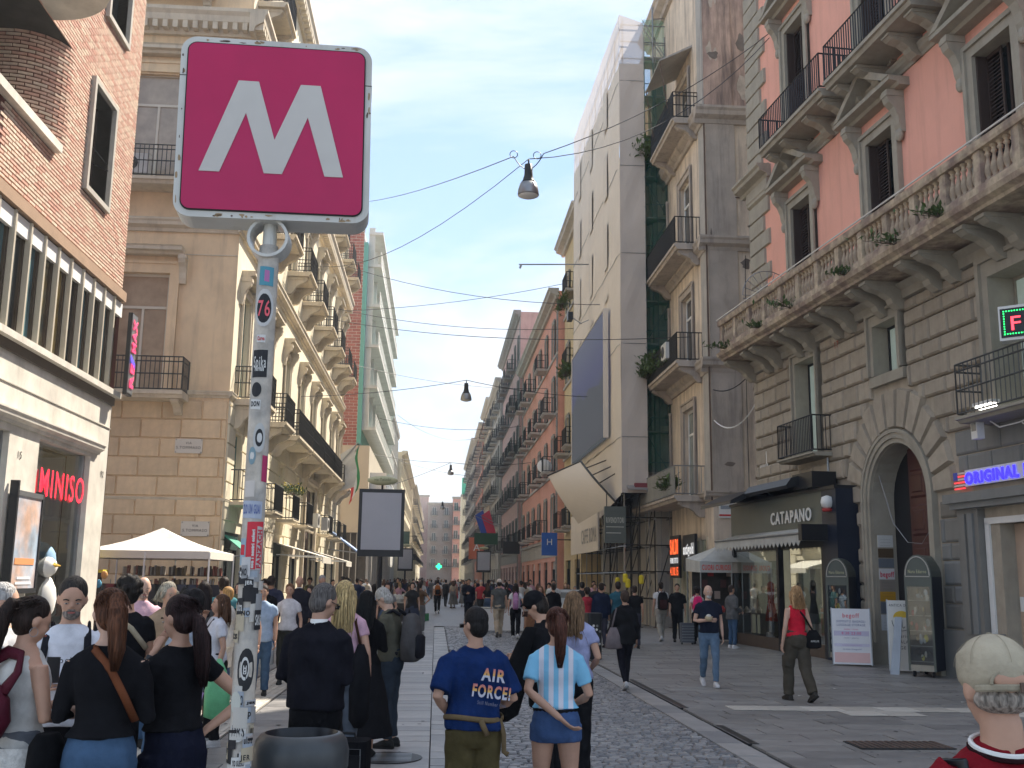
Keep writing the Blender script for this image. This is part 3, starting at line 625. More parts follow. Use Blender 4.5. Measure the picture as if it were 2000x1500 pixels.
aw = thing('blue_awning', 'tilted pale blue awning at the far end of the cream facade', 'awning', (-6.2, 63.5, 3.4)); q = MB(); q.px([(0, 1.1), (-1.8, -.2), (-1.8, -.3), (0, 1.0)], -1.5, 1.5, solid((.25, .36, .6), .7)); ob('canopy', q, aw, rz=pi/2)
q = MB(); q.tube([(-1.4, 0, 0), (-1.4, -1.7, -.2)], .03, m_steel); ob('arm', q, aw, rz=pi/2)
fl = thing('italian_flag', 'hanging green white and red flag on a pole at the end of the cream facade', 'flag', (-6.2, 63.0, 7.4))
q = MB(); q.tube([(0, 0, 0), (1.5, 0, 2.3)], .03, m_steel); ob('flagpole', q, fl)
for k, c in enumerate(((.02, .22, .08), (.7, .7, .68), (.6, .04, .04))):
    q = MB(); n = 8
    for j in range(n):
        z0, z1 = 2.2-j*.33-k*.35, 2.2-(j+1)*.33-k*.35
        xo = lambda u, j: 1.45-.5*u-.1*sin(j*.8)
        q.quad((xo(k/3, j), .06*sin(j+k), z0), (xo((k+1)/3, j), .06*sin(j+k+1), z0-.25), (xo((k+1)/3, j+1), .06*sin(j+k+2), z1-.25), (xo(k/3, j+1), .06*sin(j+k+1), z1), solid(c, .8))
    ob('stripe', q, fl)
fl = thing('white_flag', 'limp white flag beside the tricolour on the cream facade', 'flag', (-6.2, 60.0, 7.4)); q = MB(); q.tube([(0, 0, 0), (1.6, 0, 2.0)], .03, m_steel); ob('flagpole', q, fl)
q = MB()
for j in range(7): q.quad((1.5-.1*sin(j), .05*sin(j*2), 1.9-j*.35), (.6+.05*sin(j), .1, 1.3-j*.3), (.6+.05*sin(j+1), .1, 1.0-j*.3), (1.5-.1*sin(j+1), .05*sin(j*2+2), 1.55-j*.35), solid((.5, .5, .5), .8))
ob('cloth', q, fl)
def aircon(x, y, z, rz, lab, parent=None):
    t = thing('air_conditioner', lab, 'air conditioner', (x, y, z), rz); q = MB(); q.box(-.42, .42, -.32, 0, 0, .62, solid((.6, .59, .55), .5)); ob('case', q, t)
    q = MB(); q.lathe([(.22, 0), (.22, .02), (.04, .02)], m_iron, n=14); q.xf(Matrix.Translation((-.1, -.32, .31)) @ Matrix.Rotation(pi/2, 4, 'X')); ob('fan_grille', q, t); return t
aircon(-9.3, 30.65, 13.6, 0, 'air conditioner on the upper balcony of the tan front'); aircon(-5.75, 49.2, 4.05, pi/2, 'air conditioner on a low balcony of the cream facade, right of the dark portal'); aircon(-5.75, 53.5, 4.1, pi/2, 'air conditioner on the farther low balcony of the cream facade')
# ================================================================ left: modern building, farther houses
m_rbrick = M('red_brick', (0.36, 0.115, 0.085), 0.85, 0.2, 5, island=0.5, col2=(0.27, 0.08, 0.06))
m_beige = M('beige_cladding', (0.52, 0.47, 0.37), 0.75, 0.1, .6, streak=.25, dirt=(0.35, 0.31, 0.25))
m_tealp = M('teal_panel', (0.10, 0.36, 0.31), 0.6, 0.1)
m_lightgrey = M('pale_concrete', (0.60, 0.60, 0.56), 0.7, 0.15, 1)
Mb = root('modern_apartment_building', 'modern block with red brick end wall, teal edge strip and stacked white balconies', 'building', -5.9, 75, 0)
W = MB(); W.box(-16, 0, 0, 35, 11, 27, m_lightgrey); ob('body', W, Mb)
rest = MB(); r = random.Random(5); z = 11.05; row = 0
while z < 26.9:
    x = -3.6-(.3 if row % 2 else 0)
    while x < -.02: rest.block(x, min(x+.58, 0), z, z+.20, 0, .02, .01, m_rbrick); x += .6
    z += .22; row += 1
ob('bricks', rest, Mb, kind='stuff')
q = MB(); q.box(-4.6, .05, -.06, 0, 26.95, 27.2, m_stonegrey); ob('coping', q, Mb)
q = MB(); q.box(0, .3, 0, 36, 11.2, 26.2, m_tealp); ob('edge_panel', q, Mb)
for k in range(5):
    zz = 12.3+k*3.05
    q = MB(); q.box(.3, 1.3, .6, 34, zz, zz+.22, m_lightgrey); bl = ob('balcony', q, Mb)
    for j in range(9):
        yy = .7+j*4.2; q = MB(); q.box(.3, .75, yy, yy+.15, zz+.22, zz+3.05-.0, m_lightgrey); ob('divider', q, bl)
    q = MB()
    for hh in (.35, .6, .85, 1.1): q.box(1.24, 1.28, .6, 34, zz+hh, zz+hh+.06, m_white)
    for j in range(38): q.box(1.25, 1.27, .6+j*.88, .64+j*.88, zz+.22, zz+1.1, m_white)
    ob('railing', q, bl)
q = MB(); q.box(.3, 1.35, .6, 34, 27.0, 27.2, m_lightgrey); ob('roof_edge', q, Mb)
W = MB(); W.box(-14, 1.0, -.6, 37, 4.9, 11.0, m_beige); W.box(-14, 1.0, .0, 37, 0, 4.88, m_dim); ob('podium', W, Mb)
for j in range(12):
    q = MB(); q.box(-2.2+(0 if j else 0), -1.9, -.55, -.2, 0, 4.88, m_tanb) if j == 0 else q.box(.9, 1.2, j*3.1, j*3.1+.5, 0, 4.88, m_stonegrey); ob('column', q, Mb)
q = MB(); q.box(-4, -2.2, -.58, -.1, 0, 4.88, m_tanb); 
for k in range(7): q.box(-4, -2.2, -.6, -.58, .3+k*.65, .33+k*.65, m_joint)
ob('base_wall', q, Mb)
for k in range(5):
    q = MB(); q.box(-1.5+k*.45, -1.44+k*.45, -.3, -.2, 0, 4.88, m_steel); ob('mullion', q, Mb)
q = MB(); q.add([(1.02, 1, 9.2), (2.1, 1, 8.0), (2.1, 34, 8.0), (1.02, 34, 9.2)], [(0, 1, 2, 3)], M('slanted_glass', (0.42, 0.52, 0.62), 0.15, 0.1, spec=.9))
for k in range(12): q.box(1.0, 2.15, 1+k*3, 1.15+k*3, 7.9, 9.25, m_white)
ob('glass_canopy', q, Mb)

def row_house(nm, lab, X, Y0, Y1, h, side, mw, floors, bay=4.2, mt=None, shm=None, cor=True, bal=True, simple=False, quoin=None, base=None, wh=2.3, ww=1.15, fh=None, depth=9, chim=True, deg=None, frame=None):
    """a house lining the street: side +1 on the right, -1 on the left"""
    mt = mt or m_stucco_trim; L = Y1-Y0
    if side > 0: R_ = root(nm, lab, 'building', X, Y1, -90)
    else: R_ = root(nm, lab, 'building', X, Y0, 90)
    n = max(1, int(L/bay)); fh = fh or (h-5.0)/floors; xs_ = [L*(i+.5)/n for i in range(n)]
    ops = [(x-ww/2, x+ww/2, 4.9+k*fh, 4.9+k*fh+wh) for x in xs_ for k in range(floors)]+[(x-1.2, x+1.2, 0, 3.0) for x in xs_]
    W = MB(); wall(W, 0, L, 0, h, ops, mw, t=.25); shell(W, 0, L, h, depth, mw, .25)
    if base: W.box(0, L, -.03, -.005, 3.3, 4.3, base); W.box(0, L, -.12, 0, 4.3, 4.5, base)
    if quoin:
        for a in (0, L-.7): 
            for k in range(int(h/.55)): W.block(a, a+.7, k*.55+.01, k*.55+.54, 0, .06, .02, quoin)
            W.box(a+.1, a+.6, 0, .002, 0, h, quoin)
    ob('wall', W, R_)
    q = MB(); cornice(q, -.3, L+.3, h-.5, .6, .7 if cor else .3, mt)
    ob('cornice', q, R_)
    for k in range(1, floors): q = MB(); q.box(0, L, -.09, 0, 4.9+k*fh-.28, 4.9+k*fh-.12, mt); ob('string_course', q, R_)
    wt = window(ww, wh, frame or m_white, m_pane, surr=mt, sw=.14, trans=None if simple else .72, shut=None if simple or not shm else 'open', shm=shm, fw=.07)
    if simple: wt = ('window', wt[1], [k for k in wt[2] if k[0] in ('pane', 'surround')])
    bt = balcony(2.0, .85, 1.0, mt, m_iron, th=.15, cons=False, sp=.16, r=.012)
    bt = ('balcony', bt[1], [k for k in bt[2] if k[0] == 'railing'])
    rr = random.Random(int(Y0))
    for k in range(floors):
        for i, x in enumerate(xs_):
            inst(wt, R_, (x, 0, 4.9+k*fh))
            if bal and rr.random() < .85: inst(bt, R_, (x, 0, 4.85+k*fh))
    for i, x in enumerate(xs_):
        q = MB(); q.box(-1.2, 1.2, .15, .2, 2.5, 3.0, rr.choice([m_black, m_white, mt, m_green])); q.box(-1.2, -1.12, .1, .2, 0, 2.5, m_iron); q.box(1.12, 1.2, .1, .2, 0, 2.5, m_iron); sf = ob('shop_window', q, R_, (x, 0, 0))
        g = MB(); g.quad((-1.12, .18, 0), (1.12, .18, 0), (1.12, .18, 2.5), (-1.12, .18, 2.5), m_pane); ob('pane', g, sf)
    if chim:
        for k in range(2):
            q = MB(); x = rr.uniform(1, L-1); q.box(x, x+.7, 2, 2.7, h, h+1.5, mw); q.box(x-.08, x+.78, 1.92, 2.78, h+1.5, h+1.62, mt); ob('chimney', q, R_)
    return R_
row_house('far_office_building', 'pale grey block with narrow upright windows beyond the modern balconies', -5.1, 112.4, 129.6, 19, -1, m_lightgrey, 4, bay=1.7, ww=.8, wh=2.6, mt=m_lightgrey, bal=False, simple=True, cor=False, chim=False)
row_house('cream_office_building', 'cream building with wide window bands near the left end of the street', -4.55, 130, 180, 17.2, -1, m_cream, 4, bay=3.1, ww=2.3, wh=1.5, mt=m_cream, bal=False, simple=True)
row_house('far_cream_house', 'low sunlit cream house farthest down the left side', -4.3, 181, 290, 17.5, -1, m_cream, 4, bay=5, simple=True)

# ================================================================ right: the row of old houses
m_salm = M('salmon_stucco', (0.66, 0.33, 0.25), 0.85, 0.12, 1.2, streak=.35, dirt=(0.36, 0.15, 0.11))
m_grey = M('grey_volcanic_stone', (0.26, 0.25, 0.235), 0.85, 0.2, 2, streak=.4, dirt=(0.07, 0.065, 0.06), island=.15, bump=.08, bs=15)
m_greyl = M('warm_grey_stucco', (0.44, 0.41, 0.37), 0.85, 0.15, 1.5, streak=.5, dirt=(0.16, 0.15, 0.14))
m_yell = M('yellow_stucco', (0.60, 0.47, 0.27), 0.85, 0.12, 1.2, streak=.4, dirt=(0.38, 0.29, 0.18))
m_mauve = M('mauve_stucco', (0.50, 0.33, 0.30), 0.85, 0.15, 1.2, streak=.4, dirt=(0.22, 0.14, 0.12))
m_ochre = M('faded_ochre', (0.46, 0.38, 0.29), 0.85, 0.15, 1.2, streak=.5, dirt=(0.25, 0.2, 0.16))
row_house('yellow_house', 'narrow pale yellow house with plants on its balconies behind the wrapped building', 8.0, 57.9, 66.4, 23.4, 1, m_yell, 4, bay=4.1, shm=m_green, mt=m_greyl, quoin=None)
row_house('pink_house', 'salmon house with grey corner stones and dark green shutters down the right side', 7.6, 66.6, 95.0, 20.6, 1, m_salm, 4, bay=4.3, shm=m_green, mt=m_greyl, quoin=m_grey, base=m_greyl)
row_house('grey_tower_house', 'tall dark grey house with heavy overhanging cornice and mauve walls', 7.35, 95.6, 121.5, 26.6, 1, m_mauve, 5, bay=4.3, shm=m_green, mt=m_grey, quoin=m_grey, base=m_grey)
row_house('grey_house', 'faded grey house with crowded balconies beyond the tall corniced one', 7.1, 122, 141, 25.2, 1, m_greyl, 6, bay=3.9, mt=m_greyl, shm=m_green)
row_house('ochre_house', 'faded ochre house with green shutters halfway down the right row', 6.9, 141.5, 160, 26.2, 1, m_ochre, 6, bay=4, shm=m_green, mt=m_greyl)
row_house('rose_house', 'rose house with balconies in the far right row', 6.7, 160.5, 186, 25.5, 1, m_salm, 6, bay=4.3, simple=True, mt=m_greyl)
row_house('far_grey_house', 'far grey house near the end of the right row', 6.4, 186.5, 240, 26.5, 1, m_greyl, 6, bay=5, simple=True, mt=m_greyl)
# houses closing the street
def end_house(nm, lab, x0, x1, Y, h, mw, floors, bay=3.4, mt=None, **k):
    R_ = root(nm, lab, 'building', x0, Y, 0); L = x1-x0; n = max(1, int(L/bay)); fh = (h-5)/floors; xs_ = [L*(i+.5)/n for i in range(n)]
    ops = [(x-.6, x+.6, 5+j*fh, 7.3+j*fh) for x in xs_ for j in range(floors)]; W = MB(); wall(W, 0, L, 0, h, ops, mw); shell(W, 0, L, h, 14, mw); ob('wall', W, R_)
    q = MB(); cornice(q, -.3, L+.3, h-.6, .6, .6, mt or m_greyl); ob('cornice', q, R_)
    wt = window(1.2, 2.3, m_white, m_pane, surr=mt or m_greyl); wt = ('window', wt[1], [q for q in wt[2] if q[0] == 'pane'])
    bt = balcony(1.9, .9, 1.0, mt or m_greyl, m_iron, cons=False, sp=.25, r=.02)
    for x in xs_:
        for j in range(floors): inst(wt, R_, (x, 0, 5+j*fh)); inst(('balcony', bt[1], bt[2]), R_, (x, 0, 5+j*fh))
    return R_
end_house('dark_end_house', 'dark grey and rose house standing across the end of the street', -2.6, 4.3, 300, 23, M('brown_grey_stucco', (.30, .25, .225), .9, .2), 5)
end_house('red_end_house', 'rose red house front beside the dark one at the end of the street', 4.4, 7.8, 297, 24.5, m_salm, 5, bay=1.6)
end_house('left_end_house', 'pinkish house behind the cream one at the left of the street end', -9, -2.65, 312, 26, m_mauve, 6)
gh = end_house('pale_end_house', 'pale narrow house with green netting on its roof at the street end', 5.7, 12, 250, 21.5, m_cream, 5)
q = MB(); q.box(.0, 3, -.3, 2, 21.6, 25.4, netting('green_net_far', (0.05, 0.42, 0.28), .75)); ob('roof_netting', q, gh)
m_haze = bpy.data.materials.new('haze'); m_haze.use_nodes = True; t_ = m_haze.node_tree; t_.nodes.clear()
pv = t_.nodes.new('ShaderNodeVolumePrincipled'); pv.inputs['Density'].default_value = 0.0009; pv.inputs['Color'].default_value = (0.97, 0.985, 1, 1); pv.inputs['Anisotropy'].default_value = 0.2
oo = t_.nodes.new('ShaderNodeOutputMaterial'); t_.links.new(pv.outputs[0], oo.inputs['Volume'])
HAZE = True
# ================================================================ right: pink palazzo
m_pinkw = M('salmon_plaster', (0.84, 0.42, 0.32), 0.88, 0.07, 0.8, streak=.4, dirt=(0.48, 0.22, 0.17), bump=.05, bs=10, dlo=.5, dhi=.75)
m_gstone = M('grey_green_stone', (0.37, 0.335, 0.27), 0.85, 0.15, 2.5, bump=.08, bs=18, streak=.3, dirt=(0.12, 0.11, 0.09))
m_gblock = M('grey_stone_blocks', (0.45, 0.385, 0.30), 0.85, 0.18, 3, island=.22, bump=.12, bs=20, streak=.35, dirt=(0.12, 0.105, 0.085))
m_gpaint = M('painted_grey_blocks', (0.23, 0.235, 0.23), 0.7, 0.1, 2, island=.25, col2=(0.19, 0.175, 0.15), streak=.3, dirt=(0.09, 0.09, 0.09))
m_balus = M('weathered_balustrade', (0.55, 0.45, 0.32), 0.85, 0.3, 6, col2=(0.30, 0.22, 0.18), streak=.6, dirt=(0.13, 0.10, 0.09))
P = root('pink_palazzo', 'salmon palazzo with rusticated grey base, arched doorway and long stone balustrade', 'building', 9.7, 31.2, -85.65)
cx3 = [3.8, 8.33, 12.87]
ops = [(c-.63, c+.63, 9.0, 12.35) for c in cx3]+[(c-.63, c+.63, 14.1, 17.8) for c in cx3]+[(c-.63, c+.63, 20, 23) for c in cx3]
lops = [(3.16, 4.42, 5.1, 7.8), (7.66, 8.74, 6.62, 7.8), (12.3, 14.5, 5.0, 7.7), (7.02, 9.54, 0, 4.97), (11.95, 15.6, 0, 3.0)]
W = MB(); wall(W, 0, 24, 8.6, 26, ops, m_pinkw, t=.35, mr=m_gstone); ob('upper_wall', W, P)
W = MB(); wall(W, 0, 24, 0, 8.6, lops, m_gblock, t=.55, mr=m_gstone)
W.quad((0, 0, 0), (0, 0, 26), (0, 14, 26), (0, 14, 0), m_gstone); W.quad((0, 0, 26), (24, 0, 26), (24, 14, 26), (0, 14, 26), m_gstone); W.quad((24, 0, 0), (24, 14, 0), (24, 14, 26), (24, 0, 26), m_gstone); W.quad((0, 14, 0), (0, 14, 26), (24, 14, 26), (24, 14, 0), m_gstone)
W.quad((.05, .9, 0), (24, .9, 0), (24, .9, 26), (.05, .9, 26), m_dark)
ax, ar, az = 8.28, 1.26, 3.7
for k in range(16):
    a, b = pi*k/16, pi*(k+1)/16; p = lambda t, r=ar: (ax+r*cos(t), az+r*sin(t))
    (x0, z0), (x1, z1) = p(a), p(b); W.quad((x0, 0, z0), (x1, 0, z1), (x1, 0, 4.98), (x0, 0, 4.98), m_gblock); W.quad((x0, 0, z0), (x0, .55, z0), (x1, .55, z1), (x1, 0, z1), m_gstone)
ob('lower_wall', W, P)
# archway: ring, jambs, voussoirs, door
q = MB()
for r0, r1, pr in ((1.27, 1.38, .07), (1.38, 1.5, .11), (1.5, 1.58, .14)):
    for k in range(20):
        a, b = pi*k/20, pi*(k+1)/20
        pt = lambda r, t, y: (ax+r*cos(t), y, az+r*sin(t))
        q.quad(pt(r0, a, -pr), pt(r1, a, -pr), pt(r1, b, -pr), pt(r0, b, -pr), m_gstone); q.quad(pt(r1, a, -pr), pt(r1, a, 0), pt(r1, b, 0), pt(r1, b, -pr), m_gstone); q.quad(pt(r0, a, 0), pt(r0, a, -pr), pt(r0, b, -pr), pt(r0, b, 0), m_gstone)
    for s in (-1, 1):
        a, b = sorted((ax+s*r0, ax+s*r1)); q.box(a, b, -pr, 0, .5, az, m_gstone)
q.box(ax-1.62, ax-1.24, -.18, .0, 0, .5, m_gstone); q.box(ax+1.24, ax+1.62, -.18, .0, 0, .5, m_gstone); ob('arch_moulding', q, P)
nv = 13
for k in range(nv):
    a, b = pi*k/nv+.012, pi*(k+1)/nv-.012; r0, r1 = 1.6, 2.38+(.12 if 4 <= k <= 8 else 0); q = MB(); v = []
    for y, i_ in ((0, 0), (-.12, .04)):
        for r, t in ((r0+i_, a+i_/2), (r1-i_, a+i_/2.2), (r1-i_, b-i_/2.2), (r0+i_, b-i_/2)): v.append((ax+r*cos(t), y, az+r*sin(t)))
    q.add(v, [(4, 5, 6, 7), (0, 1, 5, 4), (1, 2, 6, 5), (2, 3, 7, 6), (3, 0, 4, 7)], m_gblock); ob('voussoir', q, P)
m_door = M('dark_red_wood', (0.075, 0.017, 0.014), 0.45, 0.25, 3, spec=.5)
q = MB(); q.box(ax-.45, ax+1.26, .5, .58, 0, 4.95, m_door)
dr = ob('door', q, P)
for (a, b) in ((.1, .75), (.9, 1.75), (1.9, 2.75), (2.9, 3.6), (3.75, 4.4)):
    for x in (ax-.38, ax+.42): 
        q = MB(); q.block(x, x+.7, a, b, .5, .035, .05, m_door); q.block(x+.12, x+.58, a+.12, b-.12, .465, .02, .03, m_door); ob('door_panel', q, dr)
q = MB(); q.quad((ax-1.26, .56, 0), (ax-.45, .56, 0), (ax-.45, .56, 5), (ax-1.26, .56, 5), m_dark); q.tube([(ax-1.2, .1, 4.6), (ax-.6, .15, 3.2), (ax-.1, .2, 2.75), (ax+.5, .2, 2.7), (ax+1.2, .1, 3.1)], .008, m_steel, 4); ob('doorway_back', q, P)
pl = [(3.02, 3.3, (.62, .62, .6), ''), (2.78, 2.99, (.10, .065, .035), ''), (2.55, 2.76, (.16, .18, .21), ''), (2.28, 2.53, (.68, .67, .66), 'begoff'), (2.02, 2.26, (.30, .26, .22), ''), (1.78, 2.0, (.55, .30, .03), ''), (1.50, 1.76, (.13, .15, .18), ''), (1.12, 1.48, (.58, .6, .62), '')]
for i, (a, b, c, s) in enumerate(pl):
    q = MB(); q.box(7.02, 7.035, .08, .46, a-.35, b-.35, solid(c, .4)); o = ob('name_plate', q, P)
    if s: text(s, .17, solid((.6, .02, .06)), P, (7.04, .1, a-.29), rot=(pi/2, 0, pi/2), depth=.003, fitw=.34, bold=.004)
    elif c[0] > .2:
        for j in range(3): text('------', .05, solid((.1, .1, .1)), P, (7.04, .14, a-.32+j*.07), rot=(pi/2, 0, pi/2), depth=.002, fitw=.24)
# rusticated blocks
exc = [(2.86, 4.72, 4.9, 8.1), (7.36, 9.04, 6.3, 8.1), (11.95, 16, 4.9, 8.1), (10.75, 24, 0, 3.62), (-1.5, 6.35, 0, 4.15)]
r = random.Random(8); z = .95; row = 0; restb = MB(); nb = 0
while z < 8.05:
    h = (.50, .36)[row % 2]; h = min(h, 8.1-z); x = 0.02-(0, .35)[row % 2]; zm = z+h/2
    cut = list(exc)
    hw_ = 1.66 if zm < az else (sqrt(max(0, 2.52**2-(zm-az)**2)) if zm-az < 2.52 else 0)
    if zm > az-.3: hw_ = max(hw_, sqrt(max(0, 2.44**2-(max(0, zm-az))**2)) if zm-az < 2.44 else 0)
    if hw_: cut.append((ax-hw_, ax+hw_, z, z+h))
    while x < 16:
        L = r.uniform(.58, .95); segs = [(max(x, .02), x+L)]; x += L
        for o_ in cut:
            if o_[2] < z+h-.06 and o_[3] > z+.06:
                ns_ = []
                for s0, s1 in segs:
                    if o_[1] <= s0 or o_[0] >= s1: ns_.append((s0, s1)); continue
                    if o_[0] > s0: ns_.append((s0, o_[0]))
                    if o_[1] < s1: ns_.append((o_[1], s1))
                segs = ns_
        for s0, s1 in segs:
            if s1-s0 < .14: continue
            mm = m_gpaint if (s0 > 9.9 and z < 4.75) else m_gblock
            q = MB(); a_, h_ = (s1-s0)/2-.008, h/2-.008
            pr = .045 if mm is m_gpaint else .10
            v = []
            for y, i_ in ((0, 0), (-pr*.6, .012), (-pr, .05)):
                i_ = min(i_, a_*.5)
                v += [(-a_+i_, y, -h_+i_), (a_-i_, y, -h_+i_), (a_-i_, y, h_-i_), (-a_+i_, y, h_-i_)]
            fs = [(8, 9, 10, 11)]+[(k*4+i, k*4+(i+1) % 4, (k+1)*4+(i+1) % 4, (k+1)*4+i) for k in (0, 1) for i in range(4)]
            if nb < 270: q.add(v, fs, mm); ob('stone_block', q, P, ((s0+s1)/2, 0, zm)); nb += 1
            else: st = len(restb.v); restb.add(v, fs, mm); restb.xf(Matrix.Translation(((s0+s1)/2, 0, zm)), st)
    z += h; row += 1
if restb.v: ob('stone_blocks', restb, P, kind='stuff')
q = MB(); q.box(0, 24, -.09, 0, 0, .93, m_gstone); 
q = MB()
for a, b in ((0, 6.6), (9.95, 11.9), (15.6, 24)): q.box(a, b, -.10, 0, 0, .93, m_gpaint if a > 9 else m_gstone)
ob('plinth', q, P)
for zz in (1.15, 1.4):
    q = MB(); q.quad((1.0, -0.145, zz), (1, -.145, zz), (1, -.145, zz), (1, -.145, zz), m_gstone)
# quoins above
z = 8.75; k = 0
while z < 25.5:
    L = (1.55, 1.15)[k % 2]; q = MB(); q.block(-.02, L, z+.01, z+.5, 0, .07, .02, m_gstone); ob('quoin', q, P); z += .52; k += 1
q = MB(); q.box(-.06, 1.62, -.12, .3, 13.6, 13.95, m_gstone); cornice(q, -.5, 1.7, 13.95, .4, .45, m_gstone); ob('quoin_cap', q, P)
# lower windows
m_warmpane = M('lit_room_glass', (0.36, 0.43, 0.38), 0.1, 0.3, 1.2, spec=.9, emit=.12)
lw = window(1.26, 2.7, m_iron, m_warmpane, surr=m_gstone, sw=.2, sp=.13, y=.3, trans=None, mull=0); inst(lw, P, (3.79, 0, 5.1))
lw = window(1.08, 1.18, m_iron, m_warmpane, surr=m_gstone, sw=.24, sp=.13, y=.3, mull=0); inst(lw, P, (8.2, 0, 6.62))
q = MB(); q.box(7.42, 8.98, -.13, 0, 6.36, 6.6, m_gstone); ob('sill', q, P)
lw = window(2.2, 2.7, m_gstone, m_warmpane, surr=m_gstone, sw=.3, sp=.13, y=.45, mull=1); inst(lw, P, (13.4, 0, 5.0))
lb = balcony(2.3, .65, .95, m_gstone, m_iron, th=.1, cons=False, sp=.1); inst(lb, P, (4.1, 0, 5.12))
q = MB(); q.tube([(5.0, -.12, 5.0), (5.0, -.12, 3.95)], .03, m_steel); ob('drain_pipe', q, P)
rb = balcony(6.0, .75, 1.02, m_gstone, M('weathered_iron', (.10, .10, .095), .6, .2, metal=.3), th=.12, cons=False, sp=.14, r=.010, mid=True); inst(rb, P, (14.9, 0, 4.98))
# upper windows with pediments
m_panel = M('pale_curtain_glass', (0.20, 0.22, 0.20), 0.12, 0.3, 1.5, spec=.9)
def grand_window(h, seed):
    w_ = 1.26; f = MB()
    f.box(-w_/2, -w_/2+.07, .3, .36, 0, h, m_brownsh); f.box(w_/2-.07, w_/2, .3, .36, 0, h, m_brownsh); f.box(-.03, .03, .3, .36, 0, h, m_brownsh); f.box(-w_/2, w_/2, .3, .36, h*.3, h*.3+.08, m_brownsh)
    kids = []
    g = MB(); g.quad((-w_/2, .34, 0), (w_/2, .34, 0), (w_/2, .34, h), (-w_/2, .34, h), m_pane); kids.append(('pane', g.mesh('pane'), ()))
    s = MB(); n = int(h/.085)      # left leaf of the shutters, half open in the reveal
    s.box(-w_/2+.01, -w_/2+.06, .0, .30, 0, h-.02, m_brownsh); s.box(-w_/2+.06, -.09, .20, .24, 0, .08, m_brownsh); s.box(-w_/2+.06, -.09, .20, .24, h-.1, h-.02, m_brownsh); s.box(-.12, -.07, .20, .24, 0, h-.02, m_brownsh); s.box(-w_/2+.06, -w_/2+.1, .2, .24, 0, h-.02, m_brownsh)
    for i in range(n): z = .09+i*(h-.2)/n; s.px([(.20, z), (.235, z+.05), (.24, z+.045), (.205, z-.005)], -w_/2+.1, -.12, m_brownsh)
    kids.append(('shutter', s.mesh('shutter'), ()))
    s = MB(); sw = .3
    for a, pr, ww in ((w_/2, .08, .3), (w_/2+.19, .13, .11)):
        for sg in (-1, 1): x0, x1 = sorted((sg*a, sg*(a+ww))); s.box(x0, x1, -pr, 0, -.3, h+.3, m_gstone)
    s.box(-w_/2, w_/2, -.08, 0, h, h+.3, m_gstone); s.box(-w_/2-.3, w_/2+.3, -.135, 0, h+.2, h+.301, m_gstone); kids.append(('surround', s.mesh('surround'), ()))
    H = MB(); z0 = h+.62; Wd = 1.42; d = .5
    H.px([(0, z0), (-d*.5, z0), (-d*.6, z0+.07), (-d, z0+.1), (-d, z0+.2), (0, z0+.2)], -Wd, Wd, m_gstone)
    H.py([(-Wd+.1, z0+.2), (Wd-.1, z0+.2), (0, z0+.85)], -.08, 0, m_gstone)
    for sg in (-1, 1):
        pp = [(sg*Wd, z0+.2), (sg*(Wd-.3), z0+.2), (0, z0+.82), (0, z0+1.02)]
        H.py(pp if sg < 0 else pp[::-1], -d-.02, 0, m_gstone)
    kids.append(('pediment', H.mesh('pediment'), ()))
    for sg in (-1, 1):
        c = console(.24, .42, 1.0, m_gstone); c.xf(Matrix.Translation((sg*1.03, 0, z0))); c.ell((sg*1.03, -.1, z0-1.05), (.11, .09, .16), m_gstone, 8, 5); kids.append(('hood_bracket', c.mesh('hood_bracket'), ()))
    return ('window', f.mesh('window'), kids)
gw1 = grand_window(3.35, 1); gw2 = grand_window(3.7, 2)
for c in cx3: inst(gw1, P, (c, 0, 9.0)); inst(gw2, P, (c, 0, 14.1))
ub = balcony(4.05, 1.0, .95, m_gstone, m_iron, th=.2, cons=False, sp=.12, r=.013, mid=False)
ucons = [('bracket', console(.28, .8, .5, m_gstone).xf(Matrix.Translation((x, 0, -.2))).mesh('bracket'), ()) for x in (-1.75, -.75, .75, 1.75)]
ub = ('balcony', ub[1], list(ub[2])+ucons)
for c in (5.25, 9.6, 13.95): inst(ub, P, (c-.05 if c < 6 else c-.1, 0, 14.05))
q = MB(); cornice(q, 0, 24, 13.35, .3, .16, m_gstone); ob('cornice', q, P)
# the long balustrade
q = MB(); q.px([(0, 8.1), (-.14, 8.12), (-.16, 8.3), (-.3, 8.42), (0, 8.5)], 0, 24, m_gstone); ob('cornice', q, P)
q = MB(); q.px([(0, 8.5), (-1.08, 8.5), (-1.1, 8.56), (-1.22, 8.62), (-1.25, 8.72), (0, 8.72)], -.02, 16.6, m_balus); ob('balcony_slab', q, P)
q = MB(); q.box(.1, 16.6, -1.18, -.95, 8.722, 8.9, m_balus); q.box(.1, .32, -.95, 0, 8.722, 8.9, m_balus); bs_ = ob('balustrade', q, P)
q = MB(); q.px([(-.92, 9.56), (-1.21, 9.56), (-1.23, 9.62), (-1.23, 9.72), (-1.19, 9.75), (-.94, 9.75)], .06, 16.6, m_balus); q.box(.08, .34, -.92, 0, 9.56, 9.74, m_balus); ob('top_rail', q, bs_)
q = MB(); q.tube([(.06, -1.25, 9.77), (16.6, -1.25, 9.77)], .02, m_white, 5); ob('cable', q, bs_)
bl = MB(); bl.lathe([(.075, 0), (.075, .05), (.04, .08), (.06, .14), (.078, .22), (.062, .32), (.034, .43), (.03, .5), (.055, .52), (.055, .55), (.034, .57), (.05, .62), (.07, .63), (.07, .66)], m_balus, n=8, cap=False); bsh = bl.mesh('baluster', True)
npd = 0
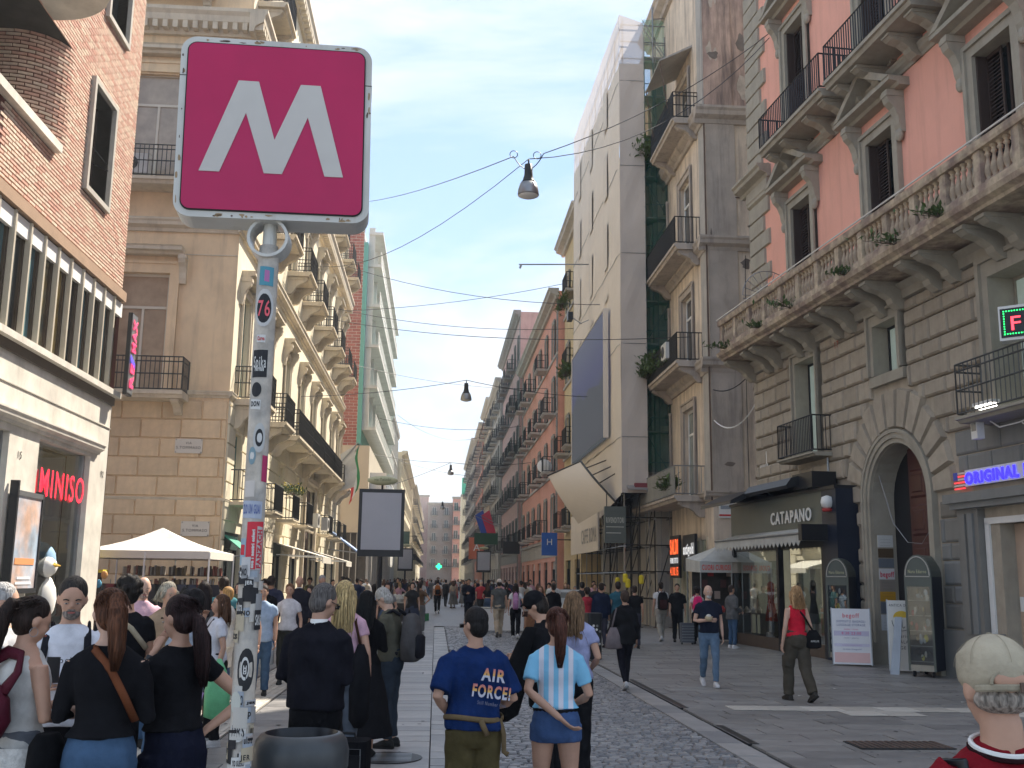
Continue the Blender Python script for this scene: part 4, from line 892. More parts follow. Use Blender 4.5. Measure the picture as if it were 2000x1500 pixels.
for k in range(15):
    x = .1+1.135*k; q = MB(); q.box(x, x+.2, -1.17, -.96, 8.9, 9.56, m_balus); ob('pedestal', q, bs_)
    for j in range(5):
        if k < 14: link('baluster', bsh, bs_, (x+.2+.935*(j+.5)/5, -1.065, 8.9))
for j in range(4): link('baluster', bsh, bs_, (.21, -.15-.2*j, 8.9))
bc = console(.26, .98, .62, m_gstone).mesh('bracket')
for c in (.1, 1.5, 2.2, 3.77, 4.47, 6.04, 6.74, 8.31, 9.01, 10.58, 11.28, 12.85, 13.55, 15.12, 15.82): link('bracket', bc, P, (c, 0, 8.5))
def plant(cx, cy, cz, r_, n, lab, nm='balcony_weeds', seed=1, cat='plant', cols=m_leaf, long=.28, flowers=None):
    t = thing(nm, lab, cat, (cx, cy, cz)); rg = random.Random(seed); q = MB(); st = MB()
    for i in range(n):
        a = rg.uniform(0, 2*pi); el = rg.uniform(.1, 1.4); L = rg.uniform(.4, 1)*long; d = Vector((cos(a)*cos(el), sin(a)*cos(el), sin(el)))
        p = Vector((rg.gauss(0, r_[0]), rg.gauss(0, r_[1]), abs(rg.gauss(0, r_[2])))); w_ = d.cross(Vector((0, 0, 1))).normalized()*L*.16
        q.add([p, p+d*L*.5+w_, p+d*L-Vector((0, 0, L*.15)), p+d*L*.5-w_], [(0, 1, 2, 3)], cols)
        if i % 6 == 0: st.tube([(0, 0, -.02), tuple(p+d*L*.5)], .006, m_rust, 3)
        if flowers and i % 5 == 0: q.ell(tuple(p+d*L), (.03, .03, .03), flowers, 5, 3)
    ob('foliage', q, t); ob('stems', st, t); return t
um = P.matrix_basis
def pk(x, y, z): return tuple(Matrix.Translation((9.7, 31.2, 0)) @ Matrix.Rotation(radians(-85.65), 4, 'Z') @ Vector((x, y, z)))
for i, (x, rr_, lab) in enumerate(((.7, (.2, .08, .04), 'green weeds growing at the far left end of the stone balustrade'), (3.4, (.12, .08, .03), 'small tuft of weeds at the balustrade foot near its far end'), (5.6, (.3, .1, .05), 'long straggling weeds growing through the middle of the balustrade'), (8.6, (.15, .08, .04), 'pale weeds sprouting at the balustrade foot, left of the biggest tuft'), (10.9, (.28, .1, .06), 'biggest green tuft of weeds on the balustrade ledge'), (12.6, (.18, .08, .04), 'green tuft of weeds near the right edge of the balustrade'))):
    plant(*pk(x, -1.2, 8.75), tuple(c*1.3 for c in rr_), 150, lab, seed=i, long=.24)
# the fan shaped iron grille at the first upper window
q = MB()
for k in range(11): a = pi*k/10; q.tube([(0, 0, 0), (.75*cos(a), 0, .75*sin(a))], .01, m_steel, 4)
for r_ in (.75, .3): q.tube([(r_*cos(pi*k/12), 0, r_*sin(pi*k/12)) for k in range(13)], .012, m_steel, 4)
q.xf(Matrix.Rotation(pi/2, 4, 'Z')); gr = thing('fan_grille', 'fan shaped iron grille beside the first window above the balustrade', 'grille', pk(2.6, -.6, 9.9), radians(-85.65)); ob('bars', q, gr)
for x in (2.6,): 
    q = MB(); q.tube([(0, .6, -.1), (0, -.75, -.1)], .015, m_steel, 4); q.tube([(0, 0, 0), (0, 0, -1.2)], .015, m_steel, 4); ob('post', q, gr)
# right doorway with pilasters
q = MB(); q.box(10.8, 11.5, -.16, 0, 0, 3.3, m_gpaint); q.box(10.95, 11.1, -.2, 0, .9, 3.2, m_gpaint); q.box(11.2, 11.36, -.2, 0, .9, 3.2, m_gpaint); q.box(10.7, 16, -.26, 0, 3.3, 3.42, m_gpaint); q.box(10.6, 16, -.34, 0, 3.42, 3.6, m_gpaint); ob('door_surround', q, P)
q = MB(); q.box(11.52, 11.66, -.04, .1, 0, 3.02, m_white); q.box(11.52, 15.6, -.04, .1, 2.98, 3.1, m_white); q.box(11.66, 15.6, .3, .35, 0, 2.98, solid((.55, .40, .29), .7)); q.box(12.0, 12.12, .27, .3, 1.35, 1.62, m_white); ob('shop_entrance', q, P)
og = thing('blue_lit_sign', 'blue lit lettering sign with a small striped flag logo on the painted blocks', 'sign', (9.7, 31.2, 0), radians(-85.65))
q = MB(); q.box(11.1, 13.6, -.12, -.09, 3.74, 4.06, m_white); ob('backing', q, og)
m_bl = M('blue_lit_letters', (0.03, 0.02, 0.95), 0.4, 0, emit=1.0)
text('ORIGINAL M', .30, m_bl, og, (11.13, -.14, 3.79), depth=.02, bold=.012, fitw=2.1)
lg = MB(); 
for k in range(6): lg.box(10.72, 11.08, -.13, -.1, 3.70+k*.06, 3.73+k*.06, solid((.75, .05, .06), .4, emit=.5) if k % 2 == 0 else m_white)
lg.box(10.72, 10.86, -.14, -.13, 3.88, 4.04, solid((.05, .08, .45), .4)); ob('flag_logo', lg, og)
ls = thing('led_display', 'white cased LED display with red letters and green dotted border over the balcony', 'sign', pk(13.8, -.95, 6.05), radians(-40)); q = MB(); q.box(0, 1.1, 0, .3, 0, .62, m_white); ob('case', q, ls)
q = MB(); q.box(.03, 1.08, -.012, 0, .05, .57, m_black); ob('screen', q, ls)
m_lg = M('green_led', (.02, .8, .15), .4, 0, emit=1.5); m_lr = M('red_led', (.95, .04, .06), .4, 0, emit=1.5)
q = MB()
for k in range(22): 
    for zz in (.1, .51): q.box(.08+k*.045, .10+k*.045, -.02, -.012, zz, zz+.02, m_lg)
for k in range(9): q.box(.08, .1, -.02, -.012, .1+k*.046, .12+k*.046, m_lg)
ob('border_lights', q, ls); text('FA', .36, m_lr, ls, (.17, -.02, .17), depth=.006, fitw=.5)
q = MB(); q.box(12.4, 12.9, -.62, -.5, 5.06, 5.12, M('lamp_face', (1, .97, .9), .5, 0, emit=3)); fl_ = thing('floodlight', 'lit floodlight lying under the right balcony railing', 'lamp', (9.7, 31.2, 0), radians(-85.65)); ob('lens', q, fl_); q = MB(); q.box(12.35, 12.95, -.65, -.47, 5.12, 5.18, m_white); ob('case', q, fl_)
q = MB(); q.box(12.02, 12.22, -.5, -.35, 4.55, 4.92, m_white); q.box(12.05, 12.19, -.51, -.5, 4.7, 4.85, m_steel); tag(ob('alarm_box', q, None, (9.7, 31.2, 0), radians(-85.65)), 'small white alarm box hanging under the right balcony', 'box')
q = MB(); q.tube([(12.2, -.3, 4.95), (12.7, -.35, 4.7), (13.2, -.3, 4.72), (14.6, -.3, 4.85)], .015, m_white, 5); q.tube([(13.3, -.3, 4.7), (13.8, -.3, 4.45), (14.6, -.3, 4.7)], .015, m_white, 5); tag(ob('loose_cable', q, None, (9.7, 31.2, 0), radians(-85.65)), 'white loose cables sagging under the right balcony', 'cable')
q = MB(); q.box(.3, .9, -.08, -.06, 5.1, 5.65, m_white); vp = thing('street_sign', 'white street name plate on the corner of the pink palazzo', 'street sign', (9.7, 31.2, 0), radians(-85.65)); ob('plate', q, vp); text('VIA', .1, m_rust, vp, (.6, -.085, 5.45), align='CENTER', depth=.002); text('TOLEDO', .12, m_rust, vp, (.6, -.085, 5.2), align='CENTER', depth=.002)
text('17', .24, solid((.35, .05, .03)), P, (5.62, -.115, 7.72), depth=.004)
# ---------------------------------------------------------------- shop front CATAPANO
m_blue = M('dark_navy_panel', (0.012, 0.018, 0.035), 0.4, 0)
m_fascia = M('grey_green_fascia', (0.10, 0.115, 0.10), 0.35, 0.1)
C_ = root('clothes_shop_front', 'dark shop front with white CATAPANO lettering and two glass windows', 'shop front', 9.7, 31.2, -85.65)
q = MB(); q.box(-1.0, 5.5, -.55, 0, 3.2, 4.1, m_fascia); q.box(-1.0, 6.3, -.6, 0, 4.1, 4.18, m_black); ob('fascia', q, C_)
q = MB(); q.box(5.5, 6.3, -.57, 0, 0, 4.1, m_blue); q.box(5.35, 5.5, -.56, 0, 0, 3.2, m_black); ob('side_panel', q, C_)
for a, b in ((-1.0, -.85), (2.45, 2.6)): q = MB(); q.box(a, b, -.55, -.4, 0, 3.2, m_black); ob('post', q, C_)
q = MB(); q.box(-.85, 5.35, -.5, 0, 0, .33, M('brown_plinth', (0.10, 0.07, 0.05), .6, .2)); q.box(-.85, 5.35, -.5, -.4, 2.72, 3.2, m_black); ob('plinth', q, C_)
for a, b in ((-.85, 2.45), (3.3, 5.35)): q = MB(); q.quad((a, -.5, .33), (b, -.5, .33), (b, -.5, 2.72), (a, -.5, 2.72), m_shopglass); ob('pane', q, C_)
q = MB(); q.box(2.6, 3.3, -.2, -.15, .0, 2.72, m_panel); q.box(3.25, 3.3, -.5, -.15, .33, 2.72, m_steel); ob('door', q, C_)
m_shopin = M('shop_display_back', (0.28, 0.27, 0.2), 0.8, 0.4, 1.5, emit=.15)
q = MB(); q.quad((-.85, -.02, .33), (5.35, -.02, .33), (5.35, -.02, 2.72), (-.85, -.02, 2.72), m_shopin); q.quad((-1.0, -.55, 0), (-1.0, 0, 0), (-1.0, 0, 4.1), (-1.0, -.55, 4.1), m_black); ob('display_back', q, C_)
text('CATAPANO', .46, m_white, C_, (2.28, -.6, 3.40), depth=.03, fitw=2.65, bold=.008)
def dress(x, col, w_, z0, z1, lab):
    t = thing('mannequin', lab, 'mannequin', (9.7, 31.2, 0), radians(-85.65)); q = MB()
    q.loft([[(x+w_*f*cos(2*pi*k/10)*(1+.1*sin(3*k)), -.25+.12*f*sin(2*pi*k/10), z0+(z1-z0)*u) for k in range(10)] for u, f in ((0, 1.1), (.3, .8), (.55, .5), (.75, .62), (.95, .55), (1, .2))], solid(col, .8)); ob('garment', q, t, smooth=True)
    q = MB(); q.lathe([(.05, z1), (.05, z1+.1), (.09, z1+.18), (.08, z1+.32), (.03, z1+.38)], m_white, c=(x, -.25), n=8); q.tube([(x, -.25, .35), (x, -.25, z0)], .02, m_steel); ob('stand', q, t)
dress(1.25, (.6, .07, .03), .33, .75, 1.85, 'red dress on a display stand in the left shop window'); dress(4.9, (.12, .42, .28), .27, .6, 1.75, 'mint green garment on a display stand in the right shop window')
dress(.1, (.5, .5, .46), .22, .9, 1.9, 'pale garment on a stand at the far left of the shop window'); dress(4.1, (.05, .05, .06), .22, .8, 1.9, 'dark garment on a stand right of the shop door')
aw = thing('folded_awning', 'folded black canvas awning above the CATAPANO fascia', 'awning', (9.7, 31.2, 0), radians(-85.65))
q = MB(); q.px([(0, 4.25), (-.55, 4.5), (-.9, 4.42), (-1.5, 4.12), (-1.52, 4.02), (-1.38, 4.04), (-.9, 4.25), (-.5, 4.3), (0, 4.1)], -1.0, 1.6, m_black); q.px([(0, 4.35), (-.55, 4.6), (-.95, 4.5), (-1.1, 4.3), (-1.05, 4.22), (-.5, 4.38), (0, 4.2)], 1.6, 4.6, m_black); q.box(4.2, 5.4, -.75, -.1, 4.2, 4.6, m_black); ob('canvas', q, aw)
aw = thing('scalloped_awning', 'white scalloped awning valance under the CATAPANO lettering', 'awning', (9.7, 31.2, 0), radians(-85.65)); m_cv = M('dirty_white_canvas', (.5, .5, .47), .85, .15, 2, streak=.4, dirt=(.25, .25, .24))
q = MB(); q.px([(-.56, 3.22), (-1.2, 3.02), (-1.2, 2.99), (-.56, 3.19)], -.6, 5.6, m_cv)
for k in range(24): x = -.6+k*6.2/24; q.py([(x, 3.02), (x+.2583, 3.02), (x+.2583, 2.84), (x+.2, 2.78), (x+.13, 2.72), (x+.06, 2.78), (x, 2.84)][::-1], -1.21, -1.2, m_cv)
ob('valance', q, aw); q = MB(); q.tube([(-.6, -1.22, 3.03), (5.6, -1.22, 3.03)], .035, m_steel, 8); q.box(5.6, 5.8, -1.25, -.55, 2.85, 3.25, m_black); ob('roller', q, aw)
q = MB(); q.lathe([(.03, 3.62), (.13, 3.66), (.16, 3.78), (.13, 3.9), (.03, 3.94)], m_white, c=(5.98, -.64), n=10); q.lathe([(.12, 3.55), (.13, 3.62)], solid((.4, .03, .03)), c=(5.98, -.64), n=10); tag(ob('alarm_siren', q, None, (9.7, 31.2, 0), radians(-85.65), smooth=True), 'white and red alarm siren beside the shop front panel', 'alarm')
# ---------------------------------------------------------------- street showcases
def showcase(x, y, rz, lab, seed):
    t = thing('glass_showcase', lab, 'display case', (x, y, 0), rz); w_, d_, h_ = .54, .95, 1.98
    q = MB(); q.box(0, w_, .04, d_, .12, h_, m_blue); q.box(0, .045, 0, .04, .12, h_, m_fascia); q.box(w_-.045, w_, 0, .04, .12, h_, m_fascia); q.box(.045, w_-.045, 0, .04, .12, .24, m_gstone); q.box(.045, w_-.045, 0, .04, h_-.2, h_, m_fascia)
    ob('cabinet', q, t)
    q = MB(); pr = [(w_/2+w_/2*cos(pi*k/12), h_+.44*sin(pi*k/12)) for k in range(13)]; q.py(pr[::-1], .0, d_, m_fascia); ob('rounded_top', q, t)
    q = MB(); pr = [(w_/2+(w_/2-.03)*cos(pi*k/12), h_+.02+.38*sin(pi*k/12)) for k in range(13)]; q.tube([(a, -.01, b) for a, b in pr], .012, m_tact, 5); q.tube([(.03, -.01, h_), (w_-.03, -.01, h_)], .012, m_tact, 5); ob('edge_trim', q, t)
    text('Nara Edarno', .1, solid((.6, .58, .35)), t, (w_/2, -.012, h_+.07), align='CENTER', depth=.003, fitw=.36)
    q = MB(); rg = random.Random(seed); cc = [(.6, .55, .5), (.35, .06, .08), (.05, .05, .06), (.45, .35, .2), (.2, .25, .3), (.6, .5, .1), (.12, .08, .06), (.5, .5, .52)]
    shown = MB()
    for k in range(5):
        z = .3+k*.3; shown.box(.05, w_-.05, .02, .035, z, z+.012, m_steel)
        for j in range(6): xx = rg.uniform(.08, w_-.1); shown.ell((xx, .025, z+rg.uniform(.05, .2)), (rg.uniform(.02, .05), .014, rg.uniform(.03, .09)), solid(rg.choice(cc), .5), 6, 4)
    ob('displayed_goods', shown, t)
    q = MB(); q.quad((.045, .0, .24), (w_-.045, .0, .24), (w_-.045, .0, h_-.2), (.045, .0, h_-.2), m_caseglass); ob('pane', q, t)
    for xx, yy in ((.08, .1), (w_-.08, .1), (.08, d_-.1), (w_-.08, d_-.1)):
        q = MB(); q.tube([(xx-.02, yy, .06), (xx+.02, yy, .06)], .06, m_black, 10); ob('castor', q, t)
showcase(9.25, 24.8, radians(-40), 'tall arched glass showcase standing between the shop front and the doorway', 1)
showcase(9.55, 21.2, radians(-42), 'tall arched glass showcase on castors right of the arched doorway', 2)
# boards
def aboard(x, y, rz, w_, h_, lab, face=(.72, .72, .74)):
    t = thing('a_frame_board', lab, 'sign board', (x, y, 0), rz); q = MB()
    for s in (-1, 1):
        yy = lambda z: s*(.26-.24*z/h_)
        for a, b in ((-w_/2, -w_/2+.03), (w_/2-.03, w_/2)): q.add([(a, yy(0), 0.02), (b, yy(0), 0.02), (b, yy(h_), h_), (a, yy(h_), h_), (a, yy(0)+.02, 0.02), (b, yy(0)+.02, 0.02), (b, yy(h_)+.02, h_), (a, yy(h_)+.02, h_)], [(0, 1, 2, 3), (4, 7, 6, 5), (0, 4, 5, 1), (1, 5, 6, 2), (2, 6, 7, 3), (3, 7, 4, 0)], m_steel)
    ob('frame', q, t)
    q = MB(); al = math.atan2(.24, h_); q.box(-w_/2+.02, w_/2-.02, -.006, .006, .04, h_, solid(face, .4)); pn = ob('panel', q, t, (0, -.265, 0)); pn.rotation_euler = (-al, 0, 0)
    q = MB(); q.box(-w_/2+.02, w_/2-.02, -.006, .006, .04, h_, solid((.3, .3, .3), .4)); p2 = ob('back_panel', q, t, (0, .265, 0)); p2.rotation_euler = (al, 0, 0)
    return t, pn
t, pn = aboard(9.48, 23.95, radians(-20), .86, 1.28, 'white luggage storage board with red begoff lettering on the pavement')
for s, sz, zz, c, fw in (('begoff', .14, 1.08, (.75, .04, .08), .36), ('DEPOSITO BAGAGLI', .07, .97, (.1, .12, .3), .62), ('LUGGAGE STORAGE', .07, .89, (.1, .12, .3), .62), ('dalle / from', .05, .8, (.7, .1, .3), .3), ('8:30 23:00', .08, .7, (.7, .05, .2), .42), ('tutti i giorni', .045, .61, (.2, .2, .3), .3), ('orario continuato', .045, .45, (.5, .3, .6), .42), ('www.begoff', .045, .36, (.1, .12, .3), .4)):
    text(s, sz, solid(c), pn, (0, -.012, zz), align='CENTER', depth=.002, fitw=fw)
q = MB(); q.box(-.38, .38, -.009, -.007, .67, .78, solid((.55, .52, .66))); q.box(-.38, .38, -.009, -.007, .43, .5, solid((.62, .6, .72))); q.box(-.38, .38, -.009, -.007, .08, .3, solid((.75, .5, .48))); ob('print', q, pn)
t, pn = aboard(9.95, 22.3, radians(-25), .6, 1.5, 'tapering white board with yellow umbrella drawing leaning by the doorway', (.66, .66, .62))
for s, sz, zz, fw in (('ANTICA DITTA', .08, 1.37, .5), ('Mario', .1, .72, .24), ('TALA', .09, .6, .22), ('GE', .09, .48, .12)): text(s, sz, m_black, pn, (0, -.012, zz), align='CENTER', depth=.002, fitw=fw)
q = MB(); pr = [(.17*cos(pi*k/10), 1.14+.14*sin(pi*k/10)) for k in range(11)]; q.py(pr[::-1], -.01, -.008, solid((.62, .42, .03))); q.tube([(0, -.01, 1.14), (0, -.01, .95), (.03, -.01, .92), (.06, -.01, .95)], .007, m_black, 4); q.tube([(.2*cos(a), -.01, 1.08+.22*sin(a)) for a in [pi+pi*k/10 for k in range(11)]], .006, m_black, 4); ob('umbrella_print', q, pn)
q = MB(); q.add([(-.09, 0, 0), (.09, 0, 0), (.16, .35, 1.15), (.02, .35, 1.15), (-.09, .06, 0), (.09, .06, 0), (.16, .41, 1.15), (.02, .41, 1.15)], [(0, 1, 2, 3), (7, 6, 5, 4), (0, 4, 5, 1), (1, 5, 6, 2), (2, 6, 7, 3), (3, 7, 4, 0)], m_steel); tag(ob('leaning_panel', q, None, (9.45, 21.65, 0), radians(-30)), 'grey metal panel leaning against the showcase on castors', 'panel')
# ================================================================ right: stained house, wrapped building, scaffolding
m_st1 = M('stained_cream_stucco', (0.74, 0.62, 0.49), 0.9, 0.2, 1.0, streak=.8, dirt=(0.28, 0.22, 0.18), dlo=.45, dhi=.7, bump=.05, bs=12)
m_st2 = M('stained_grey_pilaster', (0.47, 0.405, 0.345), 0.9, 0.2, 1.0, streak=.7, dirt=(0.16, 0.14, 0.13), bump=.05, bs=12)
m_st3 = M('peeling_pink_stucco', (0.56, 0.40, 0.32), 0.9, 0.35, .8, col2=(0.36, 0.24, 0.21), streak=.8, dirt=(0.13, 0.10, 0.09), dlo=.42, dhi=.62)
Sb = root('stained_corner_house', 'weathered cream and grey corner house with stained top floors and iron balconies', 'building', 9.52, 36, 0)
W = MB()
W.quad((0, 0, 0), (14, 0, 0), (14, 0, 19), (0, 0, 19), m_st1); W.quad((0, 0, 19), (14, 0, 19), (14, 0, 27), (0, 0, 27), m_st3); W.quad((0, 0, 27), (14, 0, 27), (14, 9.6, 27), (0, 9.6, 27), m_st3); W.quad((0, 9.6, 0), (0, 9.6, 27), (14, 9.6, 27), (14, 9.6, 0), m_st2); W.quad((.3, .3, 0), (.3, 9.4, 0), (.3, 9.4, 27), (.3, .3, 27), m_dark)
ob('side_wall', W, Sb)
r5 = random.Random(41)      # patches of lost plaster and soot streaks, each with its own outline
m_soot = M('soot_stain', (.20, .165, .14), .95, .3, 3); m_bare = M('bare_plaster', (.52, .44, .36), .95, .3, 4)
q = MB()
for i in range(34):
    x = r5.uniform(.1, 2.6); z = r5.choice([r5.uniform(19.4, 26), r5.uniform(5, 18)]); w_ = r5.uniform(.05, .3); h_ = r5.uniform(.15, 1.3); n_ = 11
    off = -.0745 if (.02 < x-w_ and x+w_ < 1.1) else (-.004 if x-w_ > 1.15 else None)
    if off is None: continue
    q.add([(x+w_*cos(a)*r5.uniform(.5, 1), off-.0004*i, z+h_*sin(a)*r5.uniform(.5, 1)*.5) for a in [2*pi*k/n_ for k in range(n_)]], [tuple(range(n_))], m_soot if i % 2 else m_bare)
ob('stain_patches', q, Sb, kind='stuff')
q = MB(); q.box(.02, 1.12, -.07, 0, 4.9, 18.6, m_st2); q.box(.02, 1.05, -.07, 0, 19.3, 26.5, m_st3); ob('pilaster', q, Sb)
q = MB(); q.box(-.0, .9, -.12, 0, 0, 4.7, m_st1); ob('base_pier', q, Sb)
for z in (14.6, 10.1, 5.4):
    q = MB(); q.box(1.55, 1.6, -.05, 0, z, z+3.2, m_st1); q.box(1.55, 4, -.05, 0, z, z+.05, m_st1); q.box(1.55, 4, -.05, 0, z+3.15, z+3.2, m_st1); ob('wall_panel', q, Sb)
for z, h, d in ((18.55, .6, .4), (13.65, .5, .32), (9.15, .5, .32), (4.62, .3, .3), (26.4, .6, .6)):
    q = MB(); cornice(q, -d, 14, z, h, d, m_st2); st = len(q.v); cornice(q, -9.6, d*.0, z, h, d, m_st2); q.xf(Matrix.Rotation(-pi/2, 4, 'Z'), st); ob('cornice', q, Sb)
srw = [(4.95, 8.3), (9.85, 12.75), (14.3, 17.45), (19.3, 21.6)]
sop = [(-3.9, -2.2, a, b) for a, b in srw]+[(-7.9, -6.4, a, b) for a, b in srw]+[(-5.9, -3.4, 0, 3.3), (-2.9, -.7, .2, 3.3), (-9, -6.5, 0, 3.2)]
W = MB(); wall(W, -9.6, 0, 0, 27, sop, m_st1, t=.3); ob('street_wall', W, Sb, rz=-pi/2)
q = MB(); q.box(-.75, -.02, -.05, 0, 4.9, 26.4, m_greyl); ob('corner_strip', q, Sb, rz=-pi/2)
for i, (a, b) in enumerate(srw):
    sw_ = window(1.7, b-a, m_white if i < 3 else m_greyl, m_paneb if i == 0 else m_pane, trans=.72, surr=m_st2, sw=.24, sp=.08, fw=.1)
    for xx in (-3.05, -7.15): inst(sw_, Sb, (0, -xx, a), -pi/2)
    bw = (8.2, 5.4, 5.4, 4.2)[i]; bb = balcony(bw, 1.15 if i == 0 else 1.0, 1.05, m_st2, m_iron if i else m_steel, th=.22, ch=.55, sp=.13, r=.012, mid=i == 3)
    inst(bb, Sb, (0, (.9+bw/2), a-.1), -pi/2)
q = MB(); q.px([(0, 22.6), (-1.3, 21.9), (-1.3, 21.85), (0, 22.5)], -4.4, -1.6, m_greyl); 
for x in (-4.35, -1.65): q.tube([(x, -1.28, 21.9), (x, -1.0, 19.9)], .02, m_rust, 4)
ob('tin_canopy', q, Sb, rz=-pi/2)
q = MB(); q.tube([(-.05, -.15, 4.6), (-.05, -.15, 18.5)], .03, m_rust, 6); q.tube([(1.3, -.05, 5.0), (1.3, -.06, 9.6), (1.4, -.05, 13.5)], .012, m_joint, 4); ob('pipe', q, Sb)
t = thing('wall_hook', 'rusty iron hook bracket on the side wall of the stained house', 'bracket', (10.6, 35.95, 15.7)); q = MB(); q.tube([(0, 0, 0), (1.3, -.12, 0)], .03, m_rust, 5); q.tube([(.9, -.1, 0), (.95, -.12, -.3), (1.1, -.12, -.32), (1.15, -.12, -.18)], .025, m_rust, 5); ob('hook', q, t)
plant(8.45, 42.3, 10.0, (.2, 1.0, .35), 1300, 'leafy green bushes on the second balcony of the stained house', 'balcony_plants', 21, long=.4)
plant(8.5, 43.2, 19.6, (.25, .9, .3), 900, 'trailing plants on the top balcony beside the scaffolding', 'balcony_plants', 22, long=.45)
plant(8.5, 38.3, 5.1, (.15, .35, .2), 260, 'potted green plant on the lowest long balcony', 'balcony_plants', 23, long=.45)
plant(8.6, 39.2, 10.0, (.15, .35, .1), 120, 'small plants beside the air conditioner on the balcony', 'balcony_plants', 24, long=.3)
aircon(8.75, 38.6, 10.1, -pi/2, 'white air conditioner on the second balcony of the stained house')
# its shops
q = MB(); q.box(-5.9, -3.4, .1, .3, 0, 3.3, m_shopin); sf = ob('shop_window', q, Sb, rz=-pi/2); g = MB(); g.quad((-5.9, .05, 0), (-3.4, .05, 0), (-3.4, .05, 3.3), (-5.9, .05, 3.3), m_shopglass); ob('pane', g, sf)
for x in (-5.95, -4.6, -3.4, -2.95, -1.8, -.7):
    q = MB(); q.box(x-.04, x+.04, -.06, .1, 0, 3.4, m_stucco_trim); ob('mullion', q, Sb, rz=-pi/2)
q = MB(); q.box(-2.9, -.7, .1, .3, .2, 3.3, m_shopin); sf = ob('shop_window', q, Sb, rz=-pi/2); g = MB(); g.quad((-2.9, .05, .2), (-.7, .05, .2), (-.7, .05, 3.3), (-2.9, .05, 3.3), m_shopglass); ob('pane', g, sf)
m_or = M('orange_lit_letters', (.9, .12, .03), .4, 0, emit=.7); m_wl = M('white_lit_letters', (.8, .8, .8), .4, 0, emit=.3)
sg = thing('sale_sign', 'black sign with orange SALDI letters and a smaller line of text', 'sign', (9.2, 36, 0), radians(-90)); q = MB(); q.box(-4.95, -3.45, -.1, 0, 1.95, 3.55, m_black); ob('panel', q, sg)
text('SALDI', .8, m_or, sg, (-4.85, -.12, 2.85), depth=.01, fitw=1.3, bold=.01); text('FUORI TUTTO', .3, m_wl, sg, (-4.85, -.12, 2.5), depth=.01, fitw=1.3); text('4.10.15', .45, m_or, sg, (-4.85, -.12, 2.05), depth=.01, fitw=1.3)
sg = thing('shop_sign', 'black sign with white narrow lettering right of the sale sign', 'sign', (9.2, 36, 0), radians(-90)); q = MB(); q.box(-2.75, -.95, -.1, 0, 2.2, 3.5, m_black); ob('panel', q, sg); text('antigold', .55, m_wl, sg, (-2.65, -.12, 2.8), depth=.01, fitw=1.55, bold=.01); text('SHOP', .2, m_wl, sg, (-2.1, -.12, 2.45), depth=.01)
sg = thing('small_wall_sign', 'small white and red sign on the stained corner pier', 'sign', (9.6, 35.85, 4.0)); q = MB(); q.box(.1, .85, -.04, 0, 0, .5, m_white); q.box(.1, .85, -.045, -.04, .06, .12, solid((.6, .05, .05))); q.box(.15, .8, -.045, -.04, .3, .42, solid((.3, .33, .36))); ob('plate', q, sg)
# stall with a lettered canopy
sx, sy = 8.0, 31.9
st_ = thing('market_stall', 'small stall under a white canopy with red lettering beside the shop front', 'stall', (sx, sy, 0))
q = MB(); q.add([(0, 0, 2.42), (1.7, -.2, 2.42), (1.7, 1.6, 2.55), (0, 1.8, 2.55), (.85, .8, 2.95)], [(0, 1, 4), (1, 2, 4), (2, 3, 4), (3, 0, 4)], m_cv); q.box(0, 1.0, -.02, 0, 2.1, 2.44, m_cv); q.quad((0, 0, 2.1), (0, 0, 2.43), (0, 1.8, 2.55), (0, 1.8, 2.15), m_cv); q.quad((1.0, 0, 2.1), (1.7, -.2, 2.1), (1.7, -.2, 2.42), (1.0, 0, 2.42), solid((.35, .31, .27), .9)); ob('canopy', q, st_)
for x, y in ((.02, 0), (.98, 0), (1.68, -.18), (.02, 1.75)): q = MB(); q.tube([(x, y, 0), (x, y, 2.4)], .02, m_steel, 6); ob('pole', q, st_)
text('CUORI CURIOSI', .22, solid((.7, .08, .06)), st_, (.06, -.03, 2.18), depth=.004, fitw=.88, bold=.006)
q = MB(); q.box(.1, 1.6, .3, 1.5, .85, .9, m_brownsh); q.box(.1, 1.6, .3, .34, .1, .85, m_black); q.box(.1, 1.6, 1.4, 1.45, .1, 2.3, m_dim); ob('table', q, st_)
rg = random.Random(6)
for i in range(10):
    q = MB(); c = rg.choice([(.5, .4, .3), (.5, .06, .05), (.1, .1, .12), (.5, .45, .4)]); q.lathe([(.07, 0), (.09, .1), (.04, .16), (.02, .2)], solid(c, .5), n=8); tag(ob('trinket', q, None, (sx+.2+.14*i, sy+.5+.15*(i % 3), .9)), cname(q)+' trinket at the %s of the lettered stall' % ('left end' if i < 3 else ('middle' if i < 7 else 'right end')), 'souvenir', 'trinkets on the lettered stall')
for i in range(7):
    q = MB(); q.box(0, .18, 0, .03, 0, .24, solid(rg.choice([(.45, .05, .05), (.12, .05, .05), (.5, .4, .35)]), .7)); tag(ob('hanging_souvenir', q, None, (sx+.2+.2*i, sy+1.36, 1.3+.35*(i % 3))), cname(q)+' souvenir hanging %s at the back of the lettered stall' % ('low', 'halfway', 'high')[i % 3], 'souvenir', 'souvenirs hanging at the stall back')

